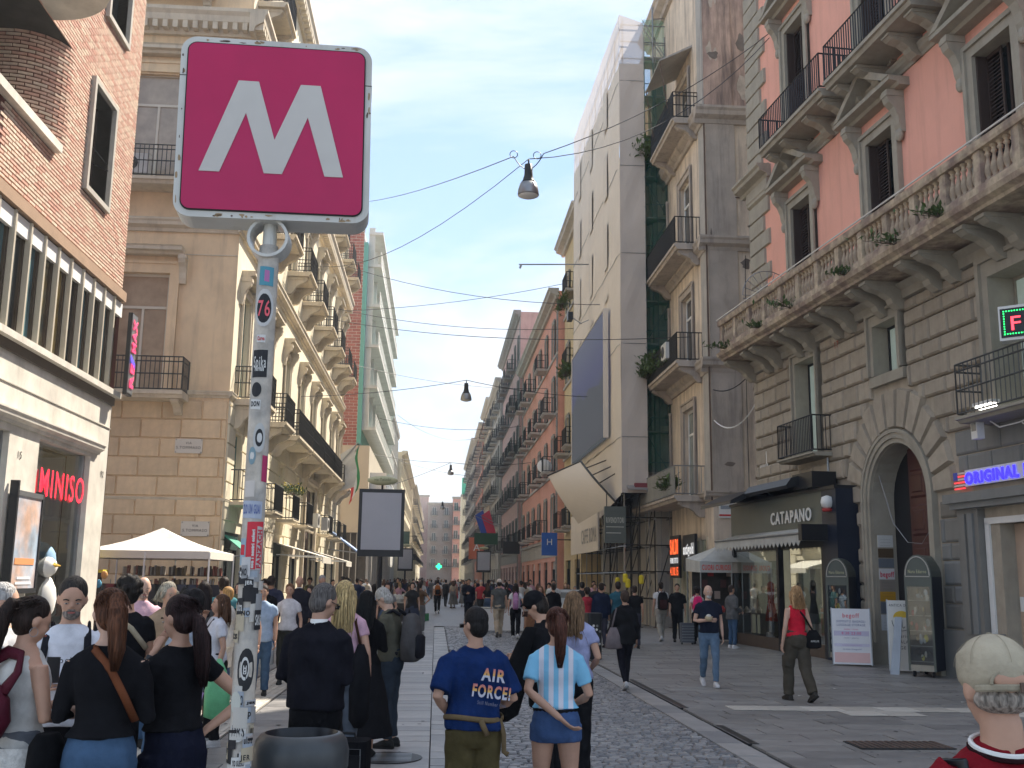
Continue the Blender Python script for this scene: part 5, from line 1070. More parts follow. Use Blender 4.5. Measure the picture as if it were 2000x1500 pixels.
# ---- the wrapped building
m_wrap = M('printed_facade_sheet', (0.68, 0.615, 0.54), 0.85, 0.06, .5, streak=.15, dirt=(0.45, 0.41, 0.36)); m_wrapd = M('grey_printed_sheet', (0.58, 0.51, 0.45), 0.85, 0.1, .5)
m_wrapt = netting('translucent_sheet', (0.62, 0.57, 0.54), .80); m_print = M('printed_shutters', (0.625, 0.57, 0.505), .85, .05); m_gnet = netting('green_net', (0.015, 0.12, 0.08), .5); m_gnet2 = netting('light_green_net', (0.05, 0.42, 0.30), .4)
Wb = root('wrapped_building', 'building hidden behind a beige printed scaffold sheet with a large dark screen', 'building', 7.4, 42, 0)
W = MB(); W.box(1.6, 10, .9, 15.7, 0, 23.5, m_greyl); W.box(1.5, 1.6, 1.2, 2.6, 5, 23, m_st1)
for k in range(5):
    z = 5.6+k*3.7; W.box(1.55, 1.58, 4+0, 5.3, z, z+2.4, m_dark); W.box(1.8, 2.9, .87, .9, z, z+2.6, m_st1)
ob('inner_wall', W, Wb)
z_b, z_t = 7.6, 24.0
def grid(q, f, nu, nv, m):
    v = [f(i/nu, j/nv) for j in range(nv+1) for i in range(nu+1)]; q.add(v, [(j*(nu+1)+i, j*(nu+1)+i+1, (j+1)*(nu+1)+i+1, (j+1)*(nu+1)+i) for j in range(nv) for i in range(nu)], m)
rp_ = lambda a, b: .022*sin(a*9+b*5)+.018*sin(a*3.3-b*11)
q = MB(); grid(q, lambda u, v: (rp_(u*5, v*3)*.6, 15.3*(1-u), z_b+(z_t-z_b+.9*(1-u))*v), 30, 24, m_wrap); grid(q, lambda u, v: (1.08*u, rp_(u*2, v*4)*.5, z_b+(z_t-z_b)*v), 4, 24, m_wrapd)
grid(q, lambda u, v: (.6*u, 15.3+.4*u, z_b+(z_t+.9-z_b)*v), 2, 4, m_wrap); ob('sheet', q, Wb)
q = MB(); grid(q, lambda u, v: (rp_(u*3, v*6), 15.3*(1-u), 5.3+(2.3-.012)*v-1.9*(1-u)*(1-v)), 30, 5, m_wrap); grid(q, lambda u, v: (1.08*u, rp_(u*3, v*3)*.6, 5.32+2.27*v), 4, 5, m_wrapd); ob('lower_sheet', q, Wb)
q = MB(); grid(q, lambda u, v: (0+rp_(u*4, v)*.6, 15.3*(1-u), z_t+.9*(1-u)+(26.3-z_t)*v), 24, 4, m_wrapt); grid(q, lambda u, v: (1.08*u, 0, z_t+(26.3-z_t-.35*u)*v), 4, 4, m_wrapt); ob('translucent_top', q, Wb)
q = MB()
for k in range(8):
    for zz in (25.0, 26.1): q.tube([(.2, .3+2*k, zz), (.2, 2.3+2*k, zz)], .03, m_steel, 4)
    q.tube([(.2, .3+2*k, 23), (.2, .3+2*k, 26.3)], .03, m_steel, 4)
for zz in (24.4, 25.2, 26.0): q.tube([(.1, .3, zz), (2.1, .3, zz)], .03, m_steel, 4)
q.tube([(1.55, .25, 22), (1.55, .25, 27.0)], .035, m_steel, 4); q.tube([(1.55, .25, 26.3), (4.6, .6, 26.9)], .03, m_steel, 4); q.tube([(1.1, .3, 25.9), (2.2, .3, 24.2)], .025, m_steel, 4)
ob('top_tubes', q, Wb)
q = MB()
for i, yy in enumerate((3.6, 8.3, 12.6)):
    for k in range(5):
        z = 9.0+k*3.35; 
        if z+2.2 > 13.6 or k > 1: q.quad((-.06, yy-.55, max(z, 14.2)), (-.06, yy+.55, max(z, 14.2)), (-.06, yy+.55, z+2.1), (-.06, yy-.55, z+2.1), m_print) if z+2.1 > 14.4 else None
ob('printed_windows', q, Wb)
m_scr = bpy.data.materials.new('video_screen'); m_scr.use_nodes = True; t_ = m_scr.node_tree; p_ = t_.nodes['Principled BSDF']; tcx = t_.nodes.new('ShaderNodeTexCoord'); sp_ = t_.nodes.new('ShaderNodeSeparateXYZ'); cr_ = t_.nodes.new('ShaderNodeValToRGB'); mr_ = t_.nodes.new('ShaderNodeMapRange'); mr_.inputs['From Min'].default_value = 8; mr_.inputs['From Max'].default_value = 13.4
t_.links.new(tcx.outputs['Object'], sp_.inputs[0]); t_.links.new(sp_.outputs['Z'], mr_.inputs['Value']); t_.links.new(mr_.outputs[0], cr_.inputs[0])
cr_.color_ramp.elements[0].color = (.08, .09, .10, 1); cr_.color_ramp.elements[1].color = (.13, .14, .19, 1); e_ = cr_.color_ramp.elements.new(.62); e_.color = (.09, .095, .17, 1)
p_.inputs['Base Color'].default_value = (.02, .02, .02, 1); p_.inputs['Roughness'].default_value = .6; p_.inputs['Specular IOR Level'].default_value = .03; t_.links.new(cr_.outputs[0], p_.inputs['Emission Color']); p_.inputs['Emission Strength'].default_value = .3
sc = thing('video_screen', 'large dark blue grey video screen hung on the wrapped building', 'screen', (7.4, 42, 0)); q = MB(); q.box(-.28, -.1, 2.7, 13.6, 7.95, 13.6, m_scr); ob('screen', q, sc)
q = MB(); q.box(-.32, -.1, 2.62, 2.7, 7.9, 13.65, m_wrap); q.box(-.32, -.1, 13.6, 13.7, 7.9, 13.65, m_wrap); q.box(-.32, -.1, 2.7, 13.6, 13.6, 13.68, m_wrap); ob('frame', q, sc)
q = MB(); q.add([(-.285, 13.6, 8.0), (-.285, 13.6, 10.6), (-.285, 11.4, 11.3), (-.285, 10.6, 11.2), (-.285, 9.2, 10.6), (-.285, 7.4, 10.9), (-.285, 4.2, 10.5), (-.285, 2.7, 10.9), (-.285, 2.7, 8.0)], [tuple(range(9))], M('screen_mountains', (.02, .02, .02), .6, 0, emit=0.0, spec=.03)); sm = ob('mountain_picture', q, sc)
sm.data.materials[0].node_tree.nodes['Principled BSDF'].inputs['Emission Color'].default_value = (.085, .09, .105, 1); sm.data.materials[0].node_tree.nodes['Principled BSDF'].inputs['Emission Strength'].default_value = .3
q = MB(); q.tube([(-.4, 9.0, 14.5), (-.9, 9.2, 14.9)], .03, m_steel, 5); q.box(-1.1, -.85, 8.9, 9.5, 14.7, 15.1, m_black); q.tube([(-.1, 8.5, 14.6), (-.5, 9.0, 14.5)], .02, m_steel, 4); tag(ob('screen_camera', q, None, (7.4, 42, 0)), 'small black camera box on an arm above the video screen', 'camera')
q = MB(); q.tube([(-3.6, 9, 17.5), (.3, 9.2, 17.7)], .035, m_steel, 5); q.tube([(-3.5, 9, 17.5), (-3.55, 9, 17.3)], .06, m_steel, 5); tag(ob('boom_pole', q, None, (7.4, 42, 0)), 'thin horizontal pole reaching out over the street from the wrapped building', 'pole')
# green netting bay with platforms
nb_ = thing('green_scaffold_bay', 'narrow scaffold bay behind dark green netting between the sheet and the stained house', 'scaffolding', (8.48, 42.2, 0))
q = MB(); grid(q, lambda u, v: (.0+1.05*u, .03*sin(v*40+u*3), 6.2+(24.2-6.2)*v), 3, 60, m_gnet); ob('netting', q, nb_)
q = MB(); q.quad((.0, .1, 24.2), (1.5, .3, 24.5), (2.1, .6, 26.6), (.0, .1, 26.3), m_gnet2); ob('top_netting', q, nb_)
for x in (.08, .58, 1.0):
    q = MB(); q.tube([(x, .12, 0), (x, .12, 25.5)], .025, m_steel, 5); ob('standard', q, nb_)
for k in range(11):
    z = 6.0+k*1.85; q = MB(); q.box(.0, 1.05, .15, 1.2, z, z+.06, m_greyl); ob('platform', q, nb_)
    q = MB(); q.tube([(0, .1, z+.6), (1.05, .1, z+.6)], .02, m_steel, 4); q.tube([(0, .1, z), (1.05, .1, z+1.8)] if k % 2 else [(1.05, .1, z), (0, .1, z+1.8)], .02, m_steel, 4); ob('ledger', q, nb_)
q = MB()
for k in range(14): q.box(1.08, 1.16, -.02, .05, 6.3+k*1.3, 6.8+k*1.3, m_rust)
q.tube([(1.12, 0, 6), (1.12, 0, 22)], .03, m_rust, 5); ob('drain_pipe', q, nb_)
# scaffolding under the sheet
q = MB()
for k in range(5): z = 7.6+k*3.9; q.tube([(-.03, 15.2-.76*j, z+.03*sin(j*1.7)) for j in range(20)]+[(.02, .0, z), (1.05, -.03, z)], .012, m_steel, 4)
for k in range(24): q.box(1.05, 1.09, -.03, .0, 7.9+k*.68, 7.96+k*.68, m_steel)
ob('rope_seams', q, Wb)
sc = thing('street_scaffolding', 'dark tube scaffolding with crossed braces carrying the wrapped front above the pavement', 'scaffolding', (7.4, 42, 0)); rg = random.Random(9)
for i in range(4):
    for j in range(9):
        x, y = .15+.62*i, .3+1.8*j
        if i in (1, 2) and j > 5: continue
        q = MB(); q.tube([(x, y, 0), (x, y, 5.5)], .028, m_iron if (i+j) % 3 else m_steel, 5); q.box(x-.09, x+.09, y-.09, y+.09, 0, .02, m_rust); ob('standard', q, sc)
for z in (1.1, 2.15, 3.2, 4.3, 5.3):
    for i in range(4):
        if z < 2.5 and i < 2 and z > 1: pass
        q = MB(); q.tube([(.15+.62*i, .3, z), (.15+.62*i, 14.7, z)], .024, m_iron if i else m_steel, 4); ob('ledger', q, sc)
    for j in range(0, 9, 2): q = MB(); q.tube([(.05, .3+1.8*j, z+.05), (2.1, .3+1.8*j, z+.05)], .024, m_iron, 4); ob('ledger', q, sc)
for k in range(16):
    y = rg.choice([.3, 2.1, 3.9, 5.7]); z = rg.choice([1.1, 2.15, 3.2, 4.3]); x0 = .15+.62*rg.choice([0, 1, 2]); q = MB(); q.tube([(x0, y, z-1.0), (x0+.62, y, z+1.0)] if k % 2 else [(x0, y, z+1), (x0, y+1.8, z-1)], .022, m_iron, 4); ob('brace', q, sc)
for j in range(0, 7): q = MB(); q.tube([(.1, .3+j*2, 3.25), (.1, 2.3+j*2, 5.3)], .022, m_iron, 4); ob('brace', q, sc)
for i in range(40): 
    q = MB(); z = rg.choice([1.1, 2.15, 3.2, 4.3]); q.box(-.05, .05, -.05, .05, -.05, .05, m_steel); ob('coupler', q, sc, (.15+.62*rg.randrange(4), .3+1.8*rg.randrange(5), z))
q = MB(); q.box(.2, 2.6, .5, 14.5, 5.35, 5.45, m_joint); q.box(2.0, 2.1, 1, 14, 0, 5.3, m_dark); ob('boarding', q, sc)
for i, (x, y, z) in enumerate(((.15, .2, 1.75), (.25, .15, 1.55), (.15, .3, .5), (.8, .2, 1.7), (.15, 2.0, 1.6))):
    q = MB(); q.lathe([(.06, 0), (.1, .05), (.1, .3), (.05, .36)], solid((.75, .62, .03), .5), n=8); ob('yellow_padding', q, sc, (x, y, z))
q = MB(); q.box(.5, 2.3, -.2, .0, 5.45, 5.7, solid((.22, .05, .06), .8)); q.px([(-.25, 5.5), (.6, 5.9), (.6, 5.8), (-.25, 5.42)], .2, 2.4, solid((.3, .28, .27), .8)); ob('tarpaulin', q, sc)
sg = thing('dark_shop_sign', 'dark grey green hanging sign with pale underlined lettering at the scaffolding corner', 'sign', (6.68, 41.9, 0)); q = MB(); q.box(0, .86, 0, .2, 3.3, 4.75, m_fascia); ob('panel', q, sg)
text('RIVENDITORI', .3, solid((.5, .5, .42)), sg, (.06, -.01, 4.1), depth=.008, fitw=.72, bold=.008); q = MB(); q.box(.06, .78, -.01, 0, 3.92, 3.95, solid((.5, .5, .42))); q.box(.06, .66, -.01, 0, 3.68, 3.71, solid((.55, .55, .48))); ob('underline', q, sg); q = MB(); q.tube([(.1, .1, 4.75), (.1, .1, 5.3)], .02, m_iron); q.tube([(.7, .1, 4.75), (.7, .1, 5.3)], .02, m_iron); ob('hanger', q, sg)
cp = thing('cafe_banner', 'large beige panel with thin grey CAFFE ROMA lettering under the sheet', 'sign', (7.38, 42, 0)); q = MB(); q.box(-.08, 0, 5.8, 15.4, 3.15, 5.2, m_wrap); ob('panel', q, cp)
text('CAFFE ROMA', 1.0, solid((.25, .25, .25)), cp, (-.1, 11.1, 3.6), rot=(pi/2, 0, -pi/2), depth=.005, fitw=4.9)
fp = thing('tilted_sheet', 'curved beige sheet swung out over the street from the scaffolding', 'sheet', (0, 0, 0)); A_, B_, C2, D2 = [Vector(v) for v in ((5.05, 48.2, 6.55), (6.35, 46.5, 7.05), (7.3, 42.9, 5.0), (6.3, 47.0, 4.3))]
q = MB(); 
def ff(u, v):
    a = A_.lerp(D2, v); b = B_.lerp(C2, v); p = a.lerp(b, u); bulge = sin(pi*v)*.35; return tuple(p+Vector((-.35, -.35, .15))*bulge)
grid(q, ff, 8, 10, m_wrap); ob('cloth', q, fp); q = MB(); q.tube([ff(1, k/10) for k in range(11)], .05, m_iron, 5); q.tube([ff(0.0, 0), ff(1, 0)], .04, m_iron, 5)
for k in (2, 4, 6): q.tube([ff(1, k/10), (7.5, 43.5+.6*(6-k), 7.5-.2*k)], .025, m_iron, 4)
ob('frame', q, fp)
# ================================================================ street furniture
m_signw = M('dirty_white_enamel', (0.60, 0.59, 0.54), 0.35, 0.12, 3, streak=.6, dirt=(0.28, 0.18, 0.09), dlo=.58, dhi=.8, spec=.5)
m_mag = M('magenta_sign_face', (0.52, 0.018, 0.10), 0.3, 0.14, 1.5, spec=.3, col2=(0.45, 0.02, 0.095)); m_mwhite = M('sign_white', (0.60, 0.57, 0.52), 0.3, 0.12, 2, spec=.4, col2=(.52,.49,.45))
def rrect(w_, h_, r_, n=6):
    p = []
    for cx, cz, a0 in ((w_/2-r_, h_/2-r_, 0), (-w_/2+r_, h_/2-r_, pi/2), (-w_/2+r_, -h_/2+r_, pi), (w_/2-r_, -h_/2+r_, 3*pi/2)):
        p += [(cx+r_*cos(a0+pi/2*k/n), cz+r_*sin(a0+pi/2*k/n)) for k in range(n+1)]
    return p
ms = thing('metro_sign', 'big square magenta metro sign with white M on a sticker covered pole', 'sign', (-0.905, 5.3, 0))
hd = MB(); hd.py(rrect(.985, .985, .085)[::-1], -.10, .09, m_signw); hb = ob('case', hd, ms, (0.005, 0, 4.105)); hb.rotation_euler = (0, radians(-1.0), radians(4.2))
q = MB(); q.py(rrect(.918, .918, .05)[::-1], -.108, -.10, m_joint); ob('gasket', q, hb); q = MB(); q.py(rrect(.905, .905, .045)[::-1], -.112, -.108, m_mag); ob('face', q, hb)
# the M, from outline
MP = [(-.372, -.252), (-.193, .252), (-.09, .252), (.0, -.066), (.125, .248), (.227, .248), (.355, -.252), (.26, -.252), (.166, .068), (.044, -.25), (-.047, -.25), (-.149, .075), (-.27, -.252)]
q = MB(); v = [(x, -.116, z) for x, z in MP]+[(x, -.112, z) for x, z in MP]; n_ = len(MP)
q.add(v, [(0, 1, 11, 12), (1, 2, 11), (2, 3, 10, 11), (3, 9, 10), (3, 4, 8, 9), (4, 5, 8), (5, 6, 7, 8)]+[(i, i+n_, (i+1) % n_+n_, (i+1) % n_) for i in range(n_)], m_mwhite); ob('letter_m', q, hb)
q = MB(); 
for x, z in ((-.4, .4), (.4, .4), (-.4, -.4), (.4, -.4), (-.405, .02), (.405, .02)): q.lathe([(.008, 0), (.006, .004)], m_iron, n=8); 

q = MB(); q.box(-.494, -.43, -.1015, .0915, .27, .274, m_joint); q.box(.43, .494, -.1015, .0915, .27, .274, m_joint); ob('seam', q, hb)
sr0 = random.Random(55); m_rustl = M('rust_stain', (.36, .25, .14), .7, .2); q = MB()
for k in range(46):
    side = sr0.choice('ttbbblr'); u = sr0.uniform(-.44, .44) if side in 'lr' else sr0.choice([sr0.uniform(-.35, -.05), sr0.uniform(-.44, .44), sr0.uniform(.3, .45)]); a = sr0.uniform(.004, .03); b = sr0.uniform(.003, .009); cx_, cz_ = {'t': (u, .478), 'b': (u, -.478), 'l': (-.478, u), 'r': (.478, u)}[side]; cx_ += sr0.uniform(-.008, .008)*(side in 'lr'); cz_ += sr0.uniform(-.008, .008)*(side in 'tb')
    if side in 'lr': a, b = b, a
    q.add([(cx_+a*cos(t)*sr0.uniform(.5, 1), -.1012, cz_+b*sin(t)*sr0.uniform(.5, 1)) for t in [2*pi*j/8 for j in range(8)]], [tuple(range(8))[::-1]], m_rust if k % 3 == 0 else m_rustl)
ob('rust_patches', q, hb, kind='stuff')
m_pole = M('grubby_white_pole', (0.56, 0.50, 0.42), 0.6, 0.3, 14, streak=.8, dirt=(0.25, 0.2, 0.15), col2=(0.45, 0.42, 0.38))
q = MB(); q.lathe([(.057, 0), (.055, .5), (.053, 3.45), (.046, 3.5)], m_pole, n=24); ob('pole', q, ms, (-.0, 0, 0), smooth=False)
q = MB(); q.lathe([(.09, 0), (.1, .02), (.1, .03), (.085, .03)], m_signw, n=20)
rg_ = MB(); 
for k in range(24):
    a, b = 2*pi*k/24, 2*pi*(k+1)/24; f_ = lambda r, t, y: (r*cos(t), y, r*sin(t))
    for ya, yb, ra, rb_ in ((-.07, .07, .105, .105), (.07, -.07, .09, .09)): rg_.quad(f_(ra, a, ya), f_(ra, b, ya), f_(rb_, b, yb), f_(rb_, a, yb), m_signw)
    rg_.quad(f_(.105, a, -.07), f_(.09, a, -.07), f_(.09, b, -.07), f_(.105, b, -.07), m_signw)
ob('ring', rg_, ms, (0, 0, 3.53)); q = MB(); q.lathe([(.038, 3.42), (.034, 3.66)], m_signw, n=14); ob('neck', q, ms)
# stickers wrap round the pole, each its own little curved sheet
sr = random.Random(31)
def sticker(z, h, a0, a1, col, txt=None, tcol=None, round_=False, rot=False, lab=None, rr=.0562):
    q = MB(); n = 6; mt_ = solid(col, .55)
    if round_:
        ac = (a0+a1)/2; hw = (a1-a0)/2; c = (z+h/2); ctr = []
        pts = [(ac+hw*cos(2*pi*k/18), c+h/2*sin(2*pi*k/18)) for k in range(18)]
        v = [(rr*sin(a), -rr*cos(a), zz) for a, zz in pts]+[((rr+.001)*sin(ac), -(rr+.001)*cos(ac), c)]; q.add(v, [(k, (k+1) % 18, 18) for k in range(18)], mt_)
    else:
        sk = sr.uniform(-.006, .006)
        for k in range(n):
            a, b = a0+(a1-a0)*k/n, a0+(a1-a0)*(k+1)/n
            q.quad((rr*sin(a), -rr*cos(a), z+sk*k/n), (rr*sin(b), -rr*cos(b), z+sk*(k+1)/n), (rr*sin(b), -rr*cos(b), z+h+sk*(k+1)/n), (rr*sin(a), -rr*cos(a), z+h+sk*k/n), mt_)
    s = ob('sticker', q, ms)
    if txt:
        ac = (a0+a1)/2; o = text(txt, h*.5 if not rot else (a1-a0)*.03, solid(tcol, .5), ms, (0, 0, 0), depth=.0003, fitw=None, bold=.001, name='sticker_lettering')
        me = o.data; xs = [v.co.x for v in me.vertices]; ys = [v.co.y for v in me.vertices]; w_, h0 = max(xs)-min(xs), max(ys)-min(ys)
        o.rotation_euler = (0, 0, 0)
        for v in me.vertices:
            u, t = (v.co.x-min(xs))/w_-.5, (v.co.y-min(ys))/h0-.5
            if rot: u, t = -t, u
            a = ac+u*(a1-a0)*.8; zz = z+h/2+t*h*(.55 if not rot else .85); R_ = rr+.0012+v.co.z; v.co = (R_*sin(a), -R_*cos(a), zz)
    return s
K, Wt, Rd = (.015, .015, .018), (.62, .61, .58), (.62, .03, .05)
sticker(3.28, .10, -.6, .75, (.08, .28, .36), None); sticker(3.30, .06, -.1, .35, (.45, .15, .35))
sticker(3.06, .20, -.9, .9, (.55, .54, .52), round_=True); sticker(3.08, .155, -.68, .68, K, '76', (.8, .12, .15), round_=True, rr=.0566)
sticker(2.98, .04, -.5, .3, Wt, 'Curva', (.5, .08, .08)); sticker(2.80, .14, -.8, .6, K, 'Spika', Wt); sticker(2.82, .05, -.6, .4, K, 'Norvale', Wt, rr=.0566)
sticker(2.70, .075, -.75, .2, K, round_=True); sticker(2.64, .05, -.8, .2, Wt, 'DON', K)
sticker(2.42, .15, -.3, .8, (.5, .5, .48), round_=True); sticker(2.45, .09, -.1, .6, K, round_=True, rr=.0566); sticker(2.47, .05, .05, .5, Wt, round_=True, rr=.057); sticker(2.36, .09, -.65, .05, (.2, .3, .34), round_=True); sticker(2.385, .04, -.5, -.1, Wt, round_=True, rr=.0566)
sticker(2.28, .13, .65, 1.3, (.45, .03, .12)); sticker(2.2, .08, -.9, .1, (.6, .55, .5)); sticker(2.10, .085, -1.1, .9, (.42, .46, .55), 'ZLO UN GUAI', (.1, .14, .35))
sticker(1.83, .25, -.35, 1.2, Rd); sticker(1.84, .22, .05, .4, Rd, 'con i nostri colori', Wt, rot=True, rr=.0566); sticker(1.84, .22, .55, 1.1, (.5, .45, .43), 'FANZACH', (.5, .03, .05), rot=True, rr=.0566); sticker(1.87, .13, -1.1, -.4, (.3, .42, .5)); sticker(1.92, .05, -1.0, -.5, Rd, rr=.0566)
zz = 1.78
scr = ['MILO', 'ts', 'Za', 'NO', 'JER', 'ultra', 'SK8', 'rip', 'ZEN']
sticker(1.28, .20, -.5, 1.0, K, round_=True); sticker(1.33, .11, -.2, .5, Wt, round_=True, rr=.0566); sticker(1.345, .08, -.1, .42, K, round_=True, rr=.057); sticker(1.36, .04, .02, .3, Wt, 'O', Wt, rr=.0574)
for i in range(95):
    z = sr.uniform(.42, 1.82); h = sr.uniform(.02, .10); a = sr.uniform(-1.4, 1.0); w_ = sr.uniform(.4, 1.1); dark = sr.random() < .25
    c = K if dark else sr.choice([(.5, .48, .44), (.42, .42, .42), (.5, .47, .42), (.33, .37, .42), (.45, .38, .27), (.54, .53, .52), (.38, .33, .3), (.3, .3, .3)])
    if sr.random() < .06: c = Rd
    if 1.24 < z < 1.5: continue
    sticker(z, h, a, a+w_, c, sr.choice(scr) if sr.random() < .45 else None, Wt if (dark or c == Rd) else K, rr=.0563+.0001*i)
sticker(1.05, .10, -.7, .5, Wt, 'DRS', K, round_=True, rr=.0632); sticker(1.18, .10, -.9, .0, (.52, .53, .47), round_=True, rr=.0632); sticker(.93, .05, -.5, .6, Wt, 'YO SUERO', K, rr=.0632); sticker(.93-.09, .06, -.9, .9, (.4, .33, .22), rr=.0632); sticker(.6, .1, -1.0, -.3, K, 'SR', Wt, rot=True, rr=.0632); sticker(.46, .07, -.9, .5, K, 'G1378', Wt, rr=.0635)
# litter bin under the sign
m_bin = M('grey_bin_plastic', (0.052, 0.057, 0.06), 0.38, 0.12, 5, spec=.5, bump=.05, bs=60)
tb = thing('litter_bin', 'round dark grey litter bin with a wide open rim beside the sticker pole', 'bin', (-.725, 6.2, 0)); tb.scale = (.96, .96, 1.035)
q = MB(); q.lathe([(.22, 0), (.235, .05), (.25, .70), (.25, .74)], m_bin, n=32); ob('body', q, tb, smooth=True)
q = MB(); q.lathe([(.262, .72), (.275, .76), (.277, .84), (.262, .895), (.235, .925), (.21, .932)], m_bin, n=40, cap=False); q.lathe([(.21, .932), (.2, .91), (.19, .86), (.19, .6)], m_black, n=40, cap=False); q.lathe([(.192, .6), (.001, .6)], m_black, n=24, cap=False); ob('rim', q, tb, smooth=True)  # inside coloured black in place of the shade in the opening
q = MB(); q.box(-.2, -.09, -.003, 0, .6, .73, m_white); q.box(-.18, -.11, -.0045, -.003, .66, .7, solid((.5, .1, .08))); q.box(-.18, -.12, -.0045, -.003, .62, .64, solid((.5, .1, .08))); o = ob('label', q, tb, (0.02, -.25, 0)); o.rotation_euler = (0, 0, radians(-24)); o.location = (-.045, -.238, 0)
# stickered black bin on the right pavement
sb_ = thing('stickered_bin', 'slim black litter bin covered in round stickers on the right pavement', 'bin', (3.75, 25.3, 0), .2)
q = MB(); q.pz(rrect(.34, .34, .06), 0, .95, m_black); q.pz(rrect(.37, .37, .07), .95, 1.06, m_black); ob('body', q, sb_)
for i in range(12):
    q = MB(); q.lathe([(.03, 0), (.03, .003)], m_white if i % 3 else m_steel, n=10); q.xf(Matrix.Translation((sr.uniform(-.12, .12), -.172, sr.uniform(.15, .9))) @ Matrix.Rotation(pi/2, 4, 'X')); ob('sticker', q, sb_)
# billboards with oval tops
m_panelw = M('blank_light_panel', (0.40, 0.41, 0.45), 0.3, 0.08, 1, spec=.5)
def billboard(x, y, rz, lab, grp):
    t = thing('billboard', lab, 'billboard', (x, y, 0), rz); q = MB(); q.box(-.62, .62, -.09, .09, 2.38, 4.2, m_black); ob('frame', q, t); q = MB(); q.box(-.53, .53, -.1, -.09, 2.56, 4.1, m_panelw); ob('panel', q, t)
    q = MB(); q.lathe([(.07, 0), (.07, 2.4)], m_black, n=12); q.lathe([(.2, 0), (.2, .1), (.09, .3)], m_black, n=12); q.lathe([(.03, 4.2), (.03, 4.35)], m_black, n=8); ob('post', q, t)
    q = MB(); q.ell((0, 0, 4.44), (.42, .12, .13), solid((.5, .5, .30), .5), 20, 8); ob('oval_top', q, t, smooth=True); text('via Toledo', .12, solid((.1, .12, .05)), t, (0, -.125, 4.42), align='CENTER', depth=.003, fitw=.45); return t
billboard(-1.52, 29, radians(3), 'near blank grey billboard with oval street name top on the left pavement', None); billboard(-2.5, 87, 0, 'smaller blank billboard farther down the left side', None); billboard(4.1, 92, 0, 'blank billboard with pale oval top far down the right side', None)
def lamp(x, y, z, lab, s=1.0):
    t = thing('hanging_lamp', lab, 'street lamp', (x, y, z)); t.scale = (s, s, s); q = MB(); q.lathe([(.04, .78), (.09, .76), (.1, .5), (.14, .36), (.19, .3)], m_iron, n=16); q.lathe([(.02, .78), (.02, .9)], m_iron, n=6); ob('housing', q, t, smooth=True)
    q = MB(); q.lathe([(.19, .3), (.235, .15), (.25, .03), (.24, 0)], m_steel, n=20); ob('shade', q, t, smooth=True); q = MB(); q.lathe([(.24, .005), (.2, -.02), (.1, -.05), (.01, -.06)], m_white, n=16); ob('glass', q, t, smooth=True); return t
L1, L2, L3 = Vector((1.91, 23, 10.55)), Vector((1.19, 48, 9.95)), Vector((.97, 83, 9.9))
lamp(*L1, 'nearest bell shaped lamp hanging over the street'); lamp(*L2, 'second bell shaped lamp hanging on its wire farther along', 1.05); lamp(*L3, 'third bell lamp hanging far down the street'); lamp(.7, 150, 11.5, 'tiny farthest lamp hanging above the street end', 1.3)
def wire(name, pts, r_, lab, sag=None, mat=None):
    q = MB(); out = []
    for a, b in zip(pts, pts[1:]):
        a, b = Vector(a), Vector(b); n = 12
        for k in range(n+(b == Vector(pts[-1]))): u = k/n; p = a.lerp(b, u); p.z -= (sag or 0)*4*u*(1-u); out.append(p)
    q.tube(out, r_, mat or m_iron, 4); return tag(ob(name, q), lab, 'cable')
wire('lamp_wire', [(9.75, 29, 18.35), tuple(L1+Vector((.35, 0, 1.05))), tuple(L1+Vector((-.35, 0, .95))), (-5.9, 58, 23.0)], .012, 'wire carrying the nearest lamp from the pink palazzo across the street', .35)
wire('power_wire', [(9.75, 29, 18.2), tuple(L1+Vector((0, 0, .9))), (-6.1, 48, 16.2)], .012, 'slack electric wire drooping beside the nearest lamp wire', .9)
for x in (-.35, .2):
    q = MB(); q.tube([(x+.09*cos(a), 0, 1.0+.09*sin(a)) for a in [2*pi*k/12 for k in range(13)]], .01, m_iron, 4); tag(ob('wire_coil', q, None, tuple(L1)), 'coil of wire %s the nearest lamp' % ('left of' if x < 0 else 'right of'), 'cable')
wire('lamp_wire', [(-6.1, 46, 9.6), tuple(L2+Vector((0, 0, .95))), (7.5, 50, 10.6)], .014, 'wire carrying the second lamp', .15)
wire('lamp_wire', [(-5.8, 80, 11.2), tuple(L3+Vector((0, 0, .95))), (7.5, 85, 11.2)], .02, 'wire carrying the third lamp', .2); wire('lamp_wire', [(-5, 78, 8.0), tuple(L3+Vector((0, 0, .95)))], .018, 'diagonal stay wire running to the third lamp', .1)
for i, (a, b, sg_, lab) in enumerate((((-6.1, 58, 19.4), (9.5, 46, 14.3), .8, 'upper pair of wires crossing in front of the wrapped building'), ((-6.1, 60, 17.2), (8.0, 58, 16.0), .5, 'wire crossing the sky above the grey cornice'), ((-6.1, 56, 15.6), (9.5, 38, 10.9), .5, 'long dark wire crossing the street at screen height'), ((-5.9, 62, 17.6), (7.6, 62, 19.8), .3, 'wire rising to the right across the sky'), ((-5.9, 66, 15.2), (7.4, 72, 15.0), .5, 'lower wire crossing the street over the second lamp'), ((-5.9, 90, 15.5), (7.2, 92, 15.2), .7, 'far pale wire crossing the street'), ((-4.5, 120, 15), (6.9, 125, 13.8), .5, 'wire crossing low at the far end of the street'), ((7.2, 128, 20), (-4.5, 112, 19), 2.0, 'thin slack wire between the far roofs'))):
    wire('crossing_wire', [a, b], .016 if i < 5 else .02, lab, sg_)
wire('wall_cable', [(9.62, 35.9, 8.5), (9.75, 31.4, 8.4)], .02, 'cable strung between the stained house and the pink palazzo', .3); wire('wall_cable', [(9.62, 35.9, 7.4), (9.75, 31.4, 7.3)], .025, 'pale cable sagging across the side street', .5, m_white)
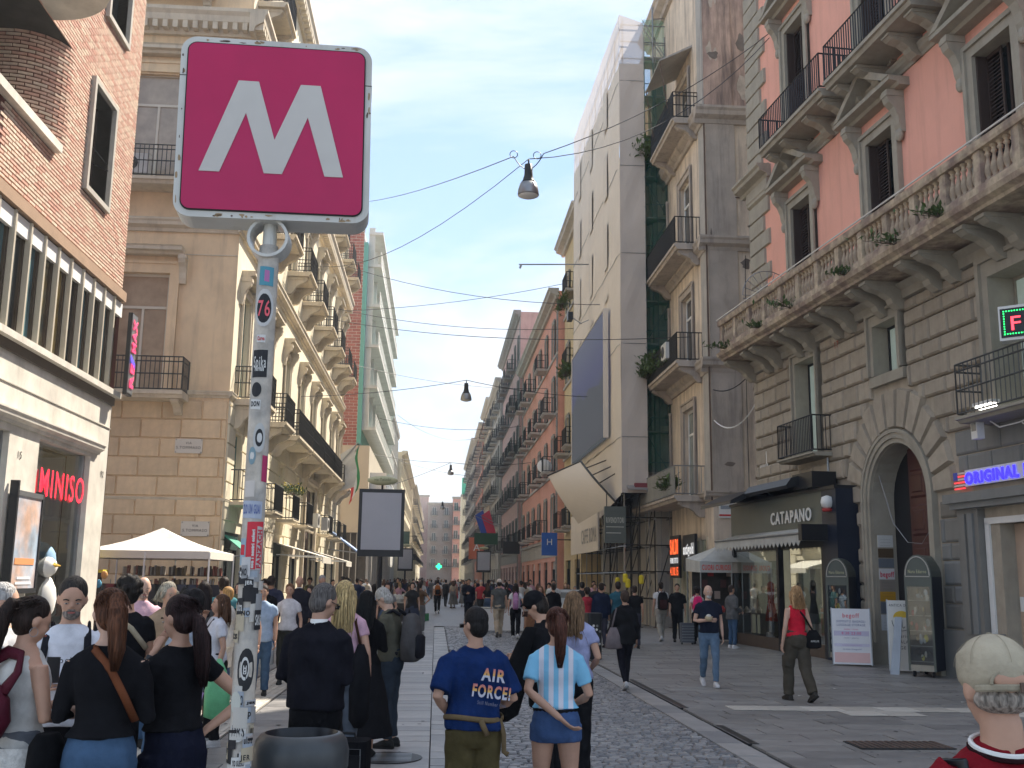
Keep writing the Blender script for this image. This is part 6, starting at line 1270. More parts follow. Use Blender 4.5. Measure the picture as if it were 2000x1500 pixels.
# green pharmacy cross, far signs and flags
q = MB(); mg = M('green_cross_light', (.02, .9, .3), .4, 0, emit=2.0); q.box(-.5, .5, -.1, .1, -.17, .17, mg); q.box(-.17, .17, -.09, .09, -.5, .5, mg); q.tube([(.5, 0, 0), (2.5, 0, 0)], .04, m_iron); tag(ob('pharmacy_cross', q, None, (.5, 190, 3.9)), 'glowing green pharmacy cross at the far end of the street', 'sign')
for i, (x, y, z, c, w_, h_, lab, nm) in enumerate(((6.5, 61, 3.2, (.03, .12, .45), .9, 1.3, 'blue square sign on the yellow house', 'blue_sign'), (4.9, 130, 4.2, (.6, .16, .08), 1.9, 2.6, 'orange red shop sign far down the right side', 'orange_sign'), (5.2, 112, 5.4, (.03, .09, .04), 2.5, 1.2, 'dark green shop sign on the far right', 'green_sign'), (-4.2, 118, 5.2, (.02, .07, .05), 2.4, 1.7, 'dark green shop sign on the far left', 'green_sign'), (6.2, 88, 3.9, (.02, .02, .02), 1.4, 1.0, 'black shop sign on the pink house', 'black_sign'))):
    t = thing(nm, lab, 'sign', (x, y, z)); q = MB(); q.box(-w_/2, w_/2, -.08, .08, 0, h_, solid(c, .5)); ob('panel', q, t); q = MB(); q.tube([(w_/2, 0, h_*.7), (w_/2+1.0, 0, h_*.7)], .03, m_iron); ob('arm', q, t)
    if i == 0: text('H', .5, m_white, t, (0, -.09, .6), align='CENTER', depth=.005); 
    if i == 1: text('A', 1.2, m_white, t, (0, -.09, 1.0), align='CENTER', depth=.005)
for i, (x, c, lab) in enumerate(((4.7, (.05, .1, .4), 'blue banner flag hanging far down the right side'), (5.4, (.6, .05, .09), 'red banner flag hanging beside the blue one'))):
    t = thing('banner_flag', lab, 'flag', (x, 118, 7.4)); q = MB(); q.add([(-.5, 0, 1.4), (.4, 0, 2.0), (1.2, .1, -.6), (.4, -.1, -1.2)], [(0, 1, 2, 3)], solid(c, .7)); ob('cloth', q, t); q = MB(); q.tube([(-.6, 0, 1.4), (2.0, 0, .2)], .04, m_steel, 5); ob('pole', q, t)
q = MB(); q.lathe([(.5, 0), (.35, .1), (.05, .16)], m_white, n=20); q.xf(Matrix.Rotation(radians(75), 4, 'X')); q.tube([(0, 0, 0), (.6, .3, -.2)], .03, m_steel); tag(ob('satellite_dish', q, None, (7.0, 69, 9.2)), 'round white satellite dish on a balcony of the salmon house', 'satellite dish')
plant(7.1, 58.5, 13.3, (.15, .8, .25), 500, 'pots of green plants on an upper balcony of the yellow house', 'balcony_plants', 31, long=.4); plant(7.1, 60.5, 17.8, (.15, .8, .25), 400, 'tall plants on the top balcony of the yellow house', 'balcony_plants', 32, long=.4)
plant(-5.5, 40.6, 4.9, (.2, .9, .1), 220, 'yellow flowering window boxes on a low balcony of the cream facade', 'flower_boxes', 33, long=.3, flowers=solid((.75, .6, .05)))
# ================================================================ market tent and its goods in the side street
m_tent = M('white_tent_cloth', (0.70, 0.67, 0.60), .85, .06, 1)
tn = thing('market_tent', 'white peaked market tent in the side street in front of the tan palazzo', 'tent', (-6.85, 27.1, 0)); q = MB(); a_, b_ = 1.5, 1.5
ap = (0, 0, 2.98)
for (p1, p2) in (((-a_, -b_), (a_, -b_)), ((a_, -b_), (a_, b_)), ((a_, b_), (-a_, b_)), ((-a_, b_), (-a_, -b_))):
    grid_n = 6; f_ = lambda u, v: tuple(Vector((p1[0], p1[1], 2.38)).lerp(Vector((p2[0], p2[1], 2.38)), u).lerp(Vector(ap), v)+Vector((0, 0, -.10*sin(pi*v)*(1-abs(2*u-1)*.2))))
    grid(q, f_, 6, 6, m_tent); q.quad((p1[0], p1[1], 2.2), (p2[0], p2[1], 2.2), (p2[0], p2[1], 2.38), (p1[0], p1[1], 2.38), m_tent)
ob('canopy', q, tn)
for x in (-a_, a_, 0): 
    for y in (-b_, b_): q = MB(); q.tube([(x, y, 0), (x, y, 2.35)], .022, m_white, 6); ob('pole', q, tn)
q = MB(); q.box(-1.3, 1.3, .2, 1.2, .8, .85, m_brownsh); q.box(-1.3, 1.3, .22, .26, 0, .8, m_dim); ob('table', q, tn)
for k in range(3): q = MB(); q.box(-1.3, 1.4, 1.15, 1.4, 1.15+.32*k, 1.17+.32*k, m_brownsh); ob('shelf', q, tn)
rg = random.Random(12)
for k in range(3):
    x = -1.25
    while x < 1.3:
        w_ = rg.uniform(.03, .055); q = MB(); q.box(0, w_, 0, .15, 0, rg.uniform(.18, .26), solid(rg.choice([(.5, .45, .38), (.32, .1, .07), (.12, .1, .09), (.45, .42, .4), (.3, .22, .13)]), .7)); tag(ob('book', q, None, (-6.85+x, 28.28, 1.17+.32*k)), cname(q)+' book on the %s shelf at the %s of the market tent' % (('lowest', 'middle', 'top')[k], 'left end' if x < -.45 else ('middle' if x < .45 else 'right end')), 'book', 'books on the market tent shelves'); x += w_+.012+(rg.random() < .2)*.1
for k in range(12):
    q = MB(); q.box(0, .3, 0, .05, -.7, 0, solid(rg.choice([(.02, .02, .03), (.05, .06, .1), (.1, .35, .6), (.3, .05, .06), (.03, .03, .04)]), .8)); q.tube([(.15, .02, 0), (.15, .02, .1)], .01, m_steel); tag(ob('hanging_garment', q, None, (-8.1+k*.24, 26.0, 1.6)), cname(q)+' garment hanging at the %s of the tent rail' % ('left end' if k < 4 else ('middle' if k < 8 else 'right end')), 'garment', 'garments on the tent rail')
ty = thing('toy_stand', 'small stand of yellow and red toys at the left edge of the market tent', 'stand', (-8.1, 25.2, 0)); q = MB(); q.box(-.4, .5, -.2, .2, 1.85, 1.92, solid((.75, .65, .05))); q.box(-.3, .4, -.1, .1, 0, 1.85, m_brownsh); ob('shelf', q, ty)
for i in range(8): q = MB(); q.ell((0, 0, 0), (.08, .06, .1), solid([(.7, .1, .05), (.75, .6, .05), (.1, .4, .6), (.7, .35, .1)][i % 4], .6), 8, 5); tag(ob('toy', q, None, (-8.4+.12*i, 25.0, 1.2+.2*(i % 4)), smooth=True), cname(q)+' toy hanging %s on the toy stand beside the tent' % ('lowest', 'low', 'high', 'highest')[i % 4], 'toy', 'toys on the stand beside the tent')
q = MB(); q.ell((0, 0, 0), (.11, .09, .1), solid((.78, .62, .05)), 10, 6); q.ell((.1, 0, -.02), (.05, .03, .03), solid((.75, .3, .05)), 6, 4); tag(ob('toy_duck', q, None, (-7.95, 25.1, 2.18), smooth=True), 'yellow toy duck on top of the toy stand', 'toy')
# food board and stalls in the roadway
t, pn = aboard(4.75, 38.5, radians(-8), 1.15, 1.5, 'white framed food menu board with red pictures in front of the café', (.55, .55, .52))
q = MB()
for i in range(14): q.ell((rg.uniform(-.45, .45), -.012, rg.uniform(.2, 1.1)), (rg.uniform(.05, .11), .004, rg.uniform(.04, .08)), solid(rg.choice([(.5, .08, .04), (.55, .2, .08), (.2, .25, .06), (.6, .5, .4)])), 8, 4)
q.box(-.45, .45, -.009, -.007, 1.2, 1.4, solid((.2, .2, .18))); ob('food_pictures', q, pn)
def table(x, y, lab, col, w_=1.8, d_=.8, h_=.85):
    t = thing('street_stall', lab, 'stall', (x, y, 0)); q = MB(); q.box(-w_/2, w_/2, -d_/2, d_/2, h_-.04, h_, solid((.4, .38, .33))); ob('table_top', q, t)
    q = MB(); q.box(-w_/2+.03, w_/2-.03, -d_/2+.02, -d_/2+.04, .08, h_-.04, col); q.box(-w_/2+.03, -w_/2+.05, -d_/2, d_/2, .08, h_-.04, col); ob('skirt', q, t)
    for a in (-1, 1): 
        for b in (-1, 1): q = MB(); q.tube([(a*(w_/2-.06), b*(d_/2-.06), 0), (a*(w_/2-.06), b*(d_/2-.06), h_)], .02, m_steel); ob('leg', q, t)
m_orw = M('orange_printed_board', (.42, .2, .08), .6, .5, 4, col2=(.3, .1, .05))
table(3.85, 35.3, 'street stall with orange brown printed front on the right of the roadway', m_orw); table(2.35, 37.5, 'street stall with white cloth front left of the orange one', m_white, 1.5)
table(-1.6, 44, 'dark street stall piled with goods on the left pavement', m_dim, 2.2); table(-1.2, 47.5, 'stall with green crates on the left of the roadway', solid((.05, .2, .08)), 1.6)
for i in range(14):
    x, y = (-2.5+.17*i, 44+.2*(i % 3)) if i < 11 else (-1.7+.35*(i-10), 47.5); q = MB(); q.lathe([(.12, 0), (.17, .12), (.1, .26), (.02, .3)], solid(rg.choice([(.05, .05, .06), (.45, .44, .4), (.25, .2, .15), (.5, .5, .48)]), .8), n=8); tag(ob('handbag', q, None, (x, y, .86)), cname(q)+' handbag on the %s' % ('stall with green crates' if i > 10 else ('left end of the dark stall' if i < 4 else ('middle of the dark stall' if i < 8 else 'right end of the dark stall'))), 'bag', 'handbags on the left pavement stalls')
for i in range(9):
    q = MB(); q.lathe([(.15, 0), (.16, .05), (.1, .12), (.02, .15)], solid(rg.choice([(.6, .57, .5), (.5, .45, .35), (.55, .15, .08)]), .8), n=10); tag(ob('stall_hat', q, None, (3.1+.18*i, 35.1+.2*(i % 3), .86)), cname(q)+' hat lying at the %s of the orange fronted stall' % ('left end' if i < 3 else ('middle' if i < 6 else 'right end')), 'hat', 'hats on the orange fronted stall')
for i in range(3):
    q = MB(); q.box(-.3, .3, -.2, .2, 0, .3, solid((.05, .25, .1), .6)); q.box(-.27, .27, -.17, .17, .3, .302, m_joint); tag(ob('crate', q, None, (-.75+.1*i, 46.2+i*.6, 0)), ['nearest green crate by the left stalls', 'middle green crate by the left stalls', 'farthest green crate by the left stalls'][i], 'crate')
# ================================================================ people
from mathutils import noise as mnoise
def remesh(mb, vox, disp=0.0, sm=3, seed=0.0):
    me = mb.mesh('tmp'); o = bpy.data.objects.new('tmp', me)
    r = o.modifiers.new('r', 'REMESH'); r.mode = 'VOXEL'; r.voxel_size = vox
    s = o.modifiers.new('s', 'SMOOTH'); s.factor = .6; s.iterations = sm
    m2 = evaluated(o)
    bpy.data.objects.remove(o); bpy.data.meshes.remove(me)
    if disp:
        ns = [tuple(v.normal) for v in m2.vertices]
        for v, n in zip(m2.vertices, ns):
            c = v.co; f = mnoise.noise((c.x*7+seed, c.y*7, c.z*9))+.5*abs(mnoise.noise((c.x*16, c.y*16+seed, c.z*7+c.x*8)))
            v.co = c+Vector(n)*(disp*f)
    m2.polygons.foreach_set('use_smooth', [True]*len(m2.polygons)); return m2
def tomb(me, m):
    q = MB(); q.add([tuple(v.co) for v in me.vertices], [tuple(p.vertices) for p in me.polygons], m); return q
SK = [(.55, .32, .22), (.60, .38, .28), (.42, .23, .15), (.50, .29, .20)]
_fab = {}
def fabric(col, rough=.9):
    k = tuple(round(c, 3) for c in col)
    if k not in _fab: _fab[k] = M('cloth_%d' % (len(_fab)+1), col, rough, .25, 9, bump=.5, bs=13, spec=.06)
    return _fab[k]
_skin = {}
def skin(i):
    if i not in _skin: _skin[i] = M('skin_%d' % (i+1), SK[i], .55, .08, 9, col2=tuple(c*.85 for c in SK[i]), spec=.35)
    return _skin[i]
def hairm(col):
    k = ('h',)+tuple(col)
    if k not in _fab:
        m = M('hair_%d' % len(_fab), col, .55, 0, 1, spec=.18); t = m.node_tree; p = t.nodes['Principled BSDF']; c = t.nodes.new('ShaderNodeTexCoord'); mp_ = t.nodes.new('ShaderNodeMapping'); mp_.inputs['Scale'].default_value = (110, 110, 7); n = t.nodes.new('ShaderNodeTexNoise'); n.inputs['Scale'].default_value = 1.0; n.inputs['Detail'].default_value = 4
        t.links.new(c.outputs['Object'], mp_.inputs[0]); t.links.new(mp_.outputs[0], n.inputs['Vector']); r = t.nodes.new('ShaderNodeValToRGB'); r.color_ramp.elements[0].position = .35; r.color_ramp.elements[1].position = .68; r.color_ramp.elements[0].color = tuple(x*.45 for x in col)+(1,); r.color_ramp.elements[1].color = tuple(min(1, x*1.6+.001) for x in col)+(1,)
        t.links.new(n.outputs['Fac'], r.inputs[0]); t.links.new(r.outputs[0], p.inputs['Base Color']); b = t.nodes.new('ShaderNodeBump'); b.inputs['Strength'].default_value = .9; b.inputs['Distance'].default_value = .01; t.links.new(n.outputs['Fac'], b.inputs['Height']); t.links.new(b.outputs[0], p.inputs['Normal']); _fab[k] = m
    return _fab[k]
ARM = {'down': ((.222, -.03, 1.13), (.235, .04, .88)), 'phone': ((.212, .02, 1.13), (.08, .25, 1.17)), 'mouth': ((.20, .17, 1.17), (.05, .15, 1.45)), 'hip': ((.40, -.10, 1.17), (.20, -.02, 1.02)),
       'back': ((.27, -.13, 1.15), (.03, -.20, .99)), 'front': ((.235, -.03, 1.14), (.15, .2, 1.02)), 'hold': ((.25, -.04, 1.12), (.27, .16, .98)), 'swingf': ((.24, .06, 1.14), (.24, .22, .95)), 'swingb': ((.25, -.14, 1.15), (.26, -.18, .90)), 'cross': ((.23, .05, 1.14), (-.10, .2, 1.17))}
def V(*a): return Vector(a)
def build_person(p, vox):
    g = dict(sex='m', arms=('down', 'down'), legs='stand', top='tee', topc=(.5, .5, .5), bot='trousers', botc=(.05, .05, .07), shoe=(.03, .03, .03), hair='short', hairc=(.03, .02, .015), skin=0, head=0, nod=0, lean=0, fat=0.0, face=False, beard=None, loose=.0, hand=True)
    g.update(p); male = g['sex'] == 'm'; fat = g['fat']
    sw = .174 if male else .148
    hd = Matrix.Translation((0, 0, 1.52)) @ Matrix.Rotation(radians(g['head']), 4, 'Z') @ Matrix.Rotation(radians(-g['nod']), 4, 'X') @ Matrix.Translation((0, 0, -1.52))
    lean = g['lean']
    def B_(v): v = Vector(v); return V(v.x, v.y+max(0, v.z-.95)*lean, v.z-abs(lean)*max(0, v.z-.95)*.15)
    sh = {-1: B_((-sw, -.0, 1.405)), 1: B_((sw, 0, 1.405))}
    arms = {}
    for s, nm in ((-1, g['arms'][0]), (1, g['arms'][1])):
        e, w_ = ARM[nm] if isinstance(nm, str) else nm; arms[s] = (B_((s*e[0], e[1], e[2])), B_((s*w_[0], w_[1], w_[2])))
    lg = {}
    for s in (-1, 1):
        hip = V(s*.088, 0, .92)
        if g['legs'] == 'walk': ph = s*g.get('phase', 1); kn = V(s*.085, .10*ph+.05, .50); an = V(s*.075, .22*ph-.05 if ph > 0 else -.28, .09 if ph > 0 else .14)
        elif g['legs'] == 'relax': kn = V(s*.11, .02 if s > 0 else .05, .50); an = V(s*.12, -.02, .085)
        else: kn = V(s*.09, .01, .50); an = V(s*.095, -.02, .085)
        lg[s] = (hip, kn, an)
    def torso(q, add, m, z0=.86, hip=None, zt=1.50):
        hr = (.165 if male else .170); wr = (.15 if male else .120); cr_ = (.170 if male else .142)
        rings = [(z0, hr*.93, .118), (.93, hr, .125), (1.0, hr*.97, .12), (1.1, wr+fat*.6, .105+fat), (1.2, wr+.006+fat*.5, .107+fat*.9), (1.31, cr_, .118 if male else .125), (1.385, cr_+.006, .108), (1.43, cr_*.86, .088), (1.465, .098, .074), (zt, .064, .062)]
        rs = []
        for z, rx, ry in rings:
            if z < z0: continue
            c = B_((0, (.012 if 1.15 < z < 1.36 and not male else 0)+fat*.3*(1.0 < z < 1.3), z)); ad = add if z < 1.44 else add*.5
            rs.append([(c.x+(rx+ad)*math.copysign(abs(cos(a))**.8, cos(a)), c.y+(ry+ad)*math.copysign(abs(sin(a))**.85, sin(a)), c.z) for a in [2*pi*k/20 for k in range(20)]])
        q.loft(rs, m)
    ms_ = skin(g['skin']); out = []
    # --- body: one continuous surface
    q = MB(); torso(q, -.008 if g['top'] == 'tank' else -.02, ms_)
    h0 = len(q.v)
    q.ell((0, -.012, 1.655), (.074, .092, .100), ms_, 16, 10); q.ell((0, .022, 1.595), (.056, .062, .068), ms_, 14, 8); q.ell((0, .045, 1.558), (.03, .032, .026), ms_, 10, 6)
    q.ell((0, .055, 1.655), (.055, .028, .03), ms_, 10, 6)      # brow
    q.loft([[(.006*cos(a), .078+.005*sin(a), 1.652) for a in (0, 1.57, 3.14, 4.71)], [(.015*cos(a), .090+.018*sin(a), 1.612) for a in (0, 1.57, 3.14, 4.71)], [(.013*cos(a), .080+.01*sin(a), 1.603) for a in (0, 1.57, 3.14, 4.71)]], ms_)
    for s in (-1, 1): q.ell((s*.076, -.012, 1.630), (.012, .021, .032), ms_, 8, 6); q.ell((s*.036, .048, 1.605), (.022, .028, .028), ms_, 8, 6)
    q.xf(hd, h0)
    for i in range(h0, len(q.v)): q.v[i] = tuple(B_(q.v[i]))
    nb_ = B_((0, -.012, 1.44)); q.tube([nb_, B_(hd @ V(0, -.012, 1.56))], [.056, .052] if male else [.048, .044], ms_, 12)
    fing = MB()
    for s in (-1, 1):
        e, w_ = arms[s]; k = 1.0 if male else .92
        q.tube([sh[s], sh[s].lerp(e, .5), e, e.lerp(w_, .3), w_], [.05*k, .045*k, .037*k, .038*k, .026*k], ms_, 12)
        d = (w_-e).normalized(); up = V(0, 0, 1) if abs(d.z) < .8 else V(0, 1, 0)
        n = (V(-s, 0, 0)-d*d.dot(V(-s, 0, 0))); n = n.normalized() if n.length > .3 else V(0, 0, -1); ac = d.cross(n).normalized()*(1 if s > 0 else -1)
        if ac.dot(V(0, 1, 0)) < 0 and abs(ac.y) > .3: ac = -ac
        pc_ = w_+d*.05; q.loft([[tuple(w_+d*t+ac*(a_*cos(x))+n*(b_*sin(x))) for x in [2*pi*j/10 for j in range(10)]] for t, a_, b_ in ((-.01, .026, .019), (.03, .034, .016), (.07, .039, .014), (.095, .036, .011))], ms_)
        for j, (o_, L) in enumerate(((-.029, .062), (-.010, .072), (.010, .078), (.028, .070))):
            b0 = w_+d*.088+ac*o_; fing.tube([b0, b0+d*L*.5+n*L*.14, b0+d*L*.82+n*L*.45, b0+d*L*.9+n*L*.65], [.0085, .0082, .0072, .005], ms_, 6)
        b0 = w_+d*.03+ac*.03; fing.tube([b0, b0+ac*.025+d*.03+n*.008, b0+ac*.03+d*.06+n*.018], [.0105, .0095, .007], ms_, 6)
        hp, kn, an = lg[s]; k = 1.0 if male else .97
        q.tube([hp, hp.lerp(kn, .3), hp.lerp(kn, .8), kn, kn.lerp(an, .35), an], [.088*k, .088*k, .062*k, .055*k, .056*k, .036*k] if 'short' in g['bot'] else [.075*k, .075*k, .055*k, .048*k, .048*k, .033*k], ms_, 14)
    me = remesh(q, vox); bm = tomb(me, ms_); bm.add(fing.v, [tuple(f) for f in fing.f], ms_) if g['hand'] else None
    out.append(('body', bm))
    # --- shoes
    sm_ = fabric(g['shoe'], .6)
    for s in (-1, 1):
        an = lg[s][2]; q = MB(); z0 = an.z-.085; tilt = -.5 if an.z > .12 else 0
        q.loft([[(an.x+rx*cos(a), an.y+y+0*a, z0+zc+rz*sin(a)) for a in [2*pi*k/12 for k in range(12)]] for y, rx, rz, zc in ((-.075, .025, .03, .035), (-.06, .036, .048, .05), (0, .040, .055, .055), (.06, .042, .042, .043), (.12, .046, .03, .031), (.165, .038, .022, .024), (.185, .015, .012, .018))], sm_)
        q.box(an.x-.038, an.x+.038, an.y-.075, an.y+.15, z0+.0, z0+.02, sm_)
        if tilt: q.xf(Matrix.Translation(an) @ Matrix.Rotation(tilt, 4, 'X') @ Matrix.Translation(-an))
        out.append(('shoe', q))
    # --- bottom
    bt = g['bot']; bmn = fabric(g['botc']); q = MB()
    if bt != 'none':
        torso_r = MB(); hr = .165 if male else .170; rs = []
        for z, rx, ry in ((.80, hr*.6, .10), (.84, hr*.95, .122), (.90, hr*1.03, .13), (.97, hr*1.01, .128), (1.03, hr*.96+fat*.5, .12+fat*.7), (1.075, hr*.9+fat*.6, .113+fat*.9)):
            if not male and z > 1.0: rx *= .93
            rs.append([(rx*1.02*math.copysign(abs(cos(a))**.85, cos(a)), ry*sin(a)-(.012 if z < 1.0 else 0), z) for a in [2*pi*k/20 for k in range(20)]])
        q.loft(rs, bmn); loose = {'jeans': 0.0, 'trousers': .008, 'wide': .03, 'cargo': .022, 'leggings': -.006, 'shorts': .01, 'minishorts': .004, 'bermuda': .02, 'skirt': .0}.get(bt, 0)+g['loose']
        for s in (-1, 1):
            hp, kn, an = lg[s]; hp = hp+V(0, 0, .0)
            if bt == 'minishorts': q.tube([hp, hp.lerp(kn, .27)], [.104, .100], bmn, 16)
            elif bt in ('shorts', 'bermuda'): q.tube([hp, hp.lerp(kn, .5), hp.lerp(kn, .9)], [.1+loose, .09+loose, .08+loose], bmn, 14)
            elif bt == 'skirt': pass
            else:
                aa = an+V(0, 0, .0 if loose > .005 else .02); q.tube([hp, hp.lerp(kn, .35), kn, kn.lerp(an, .4), kn.lerp(aa, .85), aa], [.099+loose*.5, .092+loose*.6, .066+loose, .062+loose*1.1, .05+loose*1.3, .052+loose*1.4], bmn, 14)
        if bt == 'skirt': q.loft([[(r*cos(a), r*.8*sin(a), z) for a in [2*pi*k/20 for k in range(20)]] for z, r in ((1.05, .14), (.95, .18), (.7, .25), (.22, .33))], bmn)
        if bt == 'cargo':
            for s in (-1, 1): c = lg[s][0].lerp(lg[s][1], .75); q.box(c.x+s*.065-.03, c.x+s*.065+.03, c.y-.07, c.y+.07, c.z-.09, c.z+.09, bmn)
        out.append(('shorts' if 'short' in bt else ('skirt' if bt == 'skirt' else 'trousers'), remesh(q, vox, .013 if bt not in ('leggings', 'minishorts') else .004, 2)))
    # --- top
    tp = g['top']; tmn = fabric(g['topc']); q = MB(); ad = {'tee': .010, 'loose': .028, 'long': .010, 'tank': .004, 'crop': .008, 'jacket': .03, 'coat': .035, 'polo': .012, 'shirt': .016, 'dress': .01}[tp]
    z0 = {'crop': 1.12, 'jacket': .80, 'coat': .62, 'loose': .84, 'shirt': .86, 'tank': .97, 'tee': .93, 'long': .95, 'polo': .93, 'dress': .9}[tp]
    z0 = g.get('hem', z0)
    hr = .165 if male else .170; wr = .15 if male else .120; cr_ = .170 if male else .142; rs = []
    lowr = [(z, hr*1.05+ad*.8, .13+ad*.8) for z in (z0, z0+.04) if z < .9]+([(.93, hr*1.02+ad, .128+ad)] if z0 < .92 else [(z0, hr*(.97 if z0 < 1.05 else .85)+ad, .118+ad+fat*.5)])
    if tp in ('loose', 'jacket', 'coat', 'shirt'): wr = wr*.5+cr_*.5
    for z, rx, ry in lowr+[(1.0, hr*.98+ad, .122+ad+fat*.6), (1.1, wr+fat*.6+ad, .107+fat+ad), (1.2, wr+.006+fat*.5+ad, .108+fat*.9+ad), (1.31, cr_+ad, (.118 if male else .127)+ad), (1.385, cr_+.008+ad*.7, .11+ad*.7), (1.425, cr_*.98+min(ad, .012)*.4, .094+ad*.3), (1.455, .118, .08), (1.485, .074, .068)]:
        if z < z0-.001 or (rs and z <= lastz+.002): continue
        lastz = z
        if tp == 'tank' and z > 1.4: rx *= .8
        c = B_((0, .012*(1.15 < z < 1.36 and not male)+fat*.3*(1.0 < z < 1.3), z)); rs.append([(c.x+rx*math.copysign(abs(cos(a))**.8, cos(a)), c.y+ry*math.copysign(abs(sin(a))**.85, sin(a)), c.z) for a in [2*pi*k/20 for k in range(20)]])
    q.loft(rs, tmn)
    if tp != 'tank':
        fr = {'long': 1.0, 'jacket': 1.02, 'coat': 1.02, 'shirt': .5, 'loose': .86, 'tee': .55, 'polo': .55, 'crop': .5, 'dress': .4}[tp]; fr = g.get('sleeve', fr)
        for s in (-1, 1):
            e, w_ = arms[s]; k = 1.0 if male else .88; r0 = .055*k+min(ad, .02)*.7
            if fr <= .9: q.tube([sh[s]+V(-s*.05, 0, .0), sh[s]+(e-sh[s])*.12, sh[s].lerp(e, fr*.6), sh[s].lerp(e, fr)], [r0+.002, r0+.004, r0+(.006 if tp == 'loose' else .0), r0+(.012 if tp == 'loose' else .0)], tmn, 14)
            else: q.tube([sh[s]+V(-s*.05, 0, .0), sh[s]+(e-sh[s])*.12, sh[s].lerp(e, .5), e, e.lerp(w_, .5), e.lerp(w_, .95)], [r0+.002, r0+.004, r0-.002, r0-.008, r0-.012, .034*k+ad*.6], tmn, 14)
    if tp in ('jacket', 'polo', 'shirt'): q.lathe([(.078, 1.45), (.07, 1.495), (.062, 1.50)], tmn, n=14)
    out.append(({'jacket': 'jacket', 'coat': 'coat', 'tank': 'tank_top', 'dress': 'dress'}.get(tp, 'shirt'), remesh(q, vox, .016 if tp in ('loose', 'jacket', 'shirt', 'coat') else .009, 2, 3.0)))
    if tp == 'jacket' and g.get('collar'):
        q = MB(); q.lathe([(.064, 1.47), (.06, 1.52), (.057, 1.52), (.06, 1.47)], m_white, n=16, cap=False); out.append(('shirt_collar', q))
    # --- hair
    hm = hairm(g['hairc']); q = MB(); hs = g['hair']
    def H(mbb, st=0):
        mbb.xf(hd, st)
        for i in range(st, len(mbb.v)): mbb.v[i] = tuple(B_(mbb.v[i]))
    if hs != 'bald':
        q.ell((0, -.024, 1.672), (.083, .094, .096), hm, 16, 10); q.ell((0, -.045, 1.625), (.080, .068, .085), hm, 14, 8)
        if hs == 'curly':
            rr = random.Random(1)
            for i in range(30): a = rr.uniform(0, 2*pi); b = rr.uniform(-.3, 1.4); q.ell((.085*cos(a)*cos(b), -.03+.09*sin(a)*cos(b) if sin(a) < .5 else .04, 1.67+.09*sin(b)), (.032, .032, .03), hm, 8, 5)
        if hs in ('long', 'bob', 'longstraight'):
            L = {'long': 1.38, 'bob': 1.54, 'longstraight': 1.28}[hs]; n = 6; rs = []
            for k in range(n+1):
                z = 1.68+(L-1.68)*k/n; t = k/n; rs.append([((.087+.018*sin(pi*t)+(.02*t if hs == 'long' else .012*t))*cos(a), -.045-.05*t+(.055+.01*sin(pi*t)-.02*t)*sin(a), z+(.03*abs(cos(a)) if k == n else 0)) for a in [2*pi*j/14 for j in range(14)]])
            q.loft(rs, hm)
            for s in (-1, 1): q.tube([(s*.075, .03, 1.67), (s*.088, .015, 1.6), (s*.085, 0, max(L+.06, 1.46))], [.022, .024, .016], hm, 8)
        if hs == 'pony':
            q.tube([(0, -.105, 1.70), (0, -.145, 1.695), (.0, -.165, 1.62), (.0, -.155, 1.54), (.0, -.14, 1.44), (.0, -.135, 1.36)], [.03, .035, .042, .045, .036, .012], hm, 12)
        if hs == 'ponylow': q.tube([(0, -.10, 1.64), (0, -.14, 1.60), (.0, -.15, 1.5), (.0, -.14, 1.38), (0, -.13, 1.27)], [.03, .035, .042, .042, .015], hm, 12)
    else: q.ell((0, -.042, 1.608), (.077, .062, .040), hm, 14, 6)
    H(q); hme = remesh(q, vox*.75, .006 if hs != 'bald' else 0, 2); 
    out.append(('hair', hme))
    if vox < .0155 and hs not in ('bald', 'short', 'curly'):
        q = MB(); rs_ = random.Random(int(g['hairc'][0]*999)+len(hs)); L = {'long': .30, 'longstraight': .42, 'bob': .15, 'pony': .10, 'ponylow': .10}.get(hs, .03)
        for k in range(90 if L > .05 else 60):
            a = rs_.uniform(pi*.98, pi*2.02) if L > .05 else rs_.uniform(0, 2*pi); b = rs_.uniform(.0, .9) if L > .05 else rs_.uniform(.1, 1.3); x, y, z = .084*cos(a)*cos(b), -.026+.095*sin(a)*cos(b), 1.672+.098*sin(b)
            if L > .05 and L > .12: q.tube([(x, y, z), (x*1.14, y*1.2-.01, z-L*.35), (x*1.2+rs_.gauss(0, .008), y*1.25-.02, z-L*.7), (x*1.15+rs_.gauss(0, .02), y*1.2-.03, z-L*rs_.uniform(.8, 1.1))], [.004, .0045, .004, .001], hm, 3)
            else: q.tube([(x, y, z), (x*1.05, y*1.06-.012, z-.012), (x*1.08+rs_.gauss(0, .006), y*1.1-.028, z-.03+rs_.gauss(0, .008))], [.004, .003, .001], hm, 3)
        if hs in ('pony', 'ponylow'):
            pth = [(0, -.13, 1.69), (0, -.165, 1.62), (0, -.155, 1.53), (0, -.14, 1.43), (0, -.13, 1.33)] if hs == 'pony' else [(0, -.13, 1.61), (0, -.15, 1.5), (0, -.145, 1.42), (0, -.135, 1.33), (0, -.13, 1.24)]
            for k in range(70):
                a = rs_.uniform(0, 2*pi); f_ = rs_.uniform(.7, 1.15); q.tube([(p_[0]+.046*f_*w__*cos(a)+rs_.gauss(0, .003), p_[1]+.04*f_*w__*sin(a), p_[2]) for p_, w__ in zip(pth, (.5, .95, .95, .8, .35))], [.003, .0035, .0035, .003, .001], hm, 3)
        H(q); out.append(('loose_hair', q))
    if g['beard']:
        q = MB(); bmm = hairm(g['beard']); q.ell((0, .036, 1.566), (.05, .056, .042), bmm, 14, 8); q.ell((0, .083, 1.594), (.026, .012, .006), bmm, 8, 4); H(q); out.append(('beard', q))
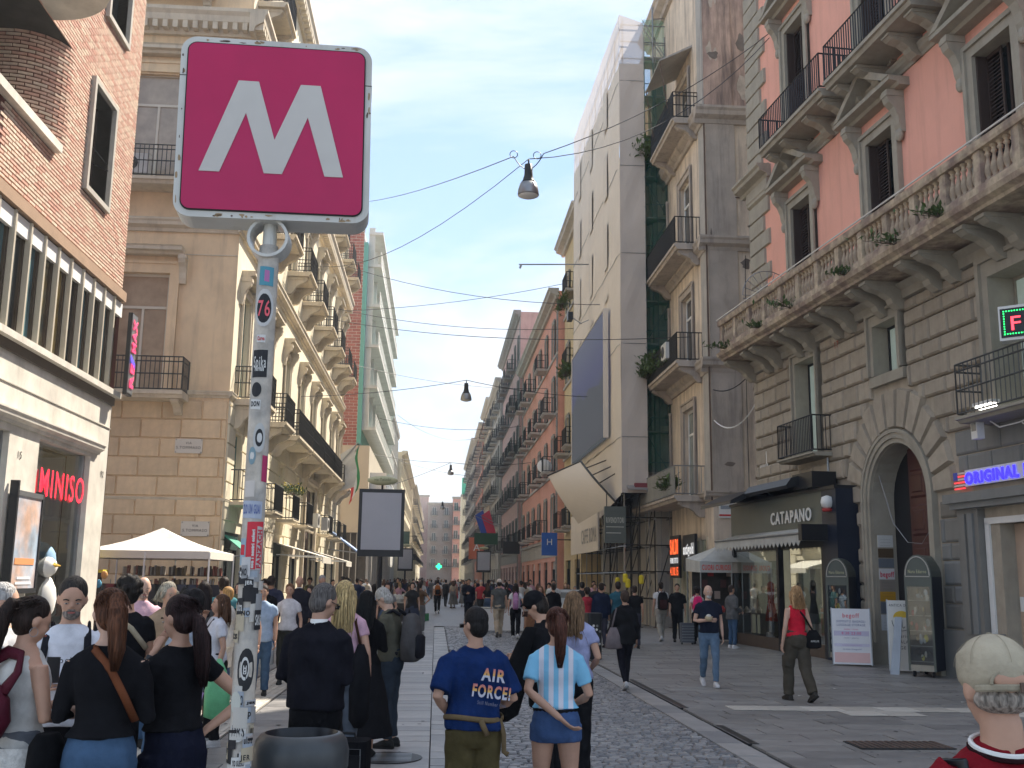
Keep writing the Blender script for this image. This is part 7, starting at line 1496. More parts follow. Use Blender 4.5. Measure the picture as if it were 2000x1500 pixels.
    if g['face']:
        q = MB()
        for s in (-1, 1): q.ell((s*.031, .0785, 1.632), (.0115, .006, .0038), solid((.4, .36, .33)), 8, 5)
        for s in (-1, 1): q.ell((s*.031, .0835, 1.632), (.0052, .003, .0042), m_black, 6, 4)
        H(q); out.append(('eyes', q)); q = MB()
        for s in (-1, 1): q.tube([(s*.017, .088, 1.652), (s*.033, .087, 1.658), (s*.048, .076, 1.652)], .0038, hm, 5)
        H(q); out.append(('eyebrows', q)); q = MB(); q.ell((0, .0865, 1.580), (.022, .006, .0062), solid((.40, .13, .11)), 8, 5); H(q); out.append(('lips', q))
    if g.get('cap'):
        q = MB(); cm = fabric(g['cap']); q.ell((0, -.012, 1.685), (.091, .106, .092), cm, 20, 10); q.lathe([(.089, 1.655), (.092, 1.69), (.086, 1.73)], cm, c=(0, -.008), n=20)
        if g.get('capback') is None: q.loft([[(x*w1, .075+.07*t*(1-(x)**2)+.02, 1.69-.015*t+dz) for x, dz in ((-1, 0), (-.5, .012), (0, .016), (.5, .012), (1, 0), (.5, .008), (0, .011), (-.5, .008))] for t, w1 in ((0, .085), (.6, .075), (1, .05))], cm)
        H(q); out.append(('cap', remesh(q, vox*.8, 0, 2)))
    if g.get('glasses'):
        q = MB()
        for s in (-1, 1): q.box(s*.034-.024, s*.034+.024, .088, .092, 1.62, 1.648, m_black); q.tube([(s*.058, .09, 1.642), (s*.078, .0, 1.645)], .003, m_black, 4)
        H(q); out.append(('glasses', q))
    g['arms3d'] = arms; g['hd'] = hd; g['B_'] = B_; g['legs3d'] = lg
    return out, g
def person(x, y, rz, h, label, vox=.014, group=None, **p):
    t = thing('person', label, 'person', (x, y, 0), radians(rz), group); s = h/1.76; t.scale = (s, s, s)
    out, g = build_person(p, vox)
    for nm, me in out:
        if isinstance(me, MB): me = me.mesh(nm, True)
        else: me.name = nm
        link(nm, me, t)
        if nm in ('trousers', 'shorts', 'shirt', 'jacket', 'tank_top', 'coat', 'skirt', 'dress', 'cap', 'hair'):
            if not me.materials or me.materials[0] is None: pass
    g['root'] = t; g['s'] = s; g['M'] = Matrix.Translation((x, y, 0)) @ Matrix.Rotation(radians(rz), 4, 'Z') @ Matrix.Scale(s, 4); return g
def carried(g, name, label, cat, mb_parts):
    """a bag or other thing carried by a person: top-level, placed in the person's frame"""
    t = thing(name, label, cat); t.matrix_basis = g['M']
    for nm, q, sm in mb_parts: ob(nm, q, t, smooth=sm)
    return t
def backpack(g, col, label, dark=(.02, .02, .025), sz=1.0):
    q = MB(); c = fabric(col); q.loft([[(rx*sz*math.copysign(abs(cos(a))**.6, cos(a)), -.125-.02-.09*sz-.5*0+ry*sz*math.copysign(abs(sin(a))**.6, sin(a)), z) for a in [2*pi*k/16 for k in range(16)]] for z, rx, ry in ((.93, .10, .06), (.96, .15, .10), (1.12, .16, .105), (1.3, .15, .095), (1.42, .12, .07), (1.46, .06, .03))], c)
    q2 = MB(); d = fabric(dark); q2.loft([[(rx*sz*math.copysign(abs(cos(a))**.6, cos(a)), -.125-.12-.09*sz+ry*sz*sin(a), z) for a in [2*pi*k/12 for k in range(12)]] for z, rx, ry in ((.97, .08, .03), (1.0, .12, .045), (1.2, .12, .045), (1.23, .08, .02))], d)
    q3 = MB(); 
    for s in (-1, 1): q3.tube([(s*.09, -.13, 1.44), (s*.10, -.04, 1.49), (s*.11, .09, 1.42), (s*.12, .14, 1.28), (s*.15, .03, 1.06), (s*.12, -.12, 1.02)], .02, d, 6, .5)
    q4 = MB(); q4.tube([(-.03, -.2, 1.46), (0, -.2, 1.5), (.03, -.2, 1.46)], .008, d, 5)
    return carried(g, 'backpack', label, 'backpack', [('pack', q, True), ('pocket', q2, True), ('straps', q3, True), ('loop', q4, True)])
def strap(q, pts, m, r=.012): q.tube(pts, r, m, 6, .35)
D2 = (.012, .012, .014); NAVY = (.014, .02, .045); JEAN = (.06, .11, .19); LJEAN = (.13, .2, .29); WH = (.62, .61, .61); BRN = (.06, .03, .018)
# ---- the group at the lower left
g = person(-2.11, 5.75, -38, 1.70, 'woman in white lace sleeveless top with dark ponytail and maroon shoulder bag, lower left', .011, sex='f', top='tank', topc=(.58, .57, .54), hem=.93, bot='jeans', botc=(.13, .14, .16), hair='pony', hairc=(.022, .013, .01), arms=('phone', 'phone'), skin=0, nod=18, head=-12, face=True)
q = MB(); lm = M('white_lace', (.62, .61, .58), .9, .3, 25, bump=.6, bs=60)
for k in range(28):
    a, b = 2*pi*k/28, 2*pi*(k+1)/28; f_ = lambda t, z, r: (r*1.12*cos(t), r*.82*sin(t)-.01, z)
    q.add([f_(a, 1.0, .185), f_(b, 1.0, .185), f_(b, .90, .2), f_((a+b)/2, .875, .203), f_(a, .90, .2)], [(0, 1, 2, 3, 4)], lm)
ob('lace_hem', q, g['root']); q = MB(); hp_ = g['hd']; pts = [tuple(hp_ @ V(s*.088, -.01+.022*sin(a), 1.575+.024*cos(a))) for s in (1,) for a in [2*pi*k/12 for k in range(13)]]; q.tube(pts, .0018, m_steel, 4); q.tube([tuple(hp_ @ V(-.088, -.01+.022*sin(a), 1.575+.024*cos(a))) for a in [2*pi*k/12 for k in range(13)]], .0018, m_steel, 4); ob('hoop_earrings', q, g['root'])
bg_ = fabric((.075, .012, .022), .45); q = MB(); q.loft([[(.0+rx*cos(a), -.20+ry*sin(a), z) for a in [2*pi*k/18 for k in range(18)]] for z, rx, ry in ((1.045, .08, .03), (1.06, .16, .07), (1.14, .215, .095), (1.25, .2, .08), (1.32, .13, .035))], bg_); q2 = MB(); q2.tube([(-.15, -.2, 1.28), (-.10, -.17, 1.40), (.02, -.1, 1.475), (.12, -.09, 1.46), (.15, -.12, 1.38), (.14, -.19, 1.28)], [.05, .04, .035, .035, .035, .05], bg_, 8, .4)
t_ = carried(g, 'shoulder_bag', 'soft maroon leather shoulder bag on the back of the woman in lace', 'bag', [('bag_body', q, True), ('bag_strap', q2, True)])
g = person(-2.17, 6.6, 192, 1.80, 'bearded man in white t-shirt with dark backpack straps looking at his phone', .011, top='tee', topc=(.66, .67, .72), botc=D2, hair='short', hairc=(.03, .026, .022), beard=(.20, .17, .15), arms=('phone', 'phone'), nod=14, head=6, fat=.03, skin=0, face=True)
backpack(g, D2, 'dark backpack worn by the bearded man in the white t-shirt')
text('rock', .05, m_black, g['root'], (.0, .158, 1.28), rot=(pi/2, 0, pi), depth=.001, align='CENTER')
ph = MB(); ph.box(-.035, .035, .0, .012, 0, .14, m_black); tag(ob('phone', ph, None, (-2.12, 6.22, 1.22)), 'dark phone held by the bearded man', 'phone')
g = person(-1.63, 5.55, 4, 1.745, 'woman seen from behind in black long sleeved top, auburn ponytail and brown strap', .011, sex='f', top='long', topc=D2, hem=1.04, bot='jeans', botc=JEAN, hair='pony', hairc=(.10, .04, .02), arms=('phone', 'phone'), nod=14, head=25, skin=1)
q = MB(); strap(q, [(-.05, -.075, 1.47), (.05, -.125, 1.37), (.12, -.13, 1.25), (.17, -.06, 1.12)], fabric((.16, .055, .025), .5), .02); strap(q, [(-.05, -.075, 1.47), (-.06, .05, 1.46), (0, .13, 1.3)], fabric((.16, .055, .025), .5), .02); carried(g, 'bag_strap', 'brown leather strap crossing the black top of the auburn haired woman', 'bag', [('strap', q, True)])
q = MB(); q.loft([[(-.26+rx*cos(a), .02+ry*sin(a)*(1+.15*sin(3*a)), z) for a in [2*pi*k/18 for k in range(18)]] for z, rx, ry in ((1.05, .05, .1), (1.0, .08, .13), (.7, .10, .16), (.35, .13, .19), (.22, .12, .17))], fabric((.008, .008, .009))); carried(g, 'draped_coat', 'black coat hanging over the arm of the auburn haired woman', 'coat', [('cloth', q, True)])
g = person(-1.37, 5.95, 50, 1.71, 'woman in black t-shirt and dark wide trousers, hand at her mouth, long dark ponytail', .011, sex='f', top='tee', topc=D2, hem=1.04, sleeve=.38, bot='wide', botc=(.012, .014, .028), hair='ponylow', hairc=(.025, .012, .012), arms=('mouth', 'hip'), nod=12, head=12, skin=0, face=True, glasses=False, fat=.012)
q = MB(); e, w_ = g['arms3d'][-1]; c = e.lerp(w_, .86); d = (w_-e).normalized(); q.tube([c-d*.012, c+d*.012], .031, m_black, 12); ob('watch', q, g['root'])
person(-2.62, 6.75, -75, 1.76, 'grey haired man with glasses cut by the left edge of the picture', .012, top='tee', topc=(.5, .5, .5), hair='short', hairc=(.33, .32, .31), glasses=True, face=True, skin=3)
g = person(-2.52, 9.0, 35, 1.80, 'man in black t-shirt and black trousers with thick dark hair behind the auburn ponytail', .014, top='tee', topc=D2, botc=D2, hair='curly', hairc=(.015, .012, .01), arms=('down', 'phone'))
q = MB(); strap(q, [(-.12, -.08, 1.45), (0, -.135, 1.36), (.14, -.12, 1.2)], fabric((.4, .34, .24)), .022); carried(g, 'bag_strap', 'beige strap over the black t-shirt of the thick haired man', 'bag', [('strap', q, True)])
q = MB(); q.box(-.13, .13, -.04, .04, 0, .3, solid((.42, .28, .5), .6)); q.tube([(-.06, 0, .3), (0, 0, .42), (.06, 0, .3)], .006, solid((.42, .28, .5), .6), 4); o = tag(ob('paper_bag', q, None, (-1.98, 8.6, .66), radians(25)), 'lilac paper bag hanging between the two women in black', 'bag'); o.rotation_euler = (0, .25, .4)
person(-3.2, 12.0, 205, 1.80, 'bald man in pale pink polo shirt looking down', .015, top='polo', topc=(.60, .38, .44), botc=JEAN, hair='bald', hairc=(.25, .2, .17), beard=(.3, .22, .18), nod=10, face=True, fat=.02, skin=1, arms=('phone', 'phone'))
person(-2.68, 11.0, 225, 1.75, 'grey blonde woman with bobbed hair in tan jacket', .015, sex='f', top='jacket', topc=(.33, .23, .15), botc=JEAN, hair='bob', hairc=(.33, .29, .22), nod=5, face=True, arms=('front', 'front'))
g = person(-2.03, 9.0, 75, 1.70, 'dark haired woman in pale denim shirt behind the long ponytail', .014, sex='f', top='shirt', topc=(.33, .37, .42), bot='jeans', botc=(.03, .04, .07), hair='curly', hairc=(.012, .01, .01), arms=('phone', 'front'))
g = person(-2.40, 12.1, 118, 1.62, 'woman in white t-shirt with brown hair and dark crossbody strap touching her mouth', .014, sex='f', top='tee', topc=(.62, .62, .66), botc=D2, hair='long', hairc=(.09, .045, .025), arms=('down', 'mouth'), face=True, nod=-8, skin=3, shoe=WH)
q = MB(); strap(q, [(-.08, .06, 1.47), (0, .15, 1.32), (.12, .14, 1.15), (.16, 0, 1.02), (.05, -.12, 1.15), (-.08, -.09, 1.44)], m_black, .016); carried(g, 'bag_strap', 'dark crossbody strap on the woman with the green bag', 'bag', [('strap', q, True)])
q = MB(); gm = M('green_plastic_bag', (.16, .52, .25), .35, .15, 8, bump=.5, bs=20, spec=.5)
q.loft([[(rx*math.copysign(abs(cos(a))**.7, cos(a)), ry*sin(a), z) for a in [2*pi*k/14 for k in range(14)]] for z, rx, ry in ((0, .05, .02), (.03, .13, .05), (.3, .135, .06), (.5, .08, .03), (.62, .02, .015))], gm); tag(ob('plastic_bag', q, None, (-2.27, 11.7, .33), radians(15), smooth=True), 'green plastic bag hanging from the hand of the woman in white t-shirt', 'bag')
person(-3.06, 16.0, 75, 1.66, 'fair haired boy in loose white t-shirt', .018, top='loose', topc=(.66, .62, .55), bot='bermuda', botc=(.6, .56, .5), hair='short', hairc=(.42, .24, .09), face=True, skin=1)
person(-3.32, 17.1, 15, 1.80, 'dark haired man in teal t-shirt behind the boy', .018, top='tee', topc=(.08, .22, .24), botc=JEAN)
person(-2.98, 14.1, 5, 1.74, 'woman with long black hair in black and white patterned dress by the book shelves', .018, sex='f', top='tee', topc=(.09, .09, .09), bot='skirt', botc=(.12, .12, .12), hair='longstraight', hairc=(.015, .01, .01))
person(-2.80, 16.2, 180, 1.66, 'dark haired woman in black top and pale trousers beside the boy', .018, sex='f', top='tee', topc=D2, botc=(.5, .5, .5), hair='long', hairc=(.02, .012, .01), face=True)
# ---- middle
g = person(-.80, 7.55, -22, 1.775, 'grey haired man in black suit jacket seen from behind', .011, top='jacket', topc=(.013, .013, .018), botc=(.012, .012, .014), hair='short', hairc=(.10, .09, .085), arms=('front', 'phone'), nod=20, head=-30, glasses=True, collar=True, fat=.02, hem=.91, skin=3, face=True)
g = person(-.83, 10.0, -5, 1.79, 'woman with straight blonde hair in pink cropped t-shirt and grey blue jeans', .013, sex='f', top='crop', topc=(.62, .38, .46), bot='jeans', botc=(.11, .13, .16), hair='longstraight', hairc=(.52, .38, .18), arms=('front', 'down'))
q = MB(); q.loft([[(.17+rx*cos(a), -.05+ry*sin(a), z) for a in [2*pi*k/14 for k in range(14)]] for z, rx, ry in ((.48, .04, .04), (.55, .09, .1), (.9, .1, .12), (1.1, .07, .08), (1.2, .03, .03))], fabric(D2)); strap(q, [(.17, -.05, 1.15), (.12, -.1, 1.4), (.12, .0, 1.45)], fabric(BRN), .012); carried(g, 'draped_jacket', 'dark jacket and bag hanging at the side of the blonde woman', 'bag', [('cloth', q, True)])
person(-.72, 11.4, -8, 1.68, 'woman in long black dress with long black hair between the blonde and the backpack man', .014, sex='f', top='long', topc=(.008, .008, .009), bot='skirt', botc=D2, hair='longstraight', hairc=(.008, .008, .008), arms=('phone', 'phone'), nod=15)
g = person(-.47, 12.05, 72, 1.73, 'older man in olive t-shirt with grey backpack looking down at his hands', .013, top='polo', topc=(.10, .095, .07), bot='jeans', botc=(.035, .045, .06), hair='short', hairc=(.36, .34, .31), arms=('phone', 'phone'), nod=32, lean=.08, glasses=True, face=True, skin=1, fat=.015)
backpack(g, (.09, .085, .085), 'grey and black backpack on the older man in olive'); q = MB(); q.tube([(.12, .10, 1.655), (.0, .128, 1.66)], .004, m_red, 4)
g = person(.27, 7.15, 6, 1.635, 'boy in navy t-shirt with colourful AIR FORCE print and olive cargo trousers', .010, top='loose', topc=(.010, .028, .105), bot='cargo', botc=(.085, .068, .03), hair='short', hairc=(.012, .010, .010), arms=(((.27, -.10, 1.15), (.15, .12, 1.0)), ((.28, -.02, 1.12), (.17, .18, 1.05))), head=38, nod=4, glasses=True, skin=3, hem=.90, loose=.008)
R_ = g['root']; gold = solid((.62, .33, .14), .6); pale = solid((.45, .45, .52), .6)
for s_, sz, x, z, fw in (('AIR', .115, .03, 1.27, .17), ('FORCE!', .115, -.04, 1.165, .27)):
    m2t = M('print_'+s_[:3].lower(), (.5, .5, .56), .6, 0); t_ = m2t.node_tree; tcx = t_.nodes.new('ShaderNodeTexCoord'); sp_ = t_.nodes.new('ShaderNodeSeparateXYZ'); rp2 = t_.nodes.new('ShaderNodeValToRGB'); ml_ = t_.nodes.new('ShaderNodeMath'); ml_.operation = 'MULTIPLY'; ml_.inputs[1].default_value = 12
    t_.links.new(tcx.outputs['Object'], sp_.inputs[0]); t_.links.new(sp_.outputs['Y'], ml_.inputs[0]); t_.links.new(ml_.outputs[0], rp2.inputs[0]); t_.links.new(rp2.outputs[0], t_.nodes['Principled BSDF'].inputs['Base Color'])
    e0, e1 = rp2.color_ramp.elements; e0.color = (.5, .5, .58, 1); e0.position = .36; e1.color = (.5, .16, .2, 1); e1.position = 1.0; ee = rp2.color_ramp.elements.new(.42); ee.color = (.66, .42, .1, 1); ee = rp2.color_ramp.elements.new(.7); ee.color = (.62, .25, .12, 1)
    text(s_, sz, m2t, R_, (x, -.158, z), depth=.002, fitw=fw, bold=.004).rotation_euler = (pi/2-.04, radians(7), 0)
o = text('Still Number One', .035, solid((.2, .2, .25), .6), R_, (.0, -.166, 1.11), depth=.001, fitw=.2); o.rotation_euler = (pi/2, radians(8), 0)
q = MB(); bm_ = fabric((.17, .12, .065)); pts = [(.196*cos(a)*1.06, .162*sin(a)-.0, 1.005+.012*sin(2*a)) for a in [2*pi*k/28 for k in range(29)]]; q.tube(pts, .019, bm_, 6, .45); q2 = MB(); q2.tube([(.03, -.165, 1.0), (.045, -.178, .96), (.075, -.17, .90)], .02, bm_, 6, .35); q2.tube([(.17, -.09, 1.0), (.2, -.1, .9), (.205, -.09, .78), (.235, -.09, .76)], .018, bm_, 6, .35); carried(g, 'belt', 'long khaki webbing belt tied over the navy t-shirt', 'belt', [('band', q, True), ('loose_end', q2, True)])
g = person(.84, 7.4, -6, 1.635, 'girl in sky blue and white striped football shirt and blue shorts with auburn ponytail', .010, sex='f', top='tee', topc=(.22, .50, .70), hem=1.04, bot='minishorts', botc=(.055, .10, .22), hair='pony', hairc=(.075, .028, .018), arms=(((.205, -.12, 1.17), (-.03, -.185, .985)), ((.245, .0, 1.13), (.15, .2, 1.05))), head=12, skin=3, sleeve=.72, legs='relax')
# the stripes are printed in the cloth: one material that follows the shirt's own width
sm = M('striped_shirt', (.22, .50, .70), .85, .08, 5, bump=.25, bs=16); t_ = sm.node_tree; p_ = t_.nodes['Principled BSDF']; tcx = t_.nodes.new('ShaderNodeTexCoord'); sx_ = t_.nodes.new('ShaderNodeSeparateXYZ'); t_.links.new(tcx.outputs['Object'], sx_.inputs[0]); mo = t_.nodes.new('ShaderNodeMath'); mo.operation = 'PINGPONG'; mo.inputs[1].default_value = .036; t_.links.new(sx_.outputs['X'], mo.inputs[0]); gt = t_.nodes.new('ShaderNodeMath'); gt.operation = 'GREATER_THAN'; gt.inputs[1].default_value = .018; t_.links.new(mo.outputs[0], gt.inputs[0])
ab = t_.nodes.new('ShaderNodeMath'); ab.operation = 'ABSOLUTE'; t_.links.new(sx_.outputs['X'], ab.inputs[0]); lt = t_.nodes.new('ShaderNodeMath'); lt.operation = 'LESS_THAN'; lt.inputs[1].default_value = .145; t_.links.new(ab.outputs[0], lt.inputs[0]); mu = t_.nodes.new('ShaderNodeMath'); mu.operation = 'MULTIPLY'; t_.links.new(gt.outputs[0], mu.inputs[0]); t_.links.new(lt.outputs[0], mu.inputs[1]); mxx = t_.nodes.new('ShaderNodeMix'); mxx.data_type = 'RGBA'; mxx.inputs['A'].default_value = (.20, .48, .68, 1); mxx.inputs['B'].default_value = (.62, .62, .68, 1); t_.links.new(mu.outputs[0], mxx.inputs['Factor']); t_.links.new(mxx.outputs['Result'], p_.inputs['Base Color'])
for c in g['root'].children:
    if c.name.startswith('shirt'): c.data.materials.clear(); c.data.materials.append(sm)
q = MB(); q.loft([[(.160*cos(a), .122*sin(a)-.004, z) for a in [2*pi*k/24 for k in range(24)]] for z in (.995, 1.036)], fabric(D2)); ob('waistband', q, g['root'], smooth=True)
g = person(.97, 9.0, 62, 1.74, 'man in black jacket and black cap bending his head behind the girl in stripes', .013, top='jacket', topc=D2, botc=D2, hair='short', hairc=(.02, .015, .012), cap=(.012, .012, .014), arms=('phone', 'phone'), nod=25, lean=.12, face=True)
q = MB(); q.loft([[(rx*cos(a)+ox, ry*sin(a), z) for a in [2*pi*k/16 for k in range(16)]] for z, rx, ry, ox in ((.0, .05, .04, -.08), (.05, .12, .08, -.07), (.22, .12, .09, -.02), (.42, .085, .08, .03), (.6, .065, .07, .09), (.74, .05, .05, .15))], fabric((.008, .008, .009))); tag(ob('draped_coat', q, None, (.64, 8.75, .70), smooth=True), 'black coat hanging between the boy and the girl in stripes', 'coat')
g = person(1.30, 10.0, -12, 1.72, 'woman with long brown to blonde hair in lavender shirt and black trousers', .013, sex='f', top='shirt', topc=(.36, .38, .58), botc=D2, hair='longstraight', hairc=(.20, .12, .065), arms=('front', 'front'), hem=.95)
# ---- right
g = person(3.26, 18.3, 6, 1.66, 'woman in black jacket and leggings walking away with a grey tote bag', .015, sex='f', top='jacket', topc=(.014, .014, .016), bot='leggings', botc=(.012, .012, .018), shoe=(.5, .5, .5), hair='short', hairc=(.06, .04, .03), arms=('hold', 'down'), legs='walk', phase=1, fat=.02)
q = MB(); q.loft([[(-.24+rx*math.copysign(abs(cos(a))**.6, cos(a)), -.1+ry*sin(a), z) for a in [2*pi*k/14 for k in range(14)]] for z, rx, ry in ((.72, .1, .03), (.74, .165, .06), (.95, .13, .05), (1.1, .06, .03))], fabric((.19, .16, .165))); q2 = MB(); strap(q2, [(-.28, -.1, 1.05), (-.17, -.06, 1.44), (-.14, .06, 1.42), (-.2, .0, 1.05)], fabric((.19, .16, .165)), .016); carried(g, 'tote_bag', 'grey tote bag on the shoulder of the woman in black', 'bag', [('bag_body', q, True), ('strap', q2, True)])
g = person(4.88, 18.9, 176, 1.765, 'white bearded man in navy t-shirt and blue jeans walking towards us with a sandwich', .014, top='tee', topc=(.016, .02, .035), bot='jeans', botc=LJEAN, shoe=WH, hair='bald', hairc=(.55, .53, .5), beard=(.5, .48, .45), arms=('down', ((.25, .02, 1.13), (.05, .22, 1.15))), legs='walk', phase=-1, face=True, fat=.035, skin=1, nod=6, head=8)
q = MB(); q.ell((0, 0, 0), (.07, .04, .05), solid((.5, .4, .25), .8), 10, 6); q.ell((.0, .0, .03), (.05, .035, .04), solid((.6, .58, .52), .8), 8, 5); o = ob('bun', q, None, smooth=True); o.matrix_basis = g['M'] @ Matrix.Translation((.05, .29, 1.19)); tag(o, 'wrapped sandwich in the hand of the white bearded man', 'food')
g = person(5.73, 16.7, 12, 1.78, 'woman in red sleeveless top and olive cargo trousers with wavy blonde hair walking away', .014, sex='f', top='tank', topc=(.62, .02, .045), bot='cargo', botc=(.075, .065, .05), shoe=(.05, .045, .04), hair='long', hairc=(.42, .25, .12), arms=('down', 'down'), legs='walk', phase=-1, skin=1)
q = MB(); q.loft([[(.22+rx*math.copysign(abs(cos(a))**.6, cos(a)), -.1+ry*sin(a), z) for a in [2*pi*k/14 for k in range(14)]] for z, rx, ry in ((.80, .08, .03), (.82, .14, .05), (.98, .14, .05), (1.08, .06, .03))], fabric(D2)); q2 = MB(); strap(q2, [(.24, -.12, 1.02), (.05, -.13, 1.3), (-.08, -.08, 1.46), (-.06, .08, 1.44), (.15, .1, 1.1)], fabric(D2), .016); t_ = carried(g, 'shoulder_bag', 'black bag slung low behind the woman in red', 'bag', [('bag_body', q, True), ('strap', q2, True)]); text('AMELIE', .04, m_white, t_, (.14, -.158, .9), depth=.002)
g = person(1.405, 2.62, -4, 1.685, 'man in pale olive baseball cap and red jacket in the near right corner', .008, top='jacket', topc=(.22, .012, .02), hair='bald', hairc=(.30, .26, .22), skin=0, arms=('down', 'down'), fat=.02, nod=9, cap=(.42, .365, .27), capback=True, headk=1)
R_ = g['root']
q = MB(); q.tube([(.076*cos(a), .072*sin(a)-.005, 1.497+.018*sin(a)) for a in [2*pi*k/28 for k in range(29)]], .007, m_white, 6); q.tube([(.080*cos(a), .076*sin(a)-.005, 1.487+.018*sin(a)) for a in [2*pi*k/28 for k in range(29)]], .007, fabric((.03, .012, .014)), 6); ob('collar_trim', q, R_)
q = MB(); q.tube([(-.16, -.14, 1.2), (-.145, -.125, 1.34), (-.125, -.06, 1.45), (-.125, .04, 1.45), (-.13, .13, 1.3)], .03, m_black, 8, .3); q.tube([(.15, -.14, 1.2), (.14, -.125, 1.34), (.125, -.06, 1.45), (.125, .04, 1.45), (.13, .13, 1.3)], .03, m_black, 8, .3); carried(g, 'shoulder_strap', 'padded black backpack straps on the red jacket', 'strap', [('strap', q, True)])
cm = fabric((.34, .295, .215)); q = MB(); q.tube([(.05*cos(a), -.112+.012*abs(cos(a)), 1.640+.038*sin(a)) for a in [pi*k/14 for k in range(15)]], .0045, cm, 6); q.tube([(.075*cos(a), -.112+.05*(1-sin(a)), 1.632) for a in [pi*k/14 for k in range(15)]], .009, cm, 6, .5); q.box(.012, .035, -.127, -.12, 1.62, 1.644, m_rust); q.xf(g['hd']); ob('cap_strap', q, R_)
q = MB(); q.ell((0, -.098, 1.656), (.047, .014, .03), skin(0), 12, 8); q.xf(g['hd']); ob('cap_opening', q, R_, smooth=True)
q = MB(); 
for k in range(3): a0 = pi*k/3+pi/2; q.tube([(.0945*cos(b)*cos(a0), -.012+.1085*cos(b)*sin(a0), 1.69+.0855*sin(b)) for b in [.05+(pi-.1)*j/16 for j in range(17)]], .0008, cm, 4)
q.lathe([(.001, 1.7805), (.007, 1.779), (.008, 1.775)], cm, c=(0, -.012), n=10); q.xf(g['hd']); ob('cap_seams', q, R_)
# ---- farther named people
g = person(7.02, 33, 3, 1.80, 'man in white t-shirt and beige trousers with black backpack walking away', .018, top='tee', topc=WH, botc=(.36, .33, .28), shoe=WH, arms=('down', 'down'), legs='walk'); backpack(g, D2, 'black backpack on the man in white t-shirt and beige trousers', (.05, .02, .02))
person(7.45, 32.6, 170, 1.76, 'man in black t-shirt and black trousers facing us next to the backpack man', .02, top='loose', topc=D2, botc=D2, face=True, hair='short')
g = person(7.85, 31.7, -8, 1.68, 'dark haired woman in white top carrying a bright pink backpack', .018, sex='f', top='tee', topc=(.6, .55, .52), botc=D2, hair='curly', hairc=(.015, .01, .01), arms=('down', 'down')); backpack(g, (.72, .03, .16), 'bright pink backpack on the dark haired woman', (.6, .02, .12))
sc_ = thing('suitcase', 'grey wheeled cabin suitcase pulled by the woman with the pink backpack', 'suitcase', (7.45, 31.4, 0), .1); q = MB(); q.pz(rrect(.4, .24, .05), .06, .62, M('ribbed_shell', (.09, .10, .12), .4, .05)); ob('shell', q, sc_); q = MB(); 
for k in range(6): q.box(-.19, .19, -.128, -.12, .12+.08*k, .14+.08*k, m_steel)
ob('ribs', q, sc_); q = MB(); q.tube([(-.1, 0, .62), (-.1, 0, 1.02), (.1, 0, 1.02), (.1, 0, .62)], .012, m_steel); ob('handle', q, sc_)
for s in (-1, 1): q = MB(); q.tube([(s*.16-.02, 0, .03), (s*.16+.02, 0, .03)], .03, m_black, 8); ob('wheel', q, sc_)
person(8.35, 29.7, -70, 1.74, 'man in grey jacket and jeans looking at the shop window', .018, top='jacket', topc=(.12, .12, .12), bot='jeans', botc=JEAN, shoe=WH, hair='short', hairc=(.05, .035, .03), arms=('front', 'front'))
g = person(2.05, 34.4, 3, 1.82, 'man in patterned dark shirt, pale cap and beige trousers on the cobbles', .018, top='shirt', topc=(.10, .105, .10), botc=(.45, .36, .26), shoe=(.1, .1, .1), cap=(.55, .47, .4), arms=('down', 'down'), legs='walk')
g = person(2.52, 33.5, -4, 1.70, 'woman in white t-shirt and black trousers with long dark hair beside the pale cap', .018, sex='f', top='tee', topc=WH, botc=D2, shoe=WH, hair='longstraight', hairc=(.02, .013, .01), arms=('down', 'swingb'), legs='walk', phase=-1); backpack(g, (.5, .25, .42), 'small lilac backpack on the woman in black trousers', (.4, .2, .35), .6)
q = MB(); q.loft([[(.3+.09*cos(a), .0+.04*sin(a), z) for a in [2*pi*k/10 for k in range(10)]] for z in (.7, .86)], fabric(BRN)); carried(g, 'handbag', 'small brown handbag in the right hand of the woman in black trousers', 'bag', [('bag_body', q, True)])
person(1.40, 45, 178, 1.82, 'man in dark suit and red tie walking towards us in mid street', .02, top='jacket', topc=(.014, .016, .028), botc=(.012, .014, .022), arms=('down', 'phone'), face=True, hair='short')
person(-.72, 57, 0, 1.72, 'woman in white t-shirt and pale blue jeans with a long dark braid in mid street', .022, sex='f', top='tee', topc=WH, bot='wide', botc=LJEAN, hair='ponylow', hairc=(.03, .02, .015), legs='walk')
g = person(.12, 57, 0, 1.78, 'person in white t-shirt and black trousers with an orange brown backpack in mid street', .022, top='tee', topc=WH, botc=D2, shoe=WH, legs='walk', phase=-1); backpack(g, (.33, .12, .04), 'orange brown backpack in mid street')
person(1.6, 88, 0, 1.68, 'woman in long red skirt far down the middle of the street', .024, sex='f', top='tee', topc=(.5, .2, .2), bot='skirt', botc=(.45, .03, .05), hair='long')
g = person(-2.55, 19, 180, 1.70, 'woman in white t-shirt and dark trousers walking towards us with shopping bags', .018, sex='f', top='tee', topc=(.62, .60, .62), botc=(.03, .03, .025), hair='short', hairc=(.16, .08, .04), arms=('down', 'down'), face=True, legs='walk', fat=.01)
q = MB(); q.loft([[(rx*cos(a)*(1+.1*sin(3*a)), ry*sin(a), z) for a in [2*pi*k/14 for k in range(14)]] for z, rx, ry in ((0, .05, .04), (.05, .2, .12), (.35, .19, .12), (.6, .08, .05), (.72, .02, .02))], M('white_plastic_bag', (.62, .62, .62), .35, .1, 8, bump=.6, bs=14, spec=.5)); tag(ob('plastic_bag', q, None, (-2.95, 18.9, .28), smooth=True), 'bulging white plastic bag carried by the woman walking towards us', 'bag')
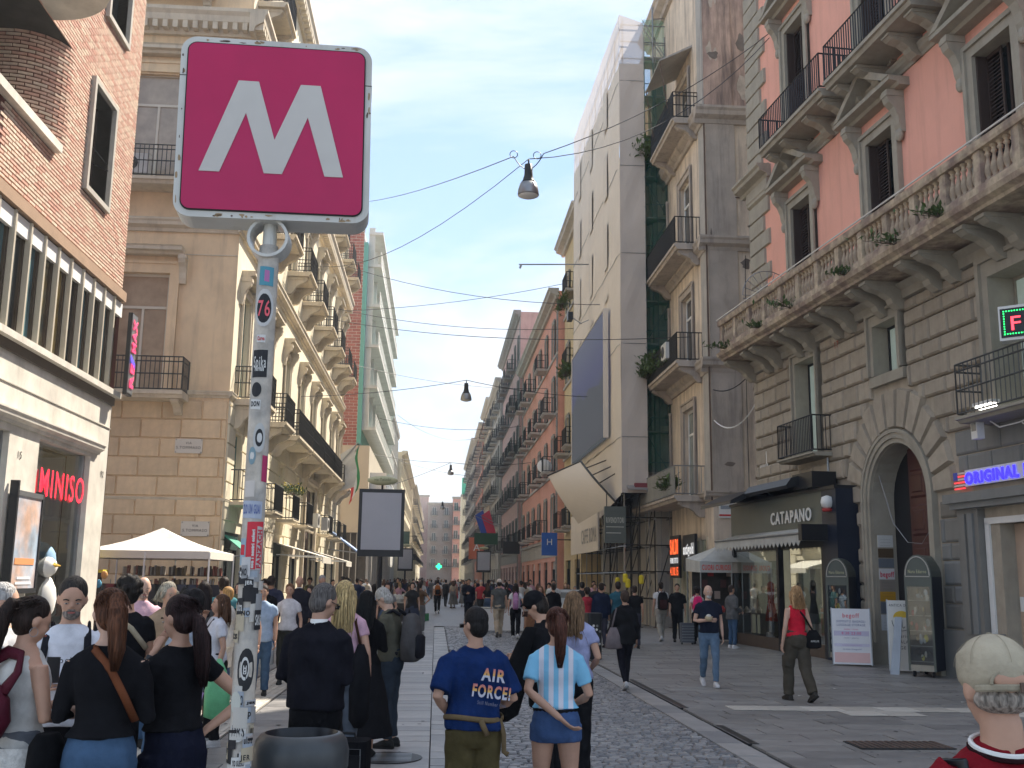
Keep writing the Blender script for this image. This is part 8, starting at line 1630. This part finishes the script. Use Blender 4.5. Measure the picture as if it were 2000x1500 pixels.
person(-2.70, 17.1, 185, 1.68, 'man in light blue shirt half hidden by the sticker pole', .018, top='shirt', topc=(.36, .46, .6), botc=JEAN, face=True, hair='short', arms=('down', 'down'))
person(-3.3, 21, 178, 1.75, 'dark haired man in black jacket behind the light blue shirt', .02, top='jacket', topc=D2, botc=D2, face=True, hair='curly'); person(-2.95, 23.5, 182, 1.84, 'balding man in dark suit with tie behind the woman in white t-shirt', .02, top='jacket', topc=(.02, .02, .03), botc=(.02, .02, .03), face=True, hair='bald', hairc=(.2, .18, .16), collar=True)
person(-2.2, 24.5, 176, 1.66, 'grey haired woman in dark coat coming along the left pavement', .02, sex='f', top='jacket', topc=(.06, .05, .055), hair='curly', hairc=(.28, .24, .2), face=True)
for x, y, rz, h, lab, kw in ((4.6, 29.5, 5, 1.76, 'man in navy jacket seen from behind at the café stall', dict(top='jacket', topc=NAVY)), (4.3, 30.2, 10, 1.62, 'woman in red top at the café stall', dict(sex='f', top='tee', topc=(.45, .04, .06), hair='curly')), (5.15, 30.0, 8, 1.80, 'man in teal checked shirt at the café stall', dict(top='shirt', topc=(.04, .13, .17))), (5.5, 29.3, -5, 1.70, 'man in black t-shirt right of the teal shirt', dict(top='tee', topc=D2)), (4.15, 37.5, 185, 1.84, 'waiter in white shirt and black waistcoat facing us near the food board', dict(top='shirt', topc=(.55, .55, .53), face=True, skin=2)), (3.1, 31.5, 170, 1.64, 'woman in beige cardigan facing us behind the hat stall', dict(sex='f', top='jacket', topc=(.3, .24, .18), hair='long', hairc=(.12, .06, .03), face=True)), (3.6, 32.6, 20, 1.72, 'person in black hooded jacket behind the hat stall', dict(top='jacket', topc=D2))):
    person(x, y, rz, h, lab, .02, **kw)
# suitcase by the suited man
sc_ = thing('suitcase', 'black soft suitcase standing beside the man in the black suit', 'suitcase', (-.56, 7.35, 0), radians(-8)); q = MB(); q.pz(rrect(.30, .24, .05), .08, .76, fabric((.010, .010, .012))); ob('case', q, sc_); q = MB(); q.pz(rrect(.24, .04, .015), .16, .68, fabric((.016, .016, .018))); q.xf(Matrix.Translation((0, -.135, 0))); ob('pocket', q, sc_)
q = MB(); q.tube([(-.06, -.0, .76), (-.05, 0, .80), (.05, 0, .80), (.06, 0, .76)], .01, m_black); ob('grip', q, sc_); q = MB(); q.tube([(-.12, -.14, .1), (-.12, -.14, .72), (.12, -.14, .72), (.12, -.14, .1)], .003, m_steel, 4); ob('zip', q, sc_); q = MB(); q.tube([(-.17, -.02, .1), (-.24, -.1, .72)], .007, m_steel, 5); q.tube([(-.155, -.0, .1), (-.225, -.08, .72)], .007, m_steel, 5); ob('pull_handle', q, sc_)
for s in (-1, 1): q = MB(); q.tube([(s*.11-.02, 0, .04), (s*.11+.02, 0, .04)], .04, m_black, 8); ob('wheel', q, sc_)

# ---- the crowd: ten figures, copied with clothes of their own colour
slots = [M('crowd_skin', SK[0], .6, 0), M('crowd_hair', (.03, .02, .015), .6, 0), M('crowd_top', (.3, .3, .3), .9, 0), M('crowd_bottom', (.05, .05, .07), .9, 0), M('crowd_shoes', (.1, .1, .1), .7, 0)]
def crowd_mesh(**p):
    out, g = build_person(dict(p, hand=False), .026); q = MB(); q.mats = list(slots)
    for nm, me in out:
        i = {'body': 0, 'hair': 1, 'shirt': 2, 'jacket': 2, 'coat': 2, 'tank_top': 2, 'dress': 2, 'trousers': 3, 'skirt': 3, 'shorts': 3, 'shoe': 4}.get(nm)
        if i is None: continue
        if isinstance(me, MB): q.add(me.v, [tuple(f) for f in me.f], slots[i])
        else: q.add([tuple(v.co) for v in me.vertices], [tuple(p_.vertices) for p_ in me.polygons], slots[i])
    return q.mesh('person', True)
cms = []
for i, k in enumerate((dict(legs='walk', top='tee'), dict(legs='walk', phase=-1, top='jacket', arms=('swingf', 'swingb')), dict(top='jacket', arms=('front', 'phone')), dict(top='shirt', legs='relax', arms=('down', 'front')), dict(top='tee', bot='bermuda', legs='walk', hair='curly'),
    dict(sex='f', hair='long', top='tee', legs='walk'), dict(sex='f', hair='longstraight', top='jacket', bot='leggings', legs='walk', phase=-1), dict(sex='f', hair='pony', top='tee', bot='wide', arms=('down', 'hip')), dict(sex='f', hair='bob', top='shirt', bot='skirt'), dict(sex='f', hair='long', top='crop', bot='jeans', legs='relax', arms=('front', 'down')))):
    cms.append((crowd_mesh(**k), i > 4))
tops = [('white', (.6, .6, .6)), ('black', (.014, .014, .016)), ('navy', (.02, .03, .07)), ('red', (.42, .04, .05)), ('grey', (.2, .2, .2)), ('pale blue', (.3, .4, .55)), ('olive', (.12, .12, .06)), ('beige', (.42, .35, .26)), ('pink', (.5, .28, .33)), ('dark green', (.03, .09, .06)), ('white', (.58, .57, .56)), ('brown', (.12, .07, .04)), ('black', (.02, .018, .02)), ('white', (.55, .54, .52)), ('black', (.013, .013, .015)), ('navy', (.015, .02, .05))]
bots = [('black trousers', (.015, .015, .018)), ('blue jeans', (.06, .10, .17)), ('dark jeans', (.03, .04, .07)), ('beige trousers', (.36, .30, .22)), ('grey trousers', (.14, .14, .14)), ('black trousers', (.02, .02, .02))]
hcs = [('dark', (.02, .014, .012)), ('brown', (.08, .04, .022)), ('dark', (.03, .02, .015)), ('blond', (.30, .19, .09)), ('grey', (.3, .29, .28)), ('dark', (.015, .012, .01))]
cmat = {}
def cmt(k, c):
    if (k, c) not in cmat: cmat[(k, c)] = M('crowd_%s_%d' % (k, len(cmat)), c, .85, .1, 6)
    return cmat[(k, c)]
cr = random.Random(77); placed = [(o.location.x, o.location.y) for o in COL.objects if o.name.startswith('person') and o.parent is None]; used = {}
def place_ok(x, y):
    if y < 30 and x > -.3: return False
    if y < 62 and -.4 < x < 1.75: return False
    if y < 42 and 1.7 < x < 2.9: return False
    if y < 36 and x > 2.6 and not (x > 4.5 and y > 33.5): return False
    if x > 6.9 and y > 41: return False
    if x < -5.3 or (43 < y < 48.3 and -2.9 < x < .0): return False
    if abs(x-.12) < .6 and y < 60: return False
    return all((x-a)**2+(y-b)**2 > (.4 if y < 60 else .3) for a, b in placed)
nc = 0; tries = 0
places = [(26, 'by the tent'), (40, 'near the billboard'), (60, 'by the palazzo shops'), (85, 'at the salmon house'), (115, 'past the salmon house'), (400, 'at the far end')]
while nc < 150 and tries < 9000:
    tries += 1; u = cr.random(); y = 20+125*u**1.35; x = cr.uniform(-5.2, 6.8)
    if y < 34 and x > 0: continue
    if not place_ok(x, y): continue
    me, fem = cr.choice(cms); o = link('person', me, None, (x, y, 0), cr.choice([0, pi])+cr.gauss(0, .35)); s = cr.gauss(1.66 if fem else 1.76, .05)/1.76; o.scale = (s*cr.uniform(.95, 1.08), s, s)
    tn_, tcl = cr.choice(tops); bn_, bcl = cr.choice(bots); hn_, hcl = cr.choice(hcs); sk_ = cr.choice(SK)
    for i, (k, c) in enumerate((('skin', sk_), ('hair', hcl), ('top', tcl), ('bottom', bcl), ('shoe', cr.choice([(.5, .5, .5), (.03, .03, .03), (.1, .07, .05)])))):
        o.material_slots[i].link = 'OBJECT'; o.material_slots[i].material = cmt(k, c)
    where = 'left side' if x < -.4 else ('mid street' if x < 3.4 else 'right side'); dist = next(n for l, n in places if y < l)
    key = '%s haired %s, %s top, %s, %s %s' % (hn_, 'woman' if fem else 'man', tn_, bn_, where, dist)
    tag(o, key, 'person', 'passers-by down the street'); used[key] = used.get(key, 0)+1
    placed.append((x, y)); nc += 1
if HAZE:
    q = MB(); q.box(-640, 640, -210, 1520, -1.5, 45, m_haze); o = ob('haze', q); o['kind'] = 'stuff'; o.visible_shadow = True
